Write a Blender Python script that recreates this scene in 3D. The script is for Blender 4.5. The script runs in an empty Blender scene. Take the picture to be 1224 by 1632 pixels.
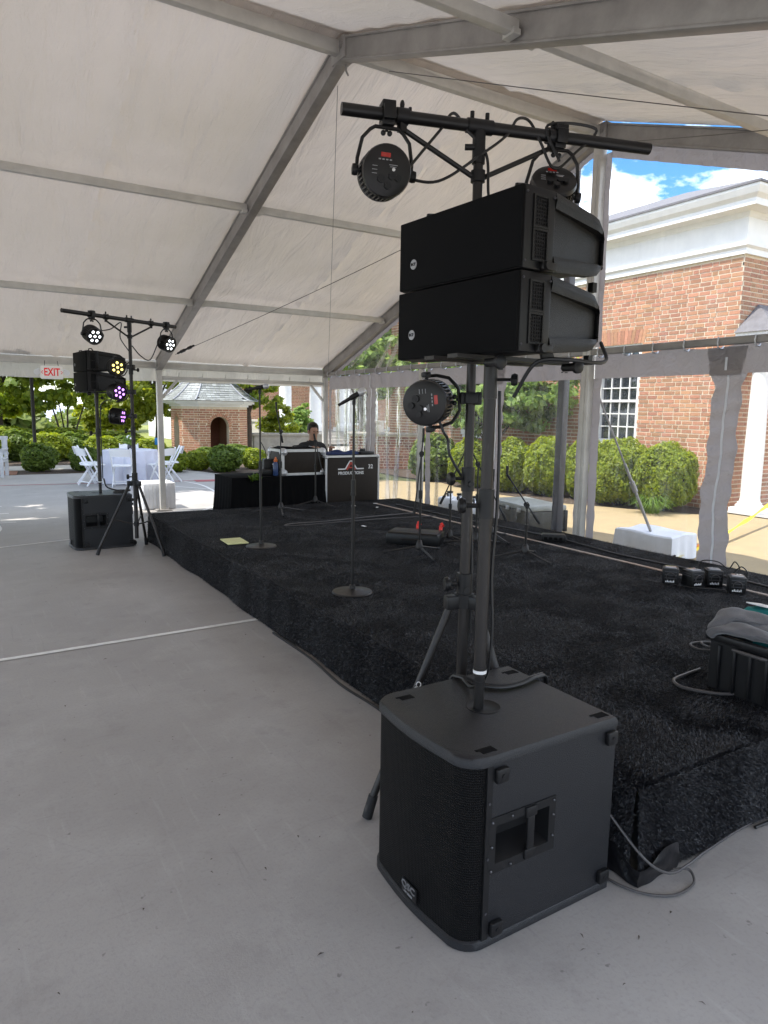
import bpy, bmesh, math, random
import numpy as np
from mathutils import Vector, Matrix

PI = math.pi
rnd = random.Random(11)
nrg = np.random.default_rng(11)
S = bpy.context.scene
COL = S.collection

# ------------------------------------------------------------------ camera, sky, sun, exposure
cam_d = bpy.data.cameras.new('camera')
cam = bpy.data.objects.new('camera', cam_d)
COL.objects.link(cam)
YAW, PIT, ROL = 0.5515, 0.1438, 0.0156
fw = Vector((math.sin(YAW)*math.cos(PIT), math.cos(YAW)*math.cos(PIT), -math.sin(PIT)))
r0 = Vector((math.cos(YAW), -math.sin(YAW), 0))
u0 = r0.cross(fw)
rr = math.cos(ROL)*r0 + math.sin(ROL)*u0
uu = -math.sin(ROL)*r0 + math.cos(ROL)*u0
CAM = Vector((0, 0, 1.6283))
cam.matrix_world = Matrix(((rr.x, uu.x, -fw.x, CAM.x), (rr.y, uu.y, -fw.y, CAM.y), (rr.z, uu.z, -fw.z, CAM.z), (0, 0, 0, 1)))
cam_d.sensor_fit = 'VERTICAL'
cam_d.sensor_height = 36
cam_d.lens = 36*1104.66/1632
cam_d.clip_start = 0.05
cam_d.clip_end = 1500
S.camera = cam

SUN_AZ, SUN_EL = math.radians(-78), math.radians(63)      # azimuth from +Y towards +X
sdir = Vector((math.sin(SUN_AZ)*math.cos(SUN_EL), math.cos(SUN_AZ)*math.cos(SUN_EL), math.sin(SUN_EL)))
W = bpy.data.worlds.new('World')
S.world = W
W.use_nodes = True
nt = W.node_tree
nt.nodes.clear()
wo = nt.nodes.new('ShaderNodeOutputWorld')
bg = nt.nodes.new('ShaderNodeBackground')
sky = nt.nodes.new('ShaderNodeTexSky')
sky.sky_type = 'NISHITA'
sky.sun_disc = False
sky.sun_elevation = SUN_EL
sky.sun_rotation = SUN_AZ
sky.air_density = 1.0
sky.dust_density = 0.2
sky.ozone_density = 3.0
bg.inputs['Strength'].default_value = 0.15
tc = nt.nodes.new('ShaderNodeTexCoord')
sep = nt.nodes.new('ShaderNodeSeparateXYZ')
nt.links.new(tc.outputs['Generated'], sep.inputs[0])
def wmath(op, a, b):
    n = nt.nodes.new('ShaderNodeMath'); n.operation = op
    for i, v in enumerate((a, b)):
        if isinstance(v, (int, float)): n.inputs[i].default_value = v
        else: nt.links.new(v, n.inputs[i])
    return n.outputs[0]
zz = wmath('ADD', wmath('MAXIMUM', sep.outputs[2], 0.0), 0.22)
cmb = nt.nodes.new('ShaderNodeCombineXYZ')
nt.links.new(wmath('DIVIDE', sep.outputs[0], zz), cmb.inputs[0])
nt.links.new(wmath('DIVIDE', sep.outputs[1], zz), cmb.inputs[1])
cmb.inputs[2].default_value = 3.7
cn = nt.nodes.new('ShaderNodeTexNoise')
cn.inputs['Scale'].default_value = 2.3
cn.inputs['Detail'].default_value = 9
cn.inputs['Roughness'].default_value = 0.56
nt.links.new(cmb.outputs[0], cn.inputs['Vector'])
cr = nt.nodes.new('ShaderNodeValToRGB')
cr.color_ramp.elements[0].position = 0.462
cr.color_ramp.elements[1].position = 0.545
nt.links.new(cn.outputs['Fac'], cr.inputs[0])
cm = nt.nodes.new('ShaderNodeMix'); cm.data_type = 'RGBA'
nt.links.new(cr.outputs[0], cm.inputs['Factor'])
sat = nt.nodes.new('ShaderNodeHueSaturation'); sat.inputs['Saturation'].default_value = 1.3
nt.links.new(sky.outputs[0], sat.inputs['Color'])
nt.links.new(sat.outputs[0], cm.inputs['A'])
cm.inputs['B'].default_value = (10.5, 11.0, 12.0, 1)
nt.links.new(cm.outputs['Result'], bg.inputs['Color'])
nt.links.new(bg.outputs[0], wo.inputs[0])

sun_d = bpy.data.lights.new('sun', 'SUN')
sun_d.energy = 3.9
sun_d.angle = math.radians(0.5)
sun_d.color = (1.0, 0.95, 0.87)
sun = bpy.data.objects.new('sun', sun_d)
COL.objects.link(sun)
sun.rotation_euler = sdir.to_track_quat('Z', 'Y').to_euler()
sun.location = (0, 0, 30)

S.view_settings.view_transform = 'Standard'
S.view_settings.look = 'None'
S.view_settings.exposure = 1.0
S.view_settings.gamma = 1
S.view_settings.use_curve_mapping = False
S.render.engine = 'CYCLES'
S.cycles.max_bounces = 10
S.cycles.diffuse_bounces = 5
S.cycles.transparent_max_bounces = 16
S.cycles.transmission_bounces = 8

# ------------------------------------------------------------------ materials
def mat(name, col, rough=0.6, metal=0.0, var=0.0, vscale=6.0, bump=0.0, bscale=60.0, spec=0.5, col2=None, detail=6.0, sheen=0.0, rand=0.0, bdist=0.01, coat=0.0):
    """principled material; colour wanders towards col2 (or a darker col) with noise; rand = random tint per piece"""
    m = bpy.data.materials.new(name)
    m.use_nodes = True
    t = m.node_tree
    b = t.nodes['Principled BSDF']
    b.inputs['Base Color'].default_value = (*col, 1)
    b.inputs['Roughness'].default_value = rough
    b.inputs['Metallic'].default_value = metal
    b.inputs['Specular IOR Level'].default_value = spec
    if coat: b.inputs['Coat Weight'].default_value = coat
    if sheen:
        b.inputs['Sheen Weight'].default_value = sheen
        b.inputs['Sheen Roughness'].default_value = 0.5
    tcx = t.nodes.new('ShaderNodeTexCoord')
    out = None
    if var > 0:
        n = t.nodes.new('ShaderNodeTexNoise')
        n.inputs['Scale'].default_value = vscale
        n.inputs['Detail'].default_value = detail
        n.inputs['Roughness'].default_value = 0.62
        t.links.new(tcx.outputs['Object'], n.inputs['Vector'])
        rmp = t.nodes.new('ShaderNodeValToRGB')
        c2 = col2 or tuple(c*(1-var) for c in col)
        rmp.color_ramp.elements[0].position = 0.32
        rmp.color_ramp.elements[1].position = 0.68
        rmp.color_ramp.elements[0].color = (*c2, 1)
        rmp.color_ramp.elements[1].color = (*col, 1)
        t.links.new(n.outputs['Fac'], rmp.inputs[0])
        out = rmp.outputs[0]
        # roughness wander
        mr = t.nodes.new('ShaderNodeMapRange')
        mr.inputs['To Min'].default_value = max(0.05, rough-0.08)
        mr.inputs['To Max'].default_value = min(1, rough+0.08)
        t.links.new(n.outputs['Fac'], mr.inputs[0])
        t.links.new(mr.outputs[0], b.inputs['Roughness'])
    if rand > 0:
        oi = t.nodes.new('ShaderNodeObjectInfo')
        ge = t.nodes.new('ShaderNodeNewGeometry')
        ad = t.nodes.new('ShaderNodeMath'); ad.operation = 'ADD'
        t.links.new(oi.outputs['Random'], ad.inputs[0]); t.links.new(ge.outputs['Random Per Island'], ad.inputs[1])
        fr = t.nodes.new('ShaderNodeMath'); fr.operation = 'FRACT'
        t.links.new(ad.outputs[0], fr.inputs[0])
        hs = t.nodes.new('ShaderNodeHueSaturation')
        mv = t.nodes.new('ShaderNodeMapRange')
        mv.inputs['To Min'].default_value = 1-rand; mv.inputs['To Max'].default_value = 1+rand
        t.links.new(fr.outputs[0], mv.inputs[0]); t.links.new(mv.outputs[0], hs.inputs['Value'])
        mh = t.nodes.new('ShaderNodeMapRange')
        mh.inputs['To Min'].default_value = 0.5-rand*0.05; mh.inputs['To Max'].default_value = 0.5+rand*0.05
        f2 = t.nodes.new('ShaderNodeMath'); f2.operation = 'MULTIPLY_ADD'
        f2.inputs[1].default_value = 7.31; f2.inputs[2].default_value = 0.2
        t.links.new(fr.outputs[0], f2.inputs[0])
        f3 = t.nodes.new('ShaderNodeMath'); f3.operation = 'FRACT'
        t.links.new(f2.outputs[0], f3.inputs[0])
        t.links.new(f3.outputs[0], mh.inputs[0]); t.links.new(mh.outputs[0], hs.inputs['Hue'])
        if out: t.links.new(out, hs.inputs['Color'])
        else: hs.inputs['Color'].default_value = (*col, 1)
        out = hs.outputs[0]
    if out: t.links.new(out, b.inputs['Base Color'])
    if bump > 0:
        n2 = t.nodes.new('ShaderNodeTexNoise')
        n2.inputs['Scale'].default_value = bscale
        n2.inputs['Detail'].default_value = 4
        t.links.new(tcx.outputs['Object'], n2.inputs['Vector'])
        bp = t.nodes.new('ShaderNodeBump')
        bp.inputs['Strength'].default_value = bump
        bp.inputs['Distance'].default_value = bdist
        t.links.new(n2.outputs['Fac'], bp.inputs['Height'])
        t.links.new(bp.outputs[0], b.inputs['Normal'])
    return m

def leafmat(name, col, col2, trans=0.35, rand=0.35):
    m = bpy.data.materials.new(name)
    m.use_nodes = True
    t = m.node_tree
    t.nodes.clear()
    o = t.nodes.new('ShaderNodeOutputMaterial')
    ge = t.nodes.new('ShaderNodeNewGeometry')
    rp = t.nodes.new('ShaderNodeValToRGB')
    rp.color_ramp.elements[0].color = (*col2, 1)
    rp.color_ramp.elements[1].color = (*col, 1)
    t.links.new(ge.outputs['Random Per Island'], rp.inputs[0])
    d = t.nodes.new('ShaderNodeBsdfPrincipled')
    d.inputs['Roughness'].default_value = 0.45
    d.inputs['Specular IOR Level'].default_value = 0.35
    tr = t.nodes.new('ShaderNodeBsdfTranslucent')
    hs = t.nodes.new('ShaderNodeHueSaturation')
    hs.inputs['Saturation'].default_value = 1.1; hs.inputs['Value'].default_value = 1.35
    hs.inputs['Hue'].default_value = 0.485
    t.links.new(rp.outputs[0], d.inputs['Base Color'])
    t.links.new(rp.outputs[0], hs.inputs['Color'])
    t.links.new(hs.outputs[0], tr.inputs['Color'])
    mx = t.nodes.new('ShaderNodeMixShader')
    mx.inputs[0].default_value = trans
    t.links.new(d.outputs[0], mx.inputs[1]); t.links.new(tr.outputs[0], mx.inputs[2])
    t.links.new(mx.outputs[0], o.inputs[0])
    return m

def fabric(name, col, trans, bump=0.4, wr=(1.3, 6.0)):
    """woven vinyl that lets light through; fine wrinkles as relief"""
    m = bpy.data.materials.new(name)
    m.use_nodes = True
    t = m.node_tree
    t.nodes.clear()
    o = t.nodes.new('ShaderNodeOutputMaterial')
    tcx = t.nodes.new('ShaderNodeTexCoord')
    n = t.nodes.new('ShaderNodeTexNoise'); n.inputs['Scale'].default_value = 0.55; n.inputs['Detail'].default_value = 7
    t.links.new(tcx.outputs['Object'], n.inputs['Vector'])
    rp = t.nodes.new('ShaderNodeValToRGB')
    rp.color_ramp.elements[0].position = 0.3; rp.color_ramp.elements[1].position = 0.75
    rp.color_ramp.elements[0].color = (col[0]*.82, col[1]*.82, col[2]*.77, 1)  # broad colour blotches stand in for dappled tree shade on the roof
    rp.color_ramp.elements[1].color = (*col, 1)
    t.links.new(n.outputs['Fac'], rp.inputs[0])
    mp = t.nodes.new('ShaderNodeMapping')
    mp.inputs['Scale'].default_value = (wr[1], wr[0], wr[0])
    mp.inputs['Rotation'].default_value = (0, 0, 0.35)
    t.links.new(tcx.outputs['Object'], mp.inputs['Vector'])
    n2 = t.nodes.new('ShaderNodeTexNoise'); n2.inputs['Scale'].default_value = 1.0; n2.inputs['Detail'].default_value = 6; n2.inputs['Roughness'].default_value = 0.6
    n2.inputs['Distortion'].default_value = 0.6
    t.links.new(mp.outputs[0], n2.inputs['Vector'])
    bp = t.nodes.new('ShaderNodeBump'); bp.inputs['Strength'].default_value = bump; bp.inputs['Distance'].default_value = 0.05
    t.links.new(n2.outputs['Fac'], bp.inputs['Height'])
    d = t.nodes.new('ShaderNodeBsdfPrincipled')
    d.inputs['Roughness'].default_value = 0.5
    d.inputs['Specular IOR Level'].default_value = 0.4
    tr = t.nodes.new('ShaderNodeBsdfTranslucent')
    for s in (d.inputs['Base Color'], tr.inputs['Color']): t.links.new(rp.outputs[0], s)
    t.links.new(bp.outputs[0], d.inputs['Normal'])
    t.links.new(bp.outputs[0], tr.inputs['Normal'])
    mx = t.nodes.new('ShaderNodeMixShader'); mx.inputs[0].default_value = trans
    t.links.new(d.outputs[0], mx.inputs[1]); t.links.new(tr.outputs[0], mx.inputs[2])
    t.links.new(mx.outputs[0], o.inputs[0])
    return m

def vinyl(name, haze=0.06, gloss=0.06):
    m = bpy.data.materials.new(name)
    m.use_nodes = True
    t = m.node_tree
    t.nodes.clear()
    o = t.nodes.new('ShaderNodeOutputMaterial')
    tcx = t.nodes.new('ShaderNodeTexCoord')
    mp = t.nodes.new('ShaderNodeMapping'); mp.inputs['Scale'].default_value = (3, 7, 0.9)
    t.links.new(tcx.outputs['Object'], mp.inputs['Vector'])
    n = t.nodes.new('ShaderNodeTexNoise'); n.inputs['Scale'].default_value = 1.2; n.inputs['Detail'].default_value = 4; n.inputs['Distortion'].default_value = 1.0
    t.links.new(mp.outputs[0], n.inputs['Vector'])
    bp = t.nodes.new('ShaderNodeBump'); bp.inputs['Strength'].default_value = 0.7; bp.inputs['Distance'].default_value = 0.05
    t.links.new(n.outputs['Fac'], bp.inputs['Height'])
    tp = t.nodes.new('ShaderNodeBsdfTransparent'); tp.inputs[0].default_value = (0.95, 0.95, 0.95, 1)
    tl = t.nodes.new('ShaderNodeBsdfTranslucent'); tl.inputs[0].default_value = (0.9, 0.9, 0.92, 1)
    gl = t.nodes.new('ShaderNodeBsdfGlossy'); gl.inputs['Roughness'].default_value = 0.08
    t.links.new(bp.outputs[0], gl.inputs['Normal'])
    # smudges and creases scatter a little more light
    rp = t.nodes.new('ShaderNodeValToRGB')
    rp.color_ramp.elements[0].position = 0.52; rp.color_ramp.elements[0].color = (haze*0.6,)*3 + (1,)
    rp.color_ramp.elements[1].position = 0.72; rp.color_ramp.elements[1].color = (haze*2.6,)*3 + (1,)
    t.links.new(n.outputs['Fac'], rp.inputs[0])
    m1 = t.nodes.new('ShaderNodeMixShader')
    t.links.new(rp.outputs[0], m1.inputs[0]); t.links.new(tp.outputs[0], m1.inputs[1]); t.links.new(tl.outputs[0], m1.inputs[2])
    lw = t.nodes.new('ShaderNodeLayerWeight'); lw.inputs[0].default_value = 0.12
    mu = t.nodes.new('ShaderNodeMath'); mu.operation = 'MULTIPLY_ADD'; mu.inputs[1].default_value = 0.55; mu.inputs[2].default_value = gloss*0.5
    t.links.new(lw.outputs['Fresnel'], mu.inputs[0])
    m2 = t.nodes.new('ShaderNodeMixShader')
    t.links.new(mu.outputs[0], m2.inputs[0]); t.links.new(m1.outputs[0], m2.inputs[1]); t.links.new(gl.outputs[0], m2.inputs[2])
    t.links.new(m2.outputs[0], o.inputs[0])
    return m

def emit(name, col, s):
    m = bpy.data.materials.new(name)
    m.use_nodes = True
    b = m.node_tree.nodes['Principled BSDF']
    b.inputs['Base Color'].default_value = (*[min(c, .8) for c in col], 1)
    b.inputs['Emission Color'].default_value = (*col, 1)
    b.inputs['Emission Strength'].default_value = s
    b.inputs['Roughness'].default_value = 0.2
    return m

def grillemat(name, k, base=0.012, light=0.05):
    """perforated steel: rows of round holes, k holes per metre"""
    m = bpy.data.materials.new(name)
    m.use_nodes = True
    t = m.node_tree
    b = t.nodes['Principled BSDF']
    b.inputs['Roughness'].default_value = 0.5
    b.inputs['Specular IOR Level'].default_value = 0.12
    tcx = t.nodes.new('ShaderNodeTexCoord')
    sp = t.nodes.new('ShaderNodeSeparateXYZ')
    t.links.new(tcx.outputs['Object'], sp.inputs[0])
    def mth(op, a, b_=0.0):
        n = t.nodes.new('ShaderNodeMath'); n.operation = op
        for i, v in enumerate((a, b_)):
            if isinstance(v, (int, float)): n.inputs[i].default_value = v
            else: t.links.new(v, n.inputs[i])
        return n.outputs[0]
    h = mth('SUBTRACT', sp.outputs[0], sp.outputs[1])
    sx = mth('SINE', mth('MULTIPLY', h, k*2*PI))
    sz = mth('SINE', mth('MULTIPLY', sp.outputs[2], k*2*PI))
    a1 = mth('SUBTRACT', mth('MULTIPLY', sx, sx), 0.0)
    a2 = mth('MULTIPLY', sz, sz)
    pr = mth('MULTIPLY', a1, a2)
    rp = t.nodes.new('ShaderNodeValToRGB')
    rp.color_ramp.elements[0].position = 0.18; rp.color_ramp.elements[0].color = (light, light, light*1.08, 1)
    rp.color_ramp.elements[1].position = 0.42; rp.color_ramp.elements[1].color = (base*0.35,)*3 + (1,)
    t.links.new(pr, rp.inputs[0])
    t.links.new(rp.outputs[0], b.inputs['Base Color'])
    bp = t.nodes.new('ShaderNodeBump'); bp.invert = True
    bp.inputs['Strength'].default_value = 0.8; bp.inputs['Distance'].default_value = 0.004
    t.links.new(pr, bp.inputs['Height'])
    t.links.new(bp.outputs[0], b.inputs['Normal'])
    return m

M = {}
M['black_paint'] = mat('textured_black_paint', (0.0045, 0.0044, 0.0046), 0.42, var=0.25, vscale=9, bump=0.6, bscale=420, bdist=0.003, spec=0.35)
M['sub_paint'] = mat('speckled_black_paint', (0.0095, 0.0103, 0.0135), 0.36, var=0.3, vscale=60, bump=0.7, bscale=420, bdist=0.003, spec=0.5)
def scuff(m, col, lo=.66, hi=.74, fac=.5, stretch=(1.5, 9, 30)):
    t = m.node_tree; b = t.nodes['Principled BSDF']
    inp = b.inputs['Base Color']
    tcx = t.nodes.new('ShaderNodeTexCoord')
    mp = t.nodes.new('ShaderNodeMapping'); mp.inputs['Scale'].default_value = stretch; mp.inputs['Rotation'].default_value = (.5, .8, .3)
    t.links.new(tcx.outputs['Object'], mp.inputs[0])
    n = t.nodes.new('ShaderNodeTexNoise'); n.inputs['Scale'].default_value = 3.0; n.inputs['Detail'].default_value = 7; n.inputs['Roughness'].default_value = .7
    t.links.new(mp.outputs[0], n.inputs['Vector'])
    g = t.nodes.new('ShaderNodeMapRange'); g.inputs['From Min'].default_value = lo; g.inputs['From Max'].default_value = hi; g.inputs['To Max'].default_value = fac
    t.links.new(n.outputs['Fac'], g.inputs[0])
    x = t.nodes.new('ShaderNodeMix'); x.data_type = 'RGBA'; x.inputs['B'].default_value = (*col, 1)
    if inp.links: t.links.new(inp.links[0].from_socket, x.inputs['A'])
    else: x.inputs['A'].default_value = inp.default_value
    t.links.new(g.outputs[0], x.inputs['Factor']); t.links.new(x.outputs['Result'], inp)
scuff(M['black_paint'], (0.055, 0.056, 0.06), .62, .74, .45)
scuff(M['sub_paint'], (0.07, 0.07, 0.075), .62, .74, .4)
M['black_plastic'] = mat('black_plastic', (0.009, 0.009, 0.010), 0.42, spec=0.35, var=0.3, vscale=12)
M['black_rubber'] = mat('black_rubber', (0.014, 0.014, 0.015), 0.75)
M['black_metal'] = mat('black_powder_coat', (0.011, 0.010, 0.010), 0.36, spec=0.4, var=0.25, vscale=14)
M['stand_metal'] = mat('charcoal_coated_steel', (0.030, 0.027, 0.026), 0.38, metal=0.3, spec=0.4, var=0.2, vscale=10)
M['black_matte'] = mat('black_matte', (0.0035, 0.0035, 0.004), 0.8, spec=0.12)
M['cable'] = mat('black_cable', (0.010, 0.010, 0.011), 0.45)
M['brace_wire'] = mat('galvanised_wire', (0.12, 0.11, 0.10), 0.5)
M['grey_cable'] = mat('grey_cable', (0.065, 0.06, 0.06), 0.45)
M['grille'] = grillemat('perforated_grille', 62, base=0.002, light=0.006)
M['grille_dense'] = grillemat('honeycomb_grille', 50, base=0.002, light=0.014)
scuff(M['stand_metal'], (0.10, 0.095, 0.09), .62, .72, .5, (9, 9, 2))
M['chrome'] = mat('bright_steel', (0.62, 0.62, 0.64), 0.25, metal=1.0)
M['screw_steel'] = mat('dull_screw', (0.12, 0.12, 0.13), 0.35, metal=0.8)
M['silver'] = mat('brushed_silver', (0.58, 0.59, 0.61), 0.32, metal=0.55, var=0.12, vscale=30)
M['alu'] = mat('weathered_aluminium', (0.37, 0.35, 0.33), 0.5, metal=0.3, var=0.3, vscale=5, bump=0.1, bscale=40)
M['alu_light'] = mat('pale_aluminium', (0.62, 0.60, 0.56), 0.5, metal=0.15, var=0.2, vscale=5)
M['white_print'] = mat('white_print', (0.78, 0.78, 0.78), 0.5)
M['grey_print'] = mat('grey_print', (0.32, 0.32, 0.33), 0.5)
M['dim_print'] = mat('dim_print', (0.16, 0.16, 0.165), 0.5)
M['red_print'] = mat('red_print', (0.45, 0.05, 0.03), 0.5)
M['red_plastic'] = mat('red_plastic', (0.75, 0.03, 0.02), 0.4)
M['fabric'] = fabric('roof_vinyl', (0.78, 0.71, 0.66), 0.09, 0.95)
M['wall_fabric'] = fabric('wall_vinyl', (0.40, 0.37, 0.385), 0.33, 0.6, (6, 30))
M['valance'] = fabric('valance_vinyl', (0.80, 0.76, 0.70), 0.34, 0.4, (6, 25))
M['clear'] = vinyl('clear_vinyl', 0.03, 0.04)
M['clear_blurry'] = vinyl('clear_vinyl_creased', 0.09, 0.08)
M['white_paint'] = mat('white_paint', (0.78, 0.77, 0.74), 0.5, var=0.10, vscale=4, bump=0.05, bscale=30)
M['white_plastic'] = mat('white_resin', (0.80, 0.81, 0.83), 0.4)
M['white_cloth'] = mat('white_cloth', (0.76, 0.77, 0.80), 0.85, var=0.08, vscale=8, bump=0.15, bscale=25, bdist=0.02)
M['blue_white_cloth'] = mat('pale_tablecloth', (0.66, 0.67, 0.77), 0.85, var=0.10, vscale=7)
M['line_white'] = mat('white_line_paint', (0.80, 0.80, 0.77), 0.7, var=0.18, vscale=22)
M['line_red'] = mat('red_line_paint', (0.42, 0.09, 0.10), 0.7, var=0.25, vscale=14)
M['wood_edge'] = mat('bare_wood_edge', (0.44, 0.30, 0.22), 0.7, var=0.5, vscale=2.2, col2=(0.30, 0.29, 0.27))
M['brick'] = mat('red_brick', (0.46, 0.225, 0.13), 0.85, var=0.3, vscale=24, bump=0.3, bscale=70, rand=0.21)
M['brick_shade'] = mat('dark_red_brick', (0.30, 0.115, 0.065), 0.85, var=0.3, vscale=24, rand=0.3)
M['mortar'] = mat('mortar', (0.70, 0.60, 0.45), 0.9, var=0.2, vscale=12)
M['slate'] = mat('slate', (0.28, 0.295, 0.29), 0.6, var=0.25, vscale=7, rand=0.28)
M['roof_dark'] = mat('dark_slate', (0.16, 0.155, 0.165), 0.7, var=0.3, vscale=8)
M['grey_roof'] = mat('grey_shingle', (0.38, 0.39, 0.43), 0.75, var=0.2, vscale=5)
M['stone'] = mat('pale_stone', (0.48, 0.44, 0.38), 0.85, var=0.3, vscale=6)
M['glass_dark'] = mat('window_glass', (0.018, 0.022, 0.03), 0.06, spec=0.8)
M['bark'] = mat('bark', (0.085, 0.065, 0.05), 0.9, var=0.4, vscale=10, bump=0.5, bscale=24)
M['leaf_a'] = leafmat('maple_leaf', (0.34, 0.40, 0.06), (0.14, 0.22, 0.034), 0.6)
M['leaf_b'] = leafmat('lime_leaf', (0.34, 0.38, 0.05), (0.15, 0.21, 0.03), 0.55)
M['leaf_c'] = leafmat('dogwood_leaf', (0.30, 0.41, 0.12), (0.13, 0.23, 0.055), 0.56)
M['leaf_d'] = leafmat('boxwood_leaf', (0.33, 0.39, 0.042), (0.15, 0.22, 0.027), 0.55)
M['leaf_e'] = leafmat('dark_boxwood_leaf', (0.20, 0.28, 0.05), (0.075, 0.13, 0.025), 0.5)
M['leaf_f'] = leafmat('far_leaf', (0.27, 0.31, 0.09), (0.12, 0.18, 0.05), 0.5)
M['leaf_g'] = leafmat('lily_leaf', (0.13, 0.22, 0.03), (0.07, 0.14, 0.02), 0.4)
M['twig_core'] = mat('shrub_twigs_and_core', (0.030, 0.027, 0.014), 0.95)
M['skin'] = mat('skin', (0.36, 0.20, 0.135), 0.5)
M['hair'] = mat('dark_hair', (0.014, 0.010, 0.008), 0.6)
M['tee'] = mat('black_tshirt', (0.014, 0.014, 0.016), 0.85)
M['case_panel'] = mat('flight_case_laminate', (0.026, 0.020, 0.0155), 0.5, spec=0.2, var=0.2, vscale=30)
M['drape'] = mat('black_drape', (0.004, 0.004, 0.0045), 0.95, spec=0.1)
M['navy_cloth'] = mat('navy_cloth', (0.015, 0.030, 0.10), 0.9)
M['towel'] = mat('grey_towel', (0.12, 0.115, 0.12), 0.95, var=0.2, vscale=40, bump=0.5, bscale=220, sheen=0.3, bdist=0.004)
M['teal'] = mat('teal_fabric', (0.015, 0.20, 0.19), 0.8)
M['paper'] = mat('yellow_paper', (0.66, 0.66, 0.33), 0.8)
M['paper_rule'] = mat('ruled_ink', (0.30, 0.34, 0.22), 0.8)
M['plastic_wrap'] = mat('shiny_black_tape', (0.008, 0.008, 0.010), 0.3, spec=0.4, bump=0.3, bscale=12, bdist=0.015)
M['olive_case'] = mat('worn_olive_case', (0.06, 0.055, 0.04), 0.6, var=0.4, vscale=9)
M['pale_top'] = mat('dusty_lid', (0.32, 0.33, 0.30), 0.5, var=0.25, vscale=9)
M['blue_sign'] = mat('blue_plastic', (0.02, 0.22, 0.55), 0.5)
M['dark_steel'] = mat('dark_steel_post', (0.05, 0.048, 0.055), 0.5)
M['strap_yellow'] = mat('yellow_strap', (0.75, 0.56, 0.03), 0.7)
M['strap_orange'] = mat('orange_strap', (0.62, 0.20, 0.03), 0.7)
M['bottle_blue'] = mat('blue_bottle', (0.03, 0.06, 0.16), 0.3)
M['orange_cap'] = mat('orange_cap', (0.65, 0.16, 0.03), 0.4)
M['car_paint'] = mat('silver_car_paint', (0.42, 0.45, 0.52), 0.25, metal=0.4, coat=0.5)
M['sign_white'] = emit('exit_sign_face', (0.85, 0.80, 0.76), 0.06)
M['sign_red'] = emit('exit_sign_letters', (0.55, 0.015, 0.02), 0.25)
M['led_white'] = emit('led_white', (0.86, 0.93, 1.0), 2.2)
M['led_yellow'] = emit('led_yellow', (1.0, 0.80, 0.20), 1.6)
M['led_purple'] = emit('led_purple', (0.55, 0.22, 1.0), 2.0)
M['led_off'] = mat('led_lens', (0.30, 0.30, 0.32), 0.1)
M['seg_red'] = emit('red_display', (0.30, 0.02, 0.015), 0.10)
M['bench_grey'] = mat('weathered_white_wood', (0.55, 0.56, 0.58), 0.7, var=0.2, vscale=9)

# ------------------------------------------------------------------ mesh helpers
RES = {}       # name of an Empty -> world matrix
def rootof(o):
    while o.parent is not None: o = o.parent
    return o

def basis(d):
    d = Vector(d).normalized()
    a = Vector((0, 0, 1)) if abs(d.z) < 0.9 else Vector((1, 0, 0))
    u = d.cross(a).normalized()
    return u, d.cross(u).normalized()

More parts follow.
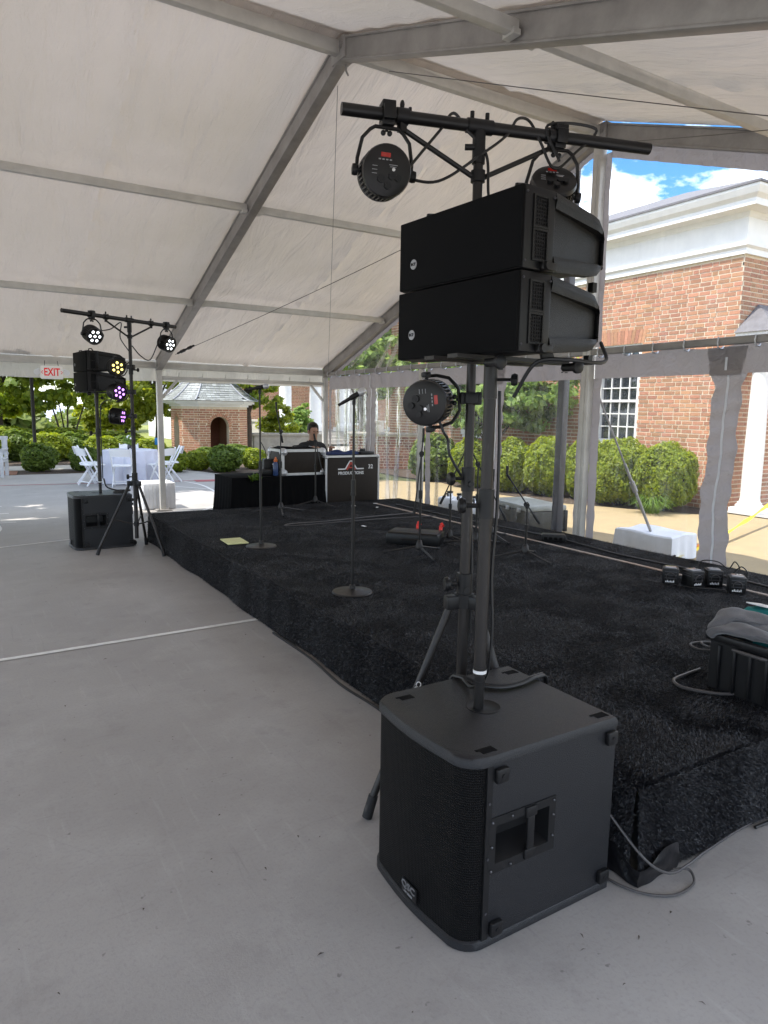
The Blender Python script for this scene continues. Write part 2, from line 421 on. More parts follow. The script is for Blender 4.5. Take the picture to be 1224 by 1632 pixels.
class MB:
    """collects shapes, then links them as ONE mesh object"""
    def __init__(s, T=None):
        s.v = []; s.f = []; s.T = T
    def add(s, vs, fs):
        o = len(s.v)
        T = s.T
        s.v += [tuple(T @ Vector(p)) if T is not None else tuple(p) for p in vs]
        s.f += [tuple(i+o for i in f) for f in fs]
        return s
    def box(s, c, d, R=None):
        x, y, z = (k/2 for k in d)
        vs = [Vector(p) for p in ((-x,-y,-z),(x,-y,-z),(x,y,-z),(-x,y,-z),(-x,-y,z),(x,-y,z),(x,y,z),(-x,y,z))]
        if R is not None: vs = [R @ p for p in vs]
        c = Vector(c)
        return s.add([p+c for p in vs], [(0,3,2,1),(4,5,6,7),(0,1,5,4),(1,2,6,5),(2,3,7,6),(3,0,4,7)])
    def rbox(s, c, d, r=0.01, R=None):
        """box with chamfered edges"""
        x, y, z = (k/2 for k in d)
        r = min(r, x*.9, y*.9, z*.9)
        bm = bmesh.new()
        bmesh.ops.create_cube(bm, size=1)
        for v in bm.verts: v.co = Vector((v.co.x*d[0], v.co.y*d[1], v.co.z*d[2]))
        bmesh.ops.bevel(bm, geom=bm.edges[:], offset=r, segments=2, affect='EDGES', profile=0.5)
        bm.verts.index_update()
        vs = [v.co.copy() for v in bm.verts]
        fs = [tuple(v.index for v in f.verts) for f in bm.faces]
        bm.free()
        if R is not None: vs = [R @ p for p in vs]
        c = Vector(c)
        return s.add([p+c for p in vs], fs)
    def cyl(s, a, b, r, r2=None, n=12, cap=True):
        a = Vector(a); b = Vector(b); r2 = r if r2 is None else r2
        u, w = basis(b-a)
        vs = []
        for p, q in ((a, r), (b, r2)):
            for i in range(n):
                t = 2*PI*i/n
                vs.append(p + u*(q*math.cos(t)) + w*(q*math.sin(t)))
        fs = [(i, i+n, (i+1) % n+n, (i+1) % n) for i in range(n)]
        if cap: fs += [tuple(range(n)), tuple(range(2*n-1, n-1, -1))]
        return s.add(vs, fs)
    def tube(s, pts, r, n=8):
        pts = [Vector(p) for p in pts]
        vs = []; fs = []
        u = None
        for k, p in enumerate(pts):
            d = (pts[min(k+1, len(pts)-1)] - pts[max(k-1, 0)])
            if d.length < 1e-9: d = Vector((0, 0, 1))
            d.normalize()
            if u is None: u, w = basis(d)
            else:
                u = (u - d*u.dot(d))
                if u.length < 1e-6: u, w = basis(d)
                u.normalize(); w = d.cross(u)
            for i in range(n):
                t = 2*PI*i/n
                vs.append(p + u*(r*math.cos(t)) + w*(r*math.sin(t)))
        for k in range(len(pts)-1):
            for i in range(n):
                fs.append((k*n+i, k*n+(i+1) % n, (k+1)*n+(i+1) % n, (k+1)*n+i))
        fs += [tuple(range(n-1, -1, -1)), tuple(range((len(pts)-1)*n, len(pts)*n))]
        return s.add(vs, fs)
    def lathe(s, prof, o, ax=(0, 0, 1), n=20, cap=True):
        """prof: (radius, along-axis) list"""
        o = Vector(o); ax = Vector(ax).normalized(); u, w = basis(ax)
        vs = []; fs = []
        for (r, h) in prof:
            for i in range(n):
                t = 2*PI*i/n
                vs.append(o + ax*h + u*(r*math.cos(t)) + w*(r*math.sin(t)))
        for k in range(len(prof)-1):
            for i in range(n):
                fs.append((k*n+i, (k+1)*n+i, (k+1)*n+(i+1) % n, k*n+(i+1) % n))
        if cap: fs += [tuple(range(n)), tuple(range(len(prof)*n-1, (len(prof)-1)*n-1, -1))]
        return s.add(vs, fs)
    def prism(s, poly, z0, z1):
        n = len(poly)
        vs = [(x, y, z0) for x, y in poly] + [(x, y, z1) for x, y in poly]
        fs = [tuple(range(n-1, -1, -1)), tuple(range(n, 2*n))]
        fs += [(i, (i+1) % n, (i+1) % n+n, i+n) for i in range(n)]
        return s.add(vs, fs)
    def extr(s, poly, a, vec):
        """poly: list of 3-D points, extruded along vec"""
        n = len(poly); vec = Vector(vec); poly = [Vector(p)+Vector(a) for p in poly]
        vs = poly + [p+vec for p in poly]
        fs = [tuple(range(n-1, -1, -1)), tuple(range(n, 2*n))]
        fs += [(i, (i+1) % n, (i+1) % n+n, i+n) for i in range(n)]
        return s.add(vs, fs)
    def grid(s, fn, nu, nv):
        vs = [fn(i/nu, j/nv) for j in range(nv+1) for i in range(nu+1)]
        fs = [(j*(nu+1)+i, j*(nu+1)+i+1, (j+1)*(nu+1)+i+1, (j+1)*(nu+1)+i) for j in range(nv) for i in range(nu)]
        return s.add(vs, fs)
    def ball(s, c, r, nu=14, nv=9, fn=None):
        c = Vector(c); rx, ry, rz = (r, r, r) if isinstance(r, (int, float)) else r
        vs = []; fs = []
        for j in range(nv+1):
            th = PI*j/nv
            for i in range(nu):
                ph = 2*PI*i/nu
                p = Vector((math.sin(th)*math.cos(ph), math.sin(th)*math.sin(ph), math.cos(th)))
                k = fn(p) if fn else 1.0
                vs.append(c + Vector((p.x*rx*k, p.y*ry*k, p.z*rz*k)))
        for j in range(nv):
            for i in range(nu):
                fs.append((j*nu+i, (j+1)*nu+i, (j+1)*nu+(i+1) % nu, j*nu+(i+1) % nu))
        return s.add(vs, fs)
    def build(s, name, m, parent=None, smooth=True, world=False, ang=35, label=None):
        vs = s.v
        if world and parent is not None:
            inv = RES[rootof(parent).name].inverted() if rootof(parent).name in RES else Matrix()
            vs = [tuple(inv @ Vector(p)) for p in vs]
        me = bpy.data.meshes.new(name)
        me.from_pydata(vs, [], s.f)
        me.materials.append(M[m] if isinstance(m, str) else m)
        if smooth:
            me.polygons.foreach_set('use_smooth', [True]*len(me.polygons))
            me.set_sharp_from_angle(angle=math.radians(ang))
        me.update()
        o = bpy.data.objects.new(name, me)
        COL.objects.link(o)
        if parent is not None: o.parent = parent
        if label: o['label'] = label
        return o

def tag(o, label, cat, group=None, kind=None):
    if label: o['label'] = label
    if cat: o['category'] = cat
    if group: o['group'] = group
    if kind: o['kind'] = kind
    return o

def thing(name, label, cat, loc=(0, 0, 0), rz=0.0, group=None):
    o = bpy.data.objects.new(name, None)
    COL.objects.link(o)
    o.location = loc; o.rotation_euler = (0, 0, rz)
    o.empty_display_size = 0.1
    RES[o.name] = Matrix.Translation(Vector(loc)) @ Matrix.Rotation(rz, 4, 'Z')
    return tag(o, label, cat, group)

def dup(root, loc, rz, label=None, group=None):
    """a copy of a thing with copies of its parts and sub-parts"""
    def rec(o, par):
        c = o.copy(); COL.objects.link(c)
        c.parent = par
        for ch in list(o.children): rec(ch, c)
        return c
    c = rec(root, None)
    c.location = loc; c.rotation_euler = (0, 0, rz)
    RES[c.name] = Matrix.Translation(Vector(loc)) @ Matrix.Rotation(rz, 4, 'Z')
    if label: c['label'] = label
    if group: c['group'] = group
    return c

def text(string, size, T, m, parent, name='lettering', depth=0.0006, bold=False, xs=1.0):
    cu = bpy.data.curves.new(name, 'FONT')
    cu.body = string; cu.size = size; cu.extrude = depth; cu.align_x = 'CENTER'; cu.align_y = 'CENTER'
    if bold: cu.offset = size*0.02
    cu.resolution_u = 2
    tmp = bpy.data.objects.new('tmp_text', cu)
    COL.objects.link(tmp)
    bpy.context.view_layer.update()
    me = bpy.data.meshes.new_from_object(tmp.evaluated_get(bpy.context.evaluated_depsgraph_get()))
    bpy.data.objects.remove(tmp)
    me.transform(T @ Matrix.Diagonal((xs, 1, 1, 1)))
    me.materials.clear(); me.materials.append(M[m])
    me.name = name
    o = bpy.data.objects.new(name, me)
    COL.objects.link(o)
    o.parent = parent
    return o

def frame(o, x, y):
    """matrix with origin o, text running along x and up along y"""
    x = Vector(x).normalized(); y = Vector(y); y = (y - x*y.dot(x)).normalized(); z = x.cross(y)
    return Matrix(((x.x, y.x, z.x, o[0]), (x.y, y.y, z.y, o[1]), (x.z, y.z, z.z, o[2]), (0, 0, 0, 1)))

def spline(pts, n=8):
    """Catmull-Rom through pts"""
    P = [Vector(p) for p in pts]; P = [P[0]*2-P[1]] + P + [P[-1]*2-P[-2]]
    out = []
    for i in range(1, len(P)-2):
        for k in range(n):
            t = k/n
            a, b, c, d = P[i-1], P[i], P[i+1], P[i+2]
            out.append(0.5*((2*b) + (c-a)*t + (2*a-5*b+4*c-d)*t*t + (3*b-a-3*c+d)*t**3))
    out.append(P[-2])
    return out

def npmesh(name, verts, quads, m, parent=None):
    """fast mesh from numpy arrays of vertices and equal-sized faces"""
    me = bpy.data.meshes.new(name)
    nv, nf, k = len(verts), len(quads), quads.shape[1]
    me.vertices.add(nv); me.vertices.foreach_set('co', verts.astype(np.float32).ravel())
    me.loops.add(nf*k); me.loops.foreach_set('vertex_index', quads.astype(np.int32).ravel())
    me.polygons.add(nf)
    me.polygons.foreach_set('loop_start', np.arange(0, nf*k, k, dtype=np.int32))
    me.polygons.foreach_set('loop_total', np.full(nf, k, dtype=np.int32))
    me.update(calc_edges=True)
    me.validate()
    me.materials.append(M[m])
    if name is None: return me
    o = bpy.data.objects.new(name, me)
    COL.objects.link(o)
    if parent is not None: o.parent = parent
    return o

def leaves(centers, normals, size, name, m, parent=None, elong=1.6, jitter=0.9):
    """one small pointed leaf per centre, roughly facing its normal"""
    n = len(centers)
    nr = normals + nrg.normal(0, jitter, (n, 3))*0.6
    nr /= np.linalg.norm(nr, axis=1, keepdims=True)+1e-9
    t = nrg.normal(0, 1, (n, 3))
    t -= nr*np.sum(t*nr, axis=1, keepdims=True)
    t /= np.linalg.norm(t, axis=1, keepdims=True)+1e-9
    b = np.cross(nr, t)
    sz = size*(0.6+0.8*nrg.random((n, 1)))
    a0 = centers - t*sz*0.5*elong
    a2 = centers + t*sz*0.5*elong
    a1 = centers + b*sz*0.5 + nr*sz*0.12
    a3 = centers - b*sz*0.5 + nr*sz*0.12
    v = np.stack([a0, a1, a2, a3], axis=1).reshape(-1, 3)
    q = np.arange(n*4).reshape(n, 4)
    return npmesh(name, v, q, m, parent)

def sph(n):
    p = nrg.normal(0, 1, (n, 3))
    return p/np.linalg.norm(p, axis=1, keepdims=True)

# ------------------------------------------------------------------ measures of the place (metres; camera stands at 0,0)
XG, YE, YR, YN = 5.67, 11.29, 5.19, -0.91      # gable wall, far eave, ridge, near eave
HE, HR, BAY = 2.27, 4.40, 2.91
XS, YS, YT, XB, HS = 1.95, 1.45, 8.66, 5.60, 0.345   # stage

# ------------------------------------------------------------------ ground
def sheet(name, poly, z, m, kind='structure', label=None):
    b = MB()
    b.add([(x, y, z) for x, y in poly], [tuple(range(len(poly)))])
    o = b.build(name, m, smooth=False)
    o['kind'] = kind
    if label: o['label'] = label
    return o

def court_mat():
    m = mat('painted_court', (0.385, 0.368, 0.352), 0.6, var=0.25, vscale=0.7, col2=(0.315, 0.298, 0.285), bump=0.25, bscale=140, bdist=0.003)
    t = m.node_tree
    b = t.nodes['Principled BSDF']
    src = b.inputs['Base Color'].links[0].from_socket
    tcx = t.nodes.new('ShaderNodeTexCoord')
    def layer(src, scale, lo, hi, col, fac, stretch=(1, 1, 1), rot=0.0, detail=8):
        mp = t.nodes.new('ShaderNodeMapping'); mp.inputs['Scale'].default_value = stretch; mp.inputs['Rotation'].default_value = (0, 0, rot)
        t.links.new(tcx.outputs['Object'], mp.inputs[0])
        n = t.nodes.new('ShaderNodeTexNoise'); n.inputs['Scale'].default_value = scale; n.inputs['Detail'].default_value = detail; n.inputs['Roughness'].default_value = 0.65
        t.links.new(mp.outputs[0], n.inputs['Vector'])
        r = t.nodes.new('ShaderNodeMapRange'); r.inputs['From Min'].default_value = lo; r.inputs['From Max'].default_value = hi; r.inputs['To Max'].default_value = fac
        t.links.new(n.outputs['Fac'], r.inputs[0])
        x = t.nodes.new('ShaderNodeMix'); x.data_type = 'RGBA'
        t.links.new(r.outputs[0], x.inputs['Factor']); t.links.new(src, x.inputs['A']); x.inputs['B'].default_value = (*col, 1)
        return x.outputs['Result']
    s = layer(src, 2.2, 0.50, 0.75, (0.44, 0.425, 0.41), 0.6)
    s = layer(s, 4.0, 0.56, 0.76, (0.24, 0.225, 0.215), 0.6)
    s = layer(s, 0.8, 0.56, 0.70, (0.27, 0.255, 0.24), 0.5)
    s = layer(s, 2.4, 0.58, 0.72, (0.50, 0.49, 0.48), 0.3, (10, 0.7, 1), 0.9)
    s = layer(s, 3.2, 0.62, 0.70, (0.24, 0.235, 0.23), 0.4, (0.6, 12, 1), 0.5)
    s = layer(s, 2.0, 0.64, 0.70, (0.25, 0.24, 0.235), 0.45, (14, 0.5, 1), -0.3)
    s = layer(s, 70.0, 0.50, 0.8, (0.24, 0.23, 0.225), 0.5, detail=3)
    s = layer(s, 24.0, 0.70, 0.76, (0.14, 0.13, 0.125), 0.7, detail=2)
    # hairline cracks along the borders of large uneven cells
    vo = t.nodes.new('ShaderNodeTexVoronoi'); vo.feature = 'DISTANCE_TO_EDGE'; vo.inputs['Scale'].default_value = 0.33
    nz = t.nodes.new('ShaderNodeTexNoise'); nz.inputs['Scale'].default_value = 2.5; nz.inputs['Detail'].default_value = 5
    t.links.new(tcx.outputs['Object'], nz.inputs['Vector'])
    vm = t.nodes.new('ShaderNodeMix'); vm.data_type = 'RGBA'; vm.inputs['Factor'].default_value = 0.12
    t.links.new(tcx.outputs['Object'], vm.inputs['A']); t.links.new(nz.outputs['Color'], vm.inputs['B'])
    t.links.new(vm.outputs['Result'], vo.inputs['Vector'])
    cr_ = t.nodes.new('ShaderNodeMapRange'); cr_.inputs['From Min'].default_value = 0.0012; cr_.inputs['From Max'].default_value = 0.0; cr_.inputs['To Max'].default_value = 0.10
    t.links.new(vo.outputs['Distance'], cr_.inputs[0])
    cx_ = t.nodes.new('ShaderNodeMix'); cx_.data_type = 'RGBA'; cx_.inputs['B'].default_value = (0.12, 0.115, 0.11, 1)
    t.links.new(cr_.outputs[0], cx_.inputs['Factor']); t.links.new(s, cx_.inputs['A'])
    s = cx_.outputs['Result']
    t.links.new(s, b.inputs['Base Color'])
    return m
M['court'] = court_mat()
M['grass_soil'] = mat('lawn_soil', (0.085, 0.10, 0.030), 0.95, var=0.5, vscale=3)
M['far_lawn'] = mat('sunny_lawn', (0.20, 0.22, 0.04), 0.95, var=0.35, vscale=0.5)
M['tan_path'] = mat('exposed_aggregate', (0.36, 0.275, 0.15), 0.9, var=0.28, vscale=3.2, col2=(0.31, 0.24, 0.135), bump=0.6, bscale=90)
M['mulch'] = mat('bark_mulch', (0.12, 0.085, 0.06), 0.95, var=0.6, vscale=22, bump=0.9, bscale=55, bdist=0.04)
M['pale_walk'] = mat('pale_concrete', (0.42, 0.39, 0.34), 0.9, var=0.2, vscale=3)

sheet('ground', [(-600, -600), (600, -600), (600, 600), (-600, 600)], -0.035, 'grass_soil')
sheet('court', [(-22, -14), (5.78, -14), (5.78, 16.85), (5.1, 18.75), (2.6, 18.55), (-22, 18.9)], 0.0, 'court')
sheet('path', [(6.32, -14), (30, -14), (30, 6.9), (10.7, 7.0), (9.55, 9.2), (9.3, 11.6), (9.7, 13.2), (8.2, 14.9), (6.6, 15.9), (6.3, 14.0)], -0.014, 'tan_path')
sheet('mulch_bed', [(10.7, 7.0), (11.5, 7.0), (11.5, 20), (10.2, 20), (9.6, 15.0), (9.7, 13.2), (9.3, 11.6), (9.55, 9.2)], -0.008, 'mulch')
sheet('mulch_bed', [(-22, 18.9), (2.6, 18.55), (5.1, 18.75), (5.78, 16.85), (6.6, 15.9), (7.6, 19.0), (7.0, 23.0), (-22, 23.6)], -0.006, 'mulch')
sheet('path', [(-22, 20.1), (3.6, 19.9), (3.7, 21.3), (-22, 21.6)], -0.001, 'pale_walk')
sheet('lawn', [(-60, 27), (9, 27), (26, 70), (-60, 70)], -0.02, 'far_lawn')
sheet('plaza', [(7.4, 17.2), (20, 17.2), (28, 40), (8.8, 24)], -0.022, 'pale_walk')

def stripe(pts, w, m, name='painted_line', z=0.004):
    """a flat painted line along a polyline"""
    b = MB()
    P = [Vector((x, y, 0)) for x, y in pts]
    vs = []
    for k, p in enumerate(P):
        d = (P[min(k+1, len(P)-1)] - P[max(k-1, 0)]).normalized()
        nn = Vector((-d.y, d.x, 0))
        vs += [p+nn*w/2+Vector((0, 0, z)), p-nn*w/2+Vector((0, 0, z))]
    b.add(vs, [(2*k, 2*k+1, 2*k+3, 2*k+2) for k in range(len(P)-1)])
    o = b.build(name, m, smooth=False)
    o['kind'] = 'structure'
    return o
stripe([(-6, 4.78), (0.15, 4.94), (1.95, 4.99)], 0.05, 'line_white')
stripe([(-6, 8.72), (0.34, 9.03), (1.9, 9.40)], 0.05, 'line_white')
stripe([(-8, 16.5), (0.69, 16.21), (2.33, 15.95), (5.1, 15.62)], 0.07, 'line_red')
stripe([(4.55, 15.62), (5.45, 15.5)], 0.42, 'line_red', z=0.006)
arc = spline([(4.30, 15.6, 0), (4.42, 14.9, 0), (4.38, 14.0, 0), (4.14, 12.5, 0), (3.66, 11.45, 0), (3.0, 10.65, 0), (2.2, 10.2, 0)], 10)
stripe([(p.x, p.y) for p in arc], 0.06, 'line_white')
stripe([(3.3, 15.75), (3.9, 14.6), (4.35, 13.9)], 0.05, 'line_white')
for y, x in ((12.8, .55), (11.9, .6), (10.95, .64)):
    stripe([(-0.5, y), (x, y)], 0.05, 'line_white')
tag(MB().add([(0.38*math.cos(k*PI/12)+0.06, 10.5+0.75*math.sin(k*PI/12), 0.005) for k in range(24)], [tuple(range(24))]).build('painted_disc', 'line_white', smooth=False), None, None, kind='structure')

# scraps of leaf and grit on the court, too many and small to count
b = MB()
spots = [(104,1126),(232,992),(150,931),(335,1006),(392,1012),(168,1051),(407,1101),(574,1122),(590,1173),(475,1334),(423,1385),(337,1391),(511,1522),(93,1585),(229,1450),(927,1492),(929,1515),(1018,1495),(995,1570),(1119,1600),(1069,1455),(48,1020),(350,1300)]
F = 1104.66
for (px, py) in spots:
    d = fw + rr*((px-612)/F) - uu*((py-816)/F)
    p = CAM - d*(CAM.z/d.z)
    a = rnd.uniform(0, PI); L = rnd.uniform(0.005, 0.013); w = rnd.uniform(0.002, 0.004)
    u = Vector((math.cos(a), math.sin(a), 0)); v = Vector((-u.y, u.x, 0))
    b.add([p-u*L+Vector((0, 0, .002)), p-v*w+Vector((0, 0, .006)), p+u*L+Vector((0, 0, .002)), p+v*w+Vector((0, 0, .007))], [(0, 1, 2, 3)])
for k in range(160):
    p = Vector((rnd.uniform(-2.5, 1.9), rnd.uniform(0.3, 8), 0.002)); a = rnd.uniform(0, PI); L = rnd.uniform(0.002, 0.006)
    u = Vector((math.cos(a), math.sin(a), 0)); v = Vector((-u.y, u.x, 0))
    b.add([p-u*L, p-v*L*.5, p+u*L, p+v*L*.5], [(0, 1, 2, 3)])
tag(b.build('floor_debris', 'bark', smooth=False), 'dry leaf scraps and grit scattered over the grey court', 'debris', kind='stuff')

# ------------------------------------------------------------------ the tent
FR = [XG - BAY*k for k in range(5)]
tent = thing('frame_tent', 'large white frame tent with aluminium rafters over the stage and court', 'tent', (XG-2*BAY, YR, 0))
def zroof(y): return HR - (HR-HE)*abs(y-YR)/(YE-YR)
SL = math.hypot(YE-YR, HR-HE)
def tb(name, m, fn, parent=None, **k):
    b = MB(); fn(b)
    return b.build(name, m, parent or tent, world=True, **k)

def beam(b, a, c, w, h, up=(0, 0, 1)):
    a = Vector(a); c = Vector(c); d = (c-a); L = d.length; d.normalize()
    up = Vector(up); x = d.cross(up).normalized(); z = x.cross(d)
    R = Matrix((x, d, z)).transposed()
    b.rbox((a+c)/2, (w, L, h), 0.008, R)

for i, x in enumerate(FR):
    gable = (i == 0)
    for y in (YE, YN):
        def pf(b):
            b.rbox((x, y, HE/2), (0.085, 0.085, HE), 0.008)
        p = tb('post', 'alu_light', pf)
        def bf(b):
            b.box((x, y, 0.012), (0.24, 0.24, 0.016))
            for sx in (-1, 1): b.cyl((x+.08*sx, y-.08, .01), (x+.08*sx, y-.08, .05), .012, n=8)
        tb('base_plate', 'alu', bf, p)
    for s in (1, -1):
        ye = YE if s > 0 else YN
        def rf(b):
            beam(b, (x, ye, HE+0.02), (x, YR+0.03*s, HR+0.005), 0.075, 0.14)
            beam(b, (x, ye, HE+0.10), (x, YR+0.03*s, HR+0.085), 0.10, 0.018)
            beam(b, (x, ye, HE-0.058), (x, YR+0.03*s, HR-0.073), 0.10, 0.018)
        tb('rafter', 'alu', rf)
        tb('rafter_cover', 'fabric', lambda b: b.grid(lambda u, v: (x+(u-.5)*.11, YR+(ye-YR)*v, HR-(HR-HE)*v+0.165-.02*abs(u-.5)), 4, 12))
    def cf(b):
        b.rbox((x, YR, HR+0.0), (0.12, 0.22, 0.17), 0.015)
        b.cyl((x-.07, YR+.06, HR), (x+.07, YR+.06, HR), 0.016, n=8); b.cyl((x-.07, YR-.06, HR), (x+.07, YR-.06, HR), 0.016, n=8)
        b.tube([(x+.02, YR, HR-.08), (x+.02, YR, HR-.13), (x+.05, YR+.02, HR-.15)], 0.008, 6)
    tb('crown_bracket', 'alu', cf)
for i in range(4):
    x1, x0 = FR[i], FR[i+1]
    g = 0.052
    tb('ridge_beam', 'alu_light', lambda b: beam(b, (x0+g, YR, HR+0.01), (x1-g, YR, HR+0.01), 0.07, 0.10))
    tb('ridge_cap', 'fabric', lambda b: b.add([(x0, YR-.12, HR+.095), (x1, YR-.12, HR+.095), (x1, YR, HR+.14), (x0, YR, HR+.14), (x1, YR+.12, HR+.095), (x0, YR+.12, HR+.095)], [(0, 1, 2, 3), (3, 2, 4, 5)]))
    for y in (YE, YN):
        tb('eave_beam', 'alu_light', lambda b: beam(b, (x0+.05, y, HE+0.02), (x1-.05, y, HE+0.02), 0.07, 0.10))
    for y in (7.22, 9.23, 3.12, 1.1):
        def pf(b):
            beam(b, (x0+g, y, zroof(y)+0.005), (x1-g, y, zroof(y)+0.005), 0.06, 0.075)
            for xx in (x0+g+.03, x1-g-.03): b.box((xx, y, zroof(y)-.03), (.05, .09, .03))
        tb('purlin', 'alu_light', pf)
    for s in (1, -1):
        ye = YE+0.06 if s > 0 else YN-0.06
        ph = rnd.uniform(0, 6)
        def panel(u, v, s=s, ye=ye, x0=x0, x1=x1, ph=ph):
            x = x0 + (x1-x0)*u
            y = YR + (ye-YR)*v
            z = HR - (HR-HE)*abs(y-YR)/(YE-YR) + 0.125
            e0, e1 = math.exp(-u/0.15)*(.35+.65*math.sin(v*6.3+ph)**2), math.exp(-(1-u)/0.17)*(.35+.65*math.sin(v*5.1+ph*1.7)**2)
            w = 0.013*e0*math.sin(2*PI*(v*19+u*9)+ph+1.3*math.sin(v*21)) + 0.014*e1*math.sin(2*PI*(v*17-(1-u)*12)+ph*2+1.1*math.sin(v*17))
            es = math.exp(-abs(u-.5)/0.055)
            w += 0.020*es*math.sin(2*PI*(v*19-abs(u-.5)*14)+ph+2*math.sin(v*11))*(.4+.6*math.sin(v*7+ph)**2) - 0.028*math.exp(-abs(u-.5)/0.012)
            w += 0.006*math.exp(-v/0.1)*math.sin(2*PI*(u*13+v*6)+ph)
            sag = -0.045*math.sin(PI*u)*abs(math.sin(PI*v*3)) - 0.012*math.sin(PI*u)
            w += 0.004*math.sin(2*PI*(u*2.2+v*3.1)+ph)
            w += 0.010*math.exp(-((u-.5+.12*math.sin(v*5+ph))/.16)**2)*math.sin(2*PI*(u*6+v*2.5)+ph)*math.sin(v*9+ph)
            pin = min(1, v/0.05, u/0.03, (1-u)/0.03)
            return (x, y, z + (sag + w)*pin)
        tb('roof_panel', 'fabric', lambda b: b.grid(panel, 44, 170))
    # valance along the far eave
    def val(u, v, x0=x0, x1=x1):
        x = x0+0.02 + (x1-x0-0.04)*u
        return (x, YE+0.075+0.010*v*math.sin(x*9)+0.006*math.sin(x*23)*v, HE+0.12-0.345*v+0.006*v*math.sin(x*5))
    tb('valance', 'valance', lambda b: b.grid(val, 60, 6))
# lower eave rail with corner gussets between the last two posts
def er(b):
    beam(b, (FR[1]+.045, YE, 2.10), (FR[0]-.045, YE, 2.10), 0.05, 0.055)
    for s, x in ((1, FR[1]+.045), (-1, FR[0]-.045)):
        beam(b, (x, YE, 1.80), (x+s*.24, YE, 2.07), 0.04, 0.05, (0, 1, 0))
    for k in range(7):
        x = FR[1]+.3+k*.38
        b.tube([(x, YE-.03, 2.13), (x, YE-.05, 2.15), (x+.01, YE-.03, 2.19)], .006, 5)
tb('eave_rail', 'alu_light', er)
# bracing cables of the last bay
def cable_sag(a, c, s, n=10):
    a = Vector(a); c = Vector(c)
    return [a.lerp(c, k/n) + Vector((0, 0, -s*math.sin(PI*k/n))) for k in range(n+1)]
tb('brace_cable', 'brace_wire', lambda b: b.tube(cable_sag((2.84, 10.6, 2.42), (5.55, 5.6, 4.16), 0.05), 0.004, 6))
tb('brace_cable', 'brace_wire', lambda b: b.tube(cable_sag((2.79, 5.35, 4.22), (5.58, 11.0, 2.32), 0.03), 0.0025, 6))
tb('brace_cable', 'brace_wire', lambda b: b.tube(cable_sag((2.95, 4.82, 4.17), (5.55, -0.6, 2.32), 0.04), 0.0032, 6))
tb('brace_cable', 'brace_wire', lambda b: b.tube(cable_sag((5.5, 4.9, 4.2), (2.9, -0.6, 2.32), 0.04), 0.0032, 6))
def tbk(b):
    a = Vector((2.84, 10.6, 2.42)); c = Vector((5.55, 5.6, 4.16)); d = (c-a).normalized()
    b.cyl(a+d*.05, a+d*.40, .016, n=8); b.cyl(a+d*.12, a+d*.2, .024, n=8); b.cyl(a+d*.28, a+d*.34, .024, n=8)
tb('turnbuckle', 'black_metal', tbk)

# gable end
def gposts(b): b.rbox((XG+.0, YR, (HR-.085)/2), (0.085, 0.105, HR-.085), 0.01); b.box((XG-.047, YR, HR/2-.05), (.010, .03, HR-.3))
tb('post', 'alu_light', gposts)
for y in (8.24, 2.14):
    tb('post', 'alu_light', lambda b: b.rbox((XG, y, (HE-.035)/2), (0.075, 0.075, HE-.035), 0.008))
for (ya, yb) in ((YN+.05, YR-.055), (YR+.055, YE-.05)):
    tb('gable_rail', 'alu', lambda b: beam(b, (XG, ya, HE), (XG, yb, HE), 0.065, 0.065))
# upper clear windows of the gable with their fabric borders
for s in (1, -1):
    y0 = YR + 0.10*s; y1 = (YE-0.75) if s > 0 else (YN+0.75)
    def upz(y): return zroof(y) - (0.13 if s > 0 else 0.20)
    def win(u, v):
        y = y0+(y1-y0)*u
        a, c = HE+0.04, max(upz(y), HE+0.05)
        return (XG+0.055+0.012*math.sin(y*4+v*3)+0.004*math.sin(y*17+v*9), y, a+(c-a)*v)
    p = tb('gable_window', 'clear', lambda b: b.grid(win, 60, 14))
    def brd(u, v):
        y = y0+((YE if s > 0 else YN)-y0)*u
        return (XG+0.052+0.010*math.sin(y*30)*v+0.006*math.sin(y*55)*v, y, zroof(y)+0.08-(zroof(y)+0.08-max(upz(y), HE+.02))*v)
    tb('fabric_border', 'wall_fabric', lambda b: b.grid(brd, 160, 5), p)
    def brd2(u, v):
        return (XG+0.050+0.006*math.sin(v*22), YR+s*(-0.02+0.13*u), HE+0.05+(upz(y0)-HE)*v)
    tb('fabric_border', 'wall_fabric', lambda b: b.grid(brd2, 3, 40), p)
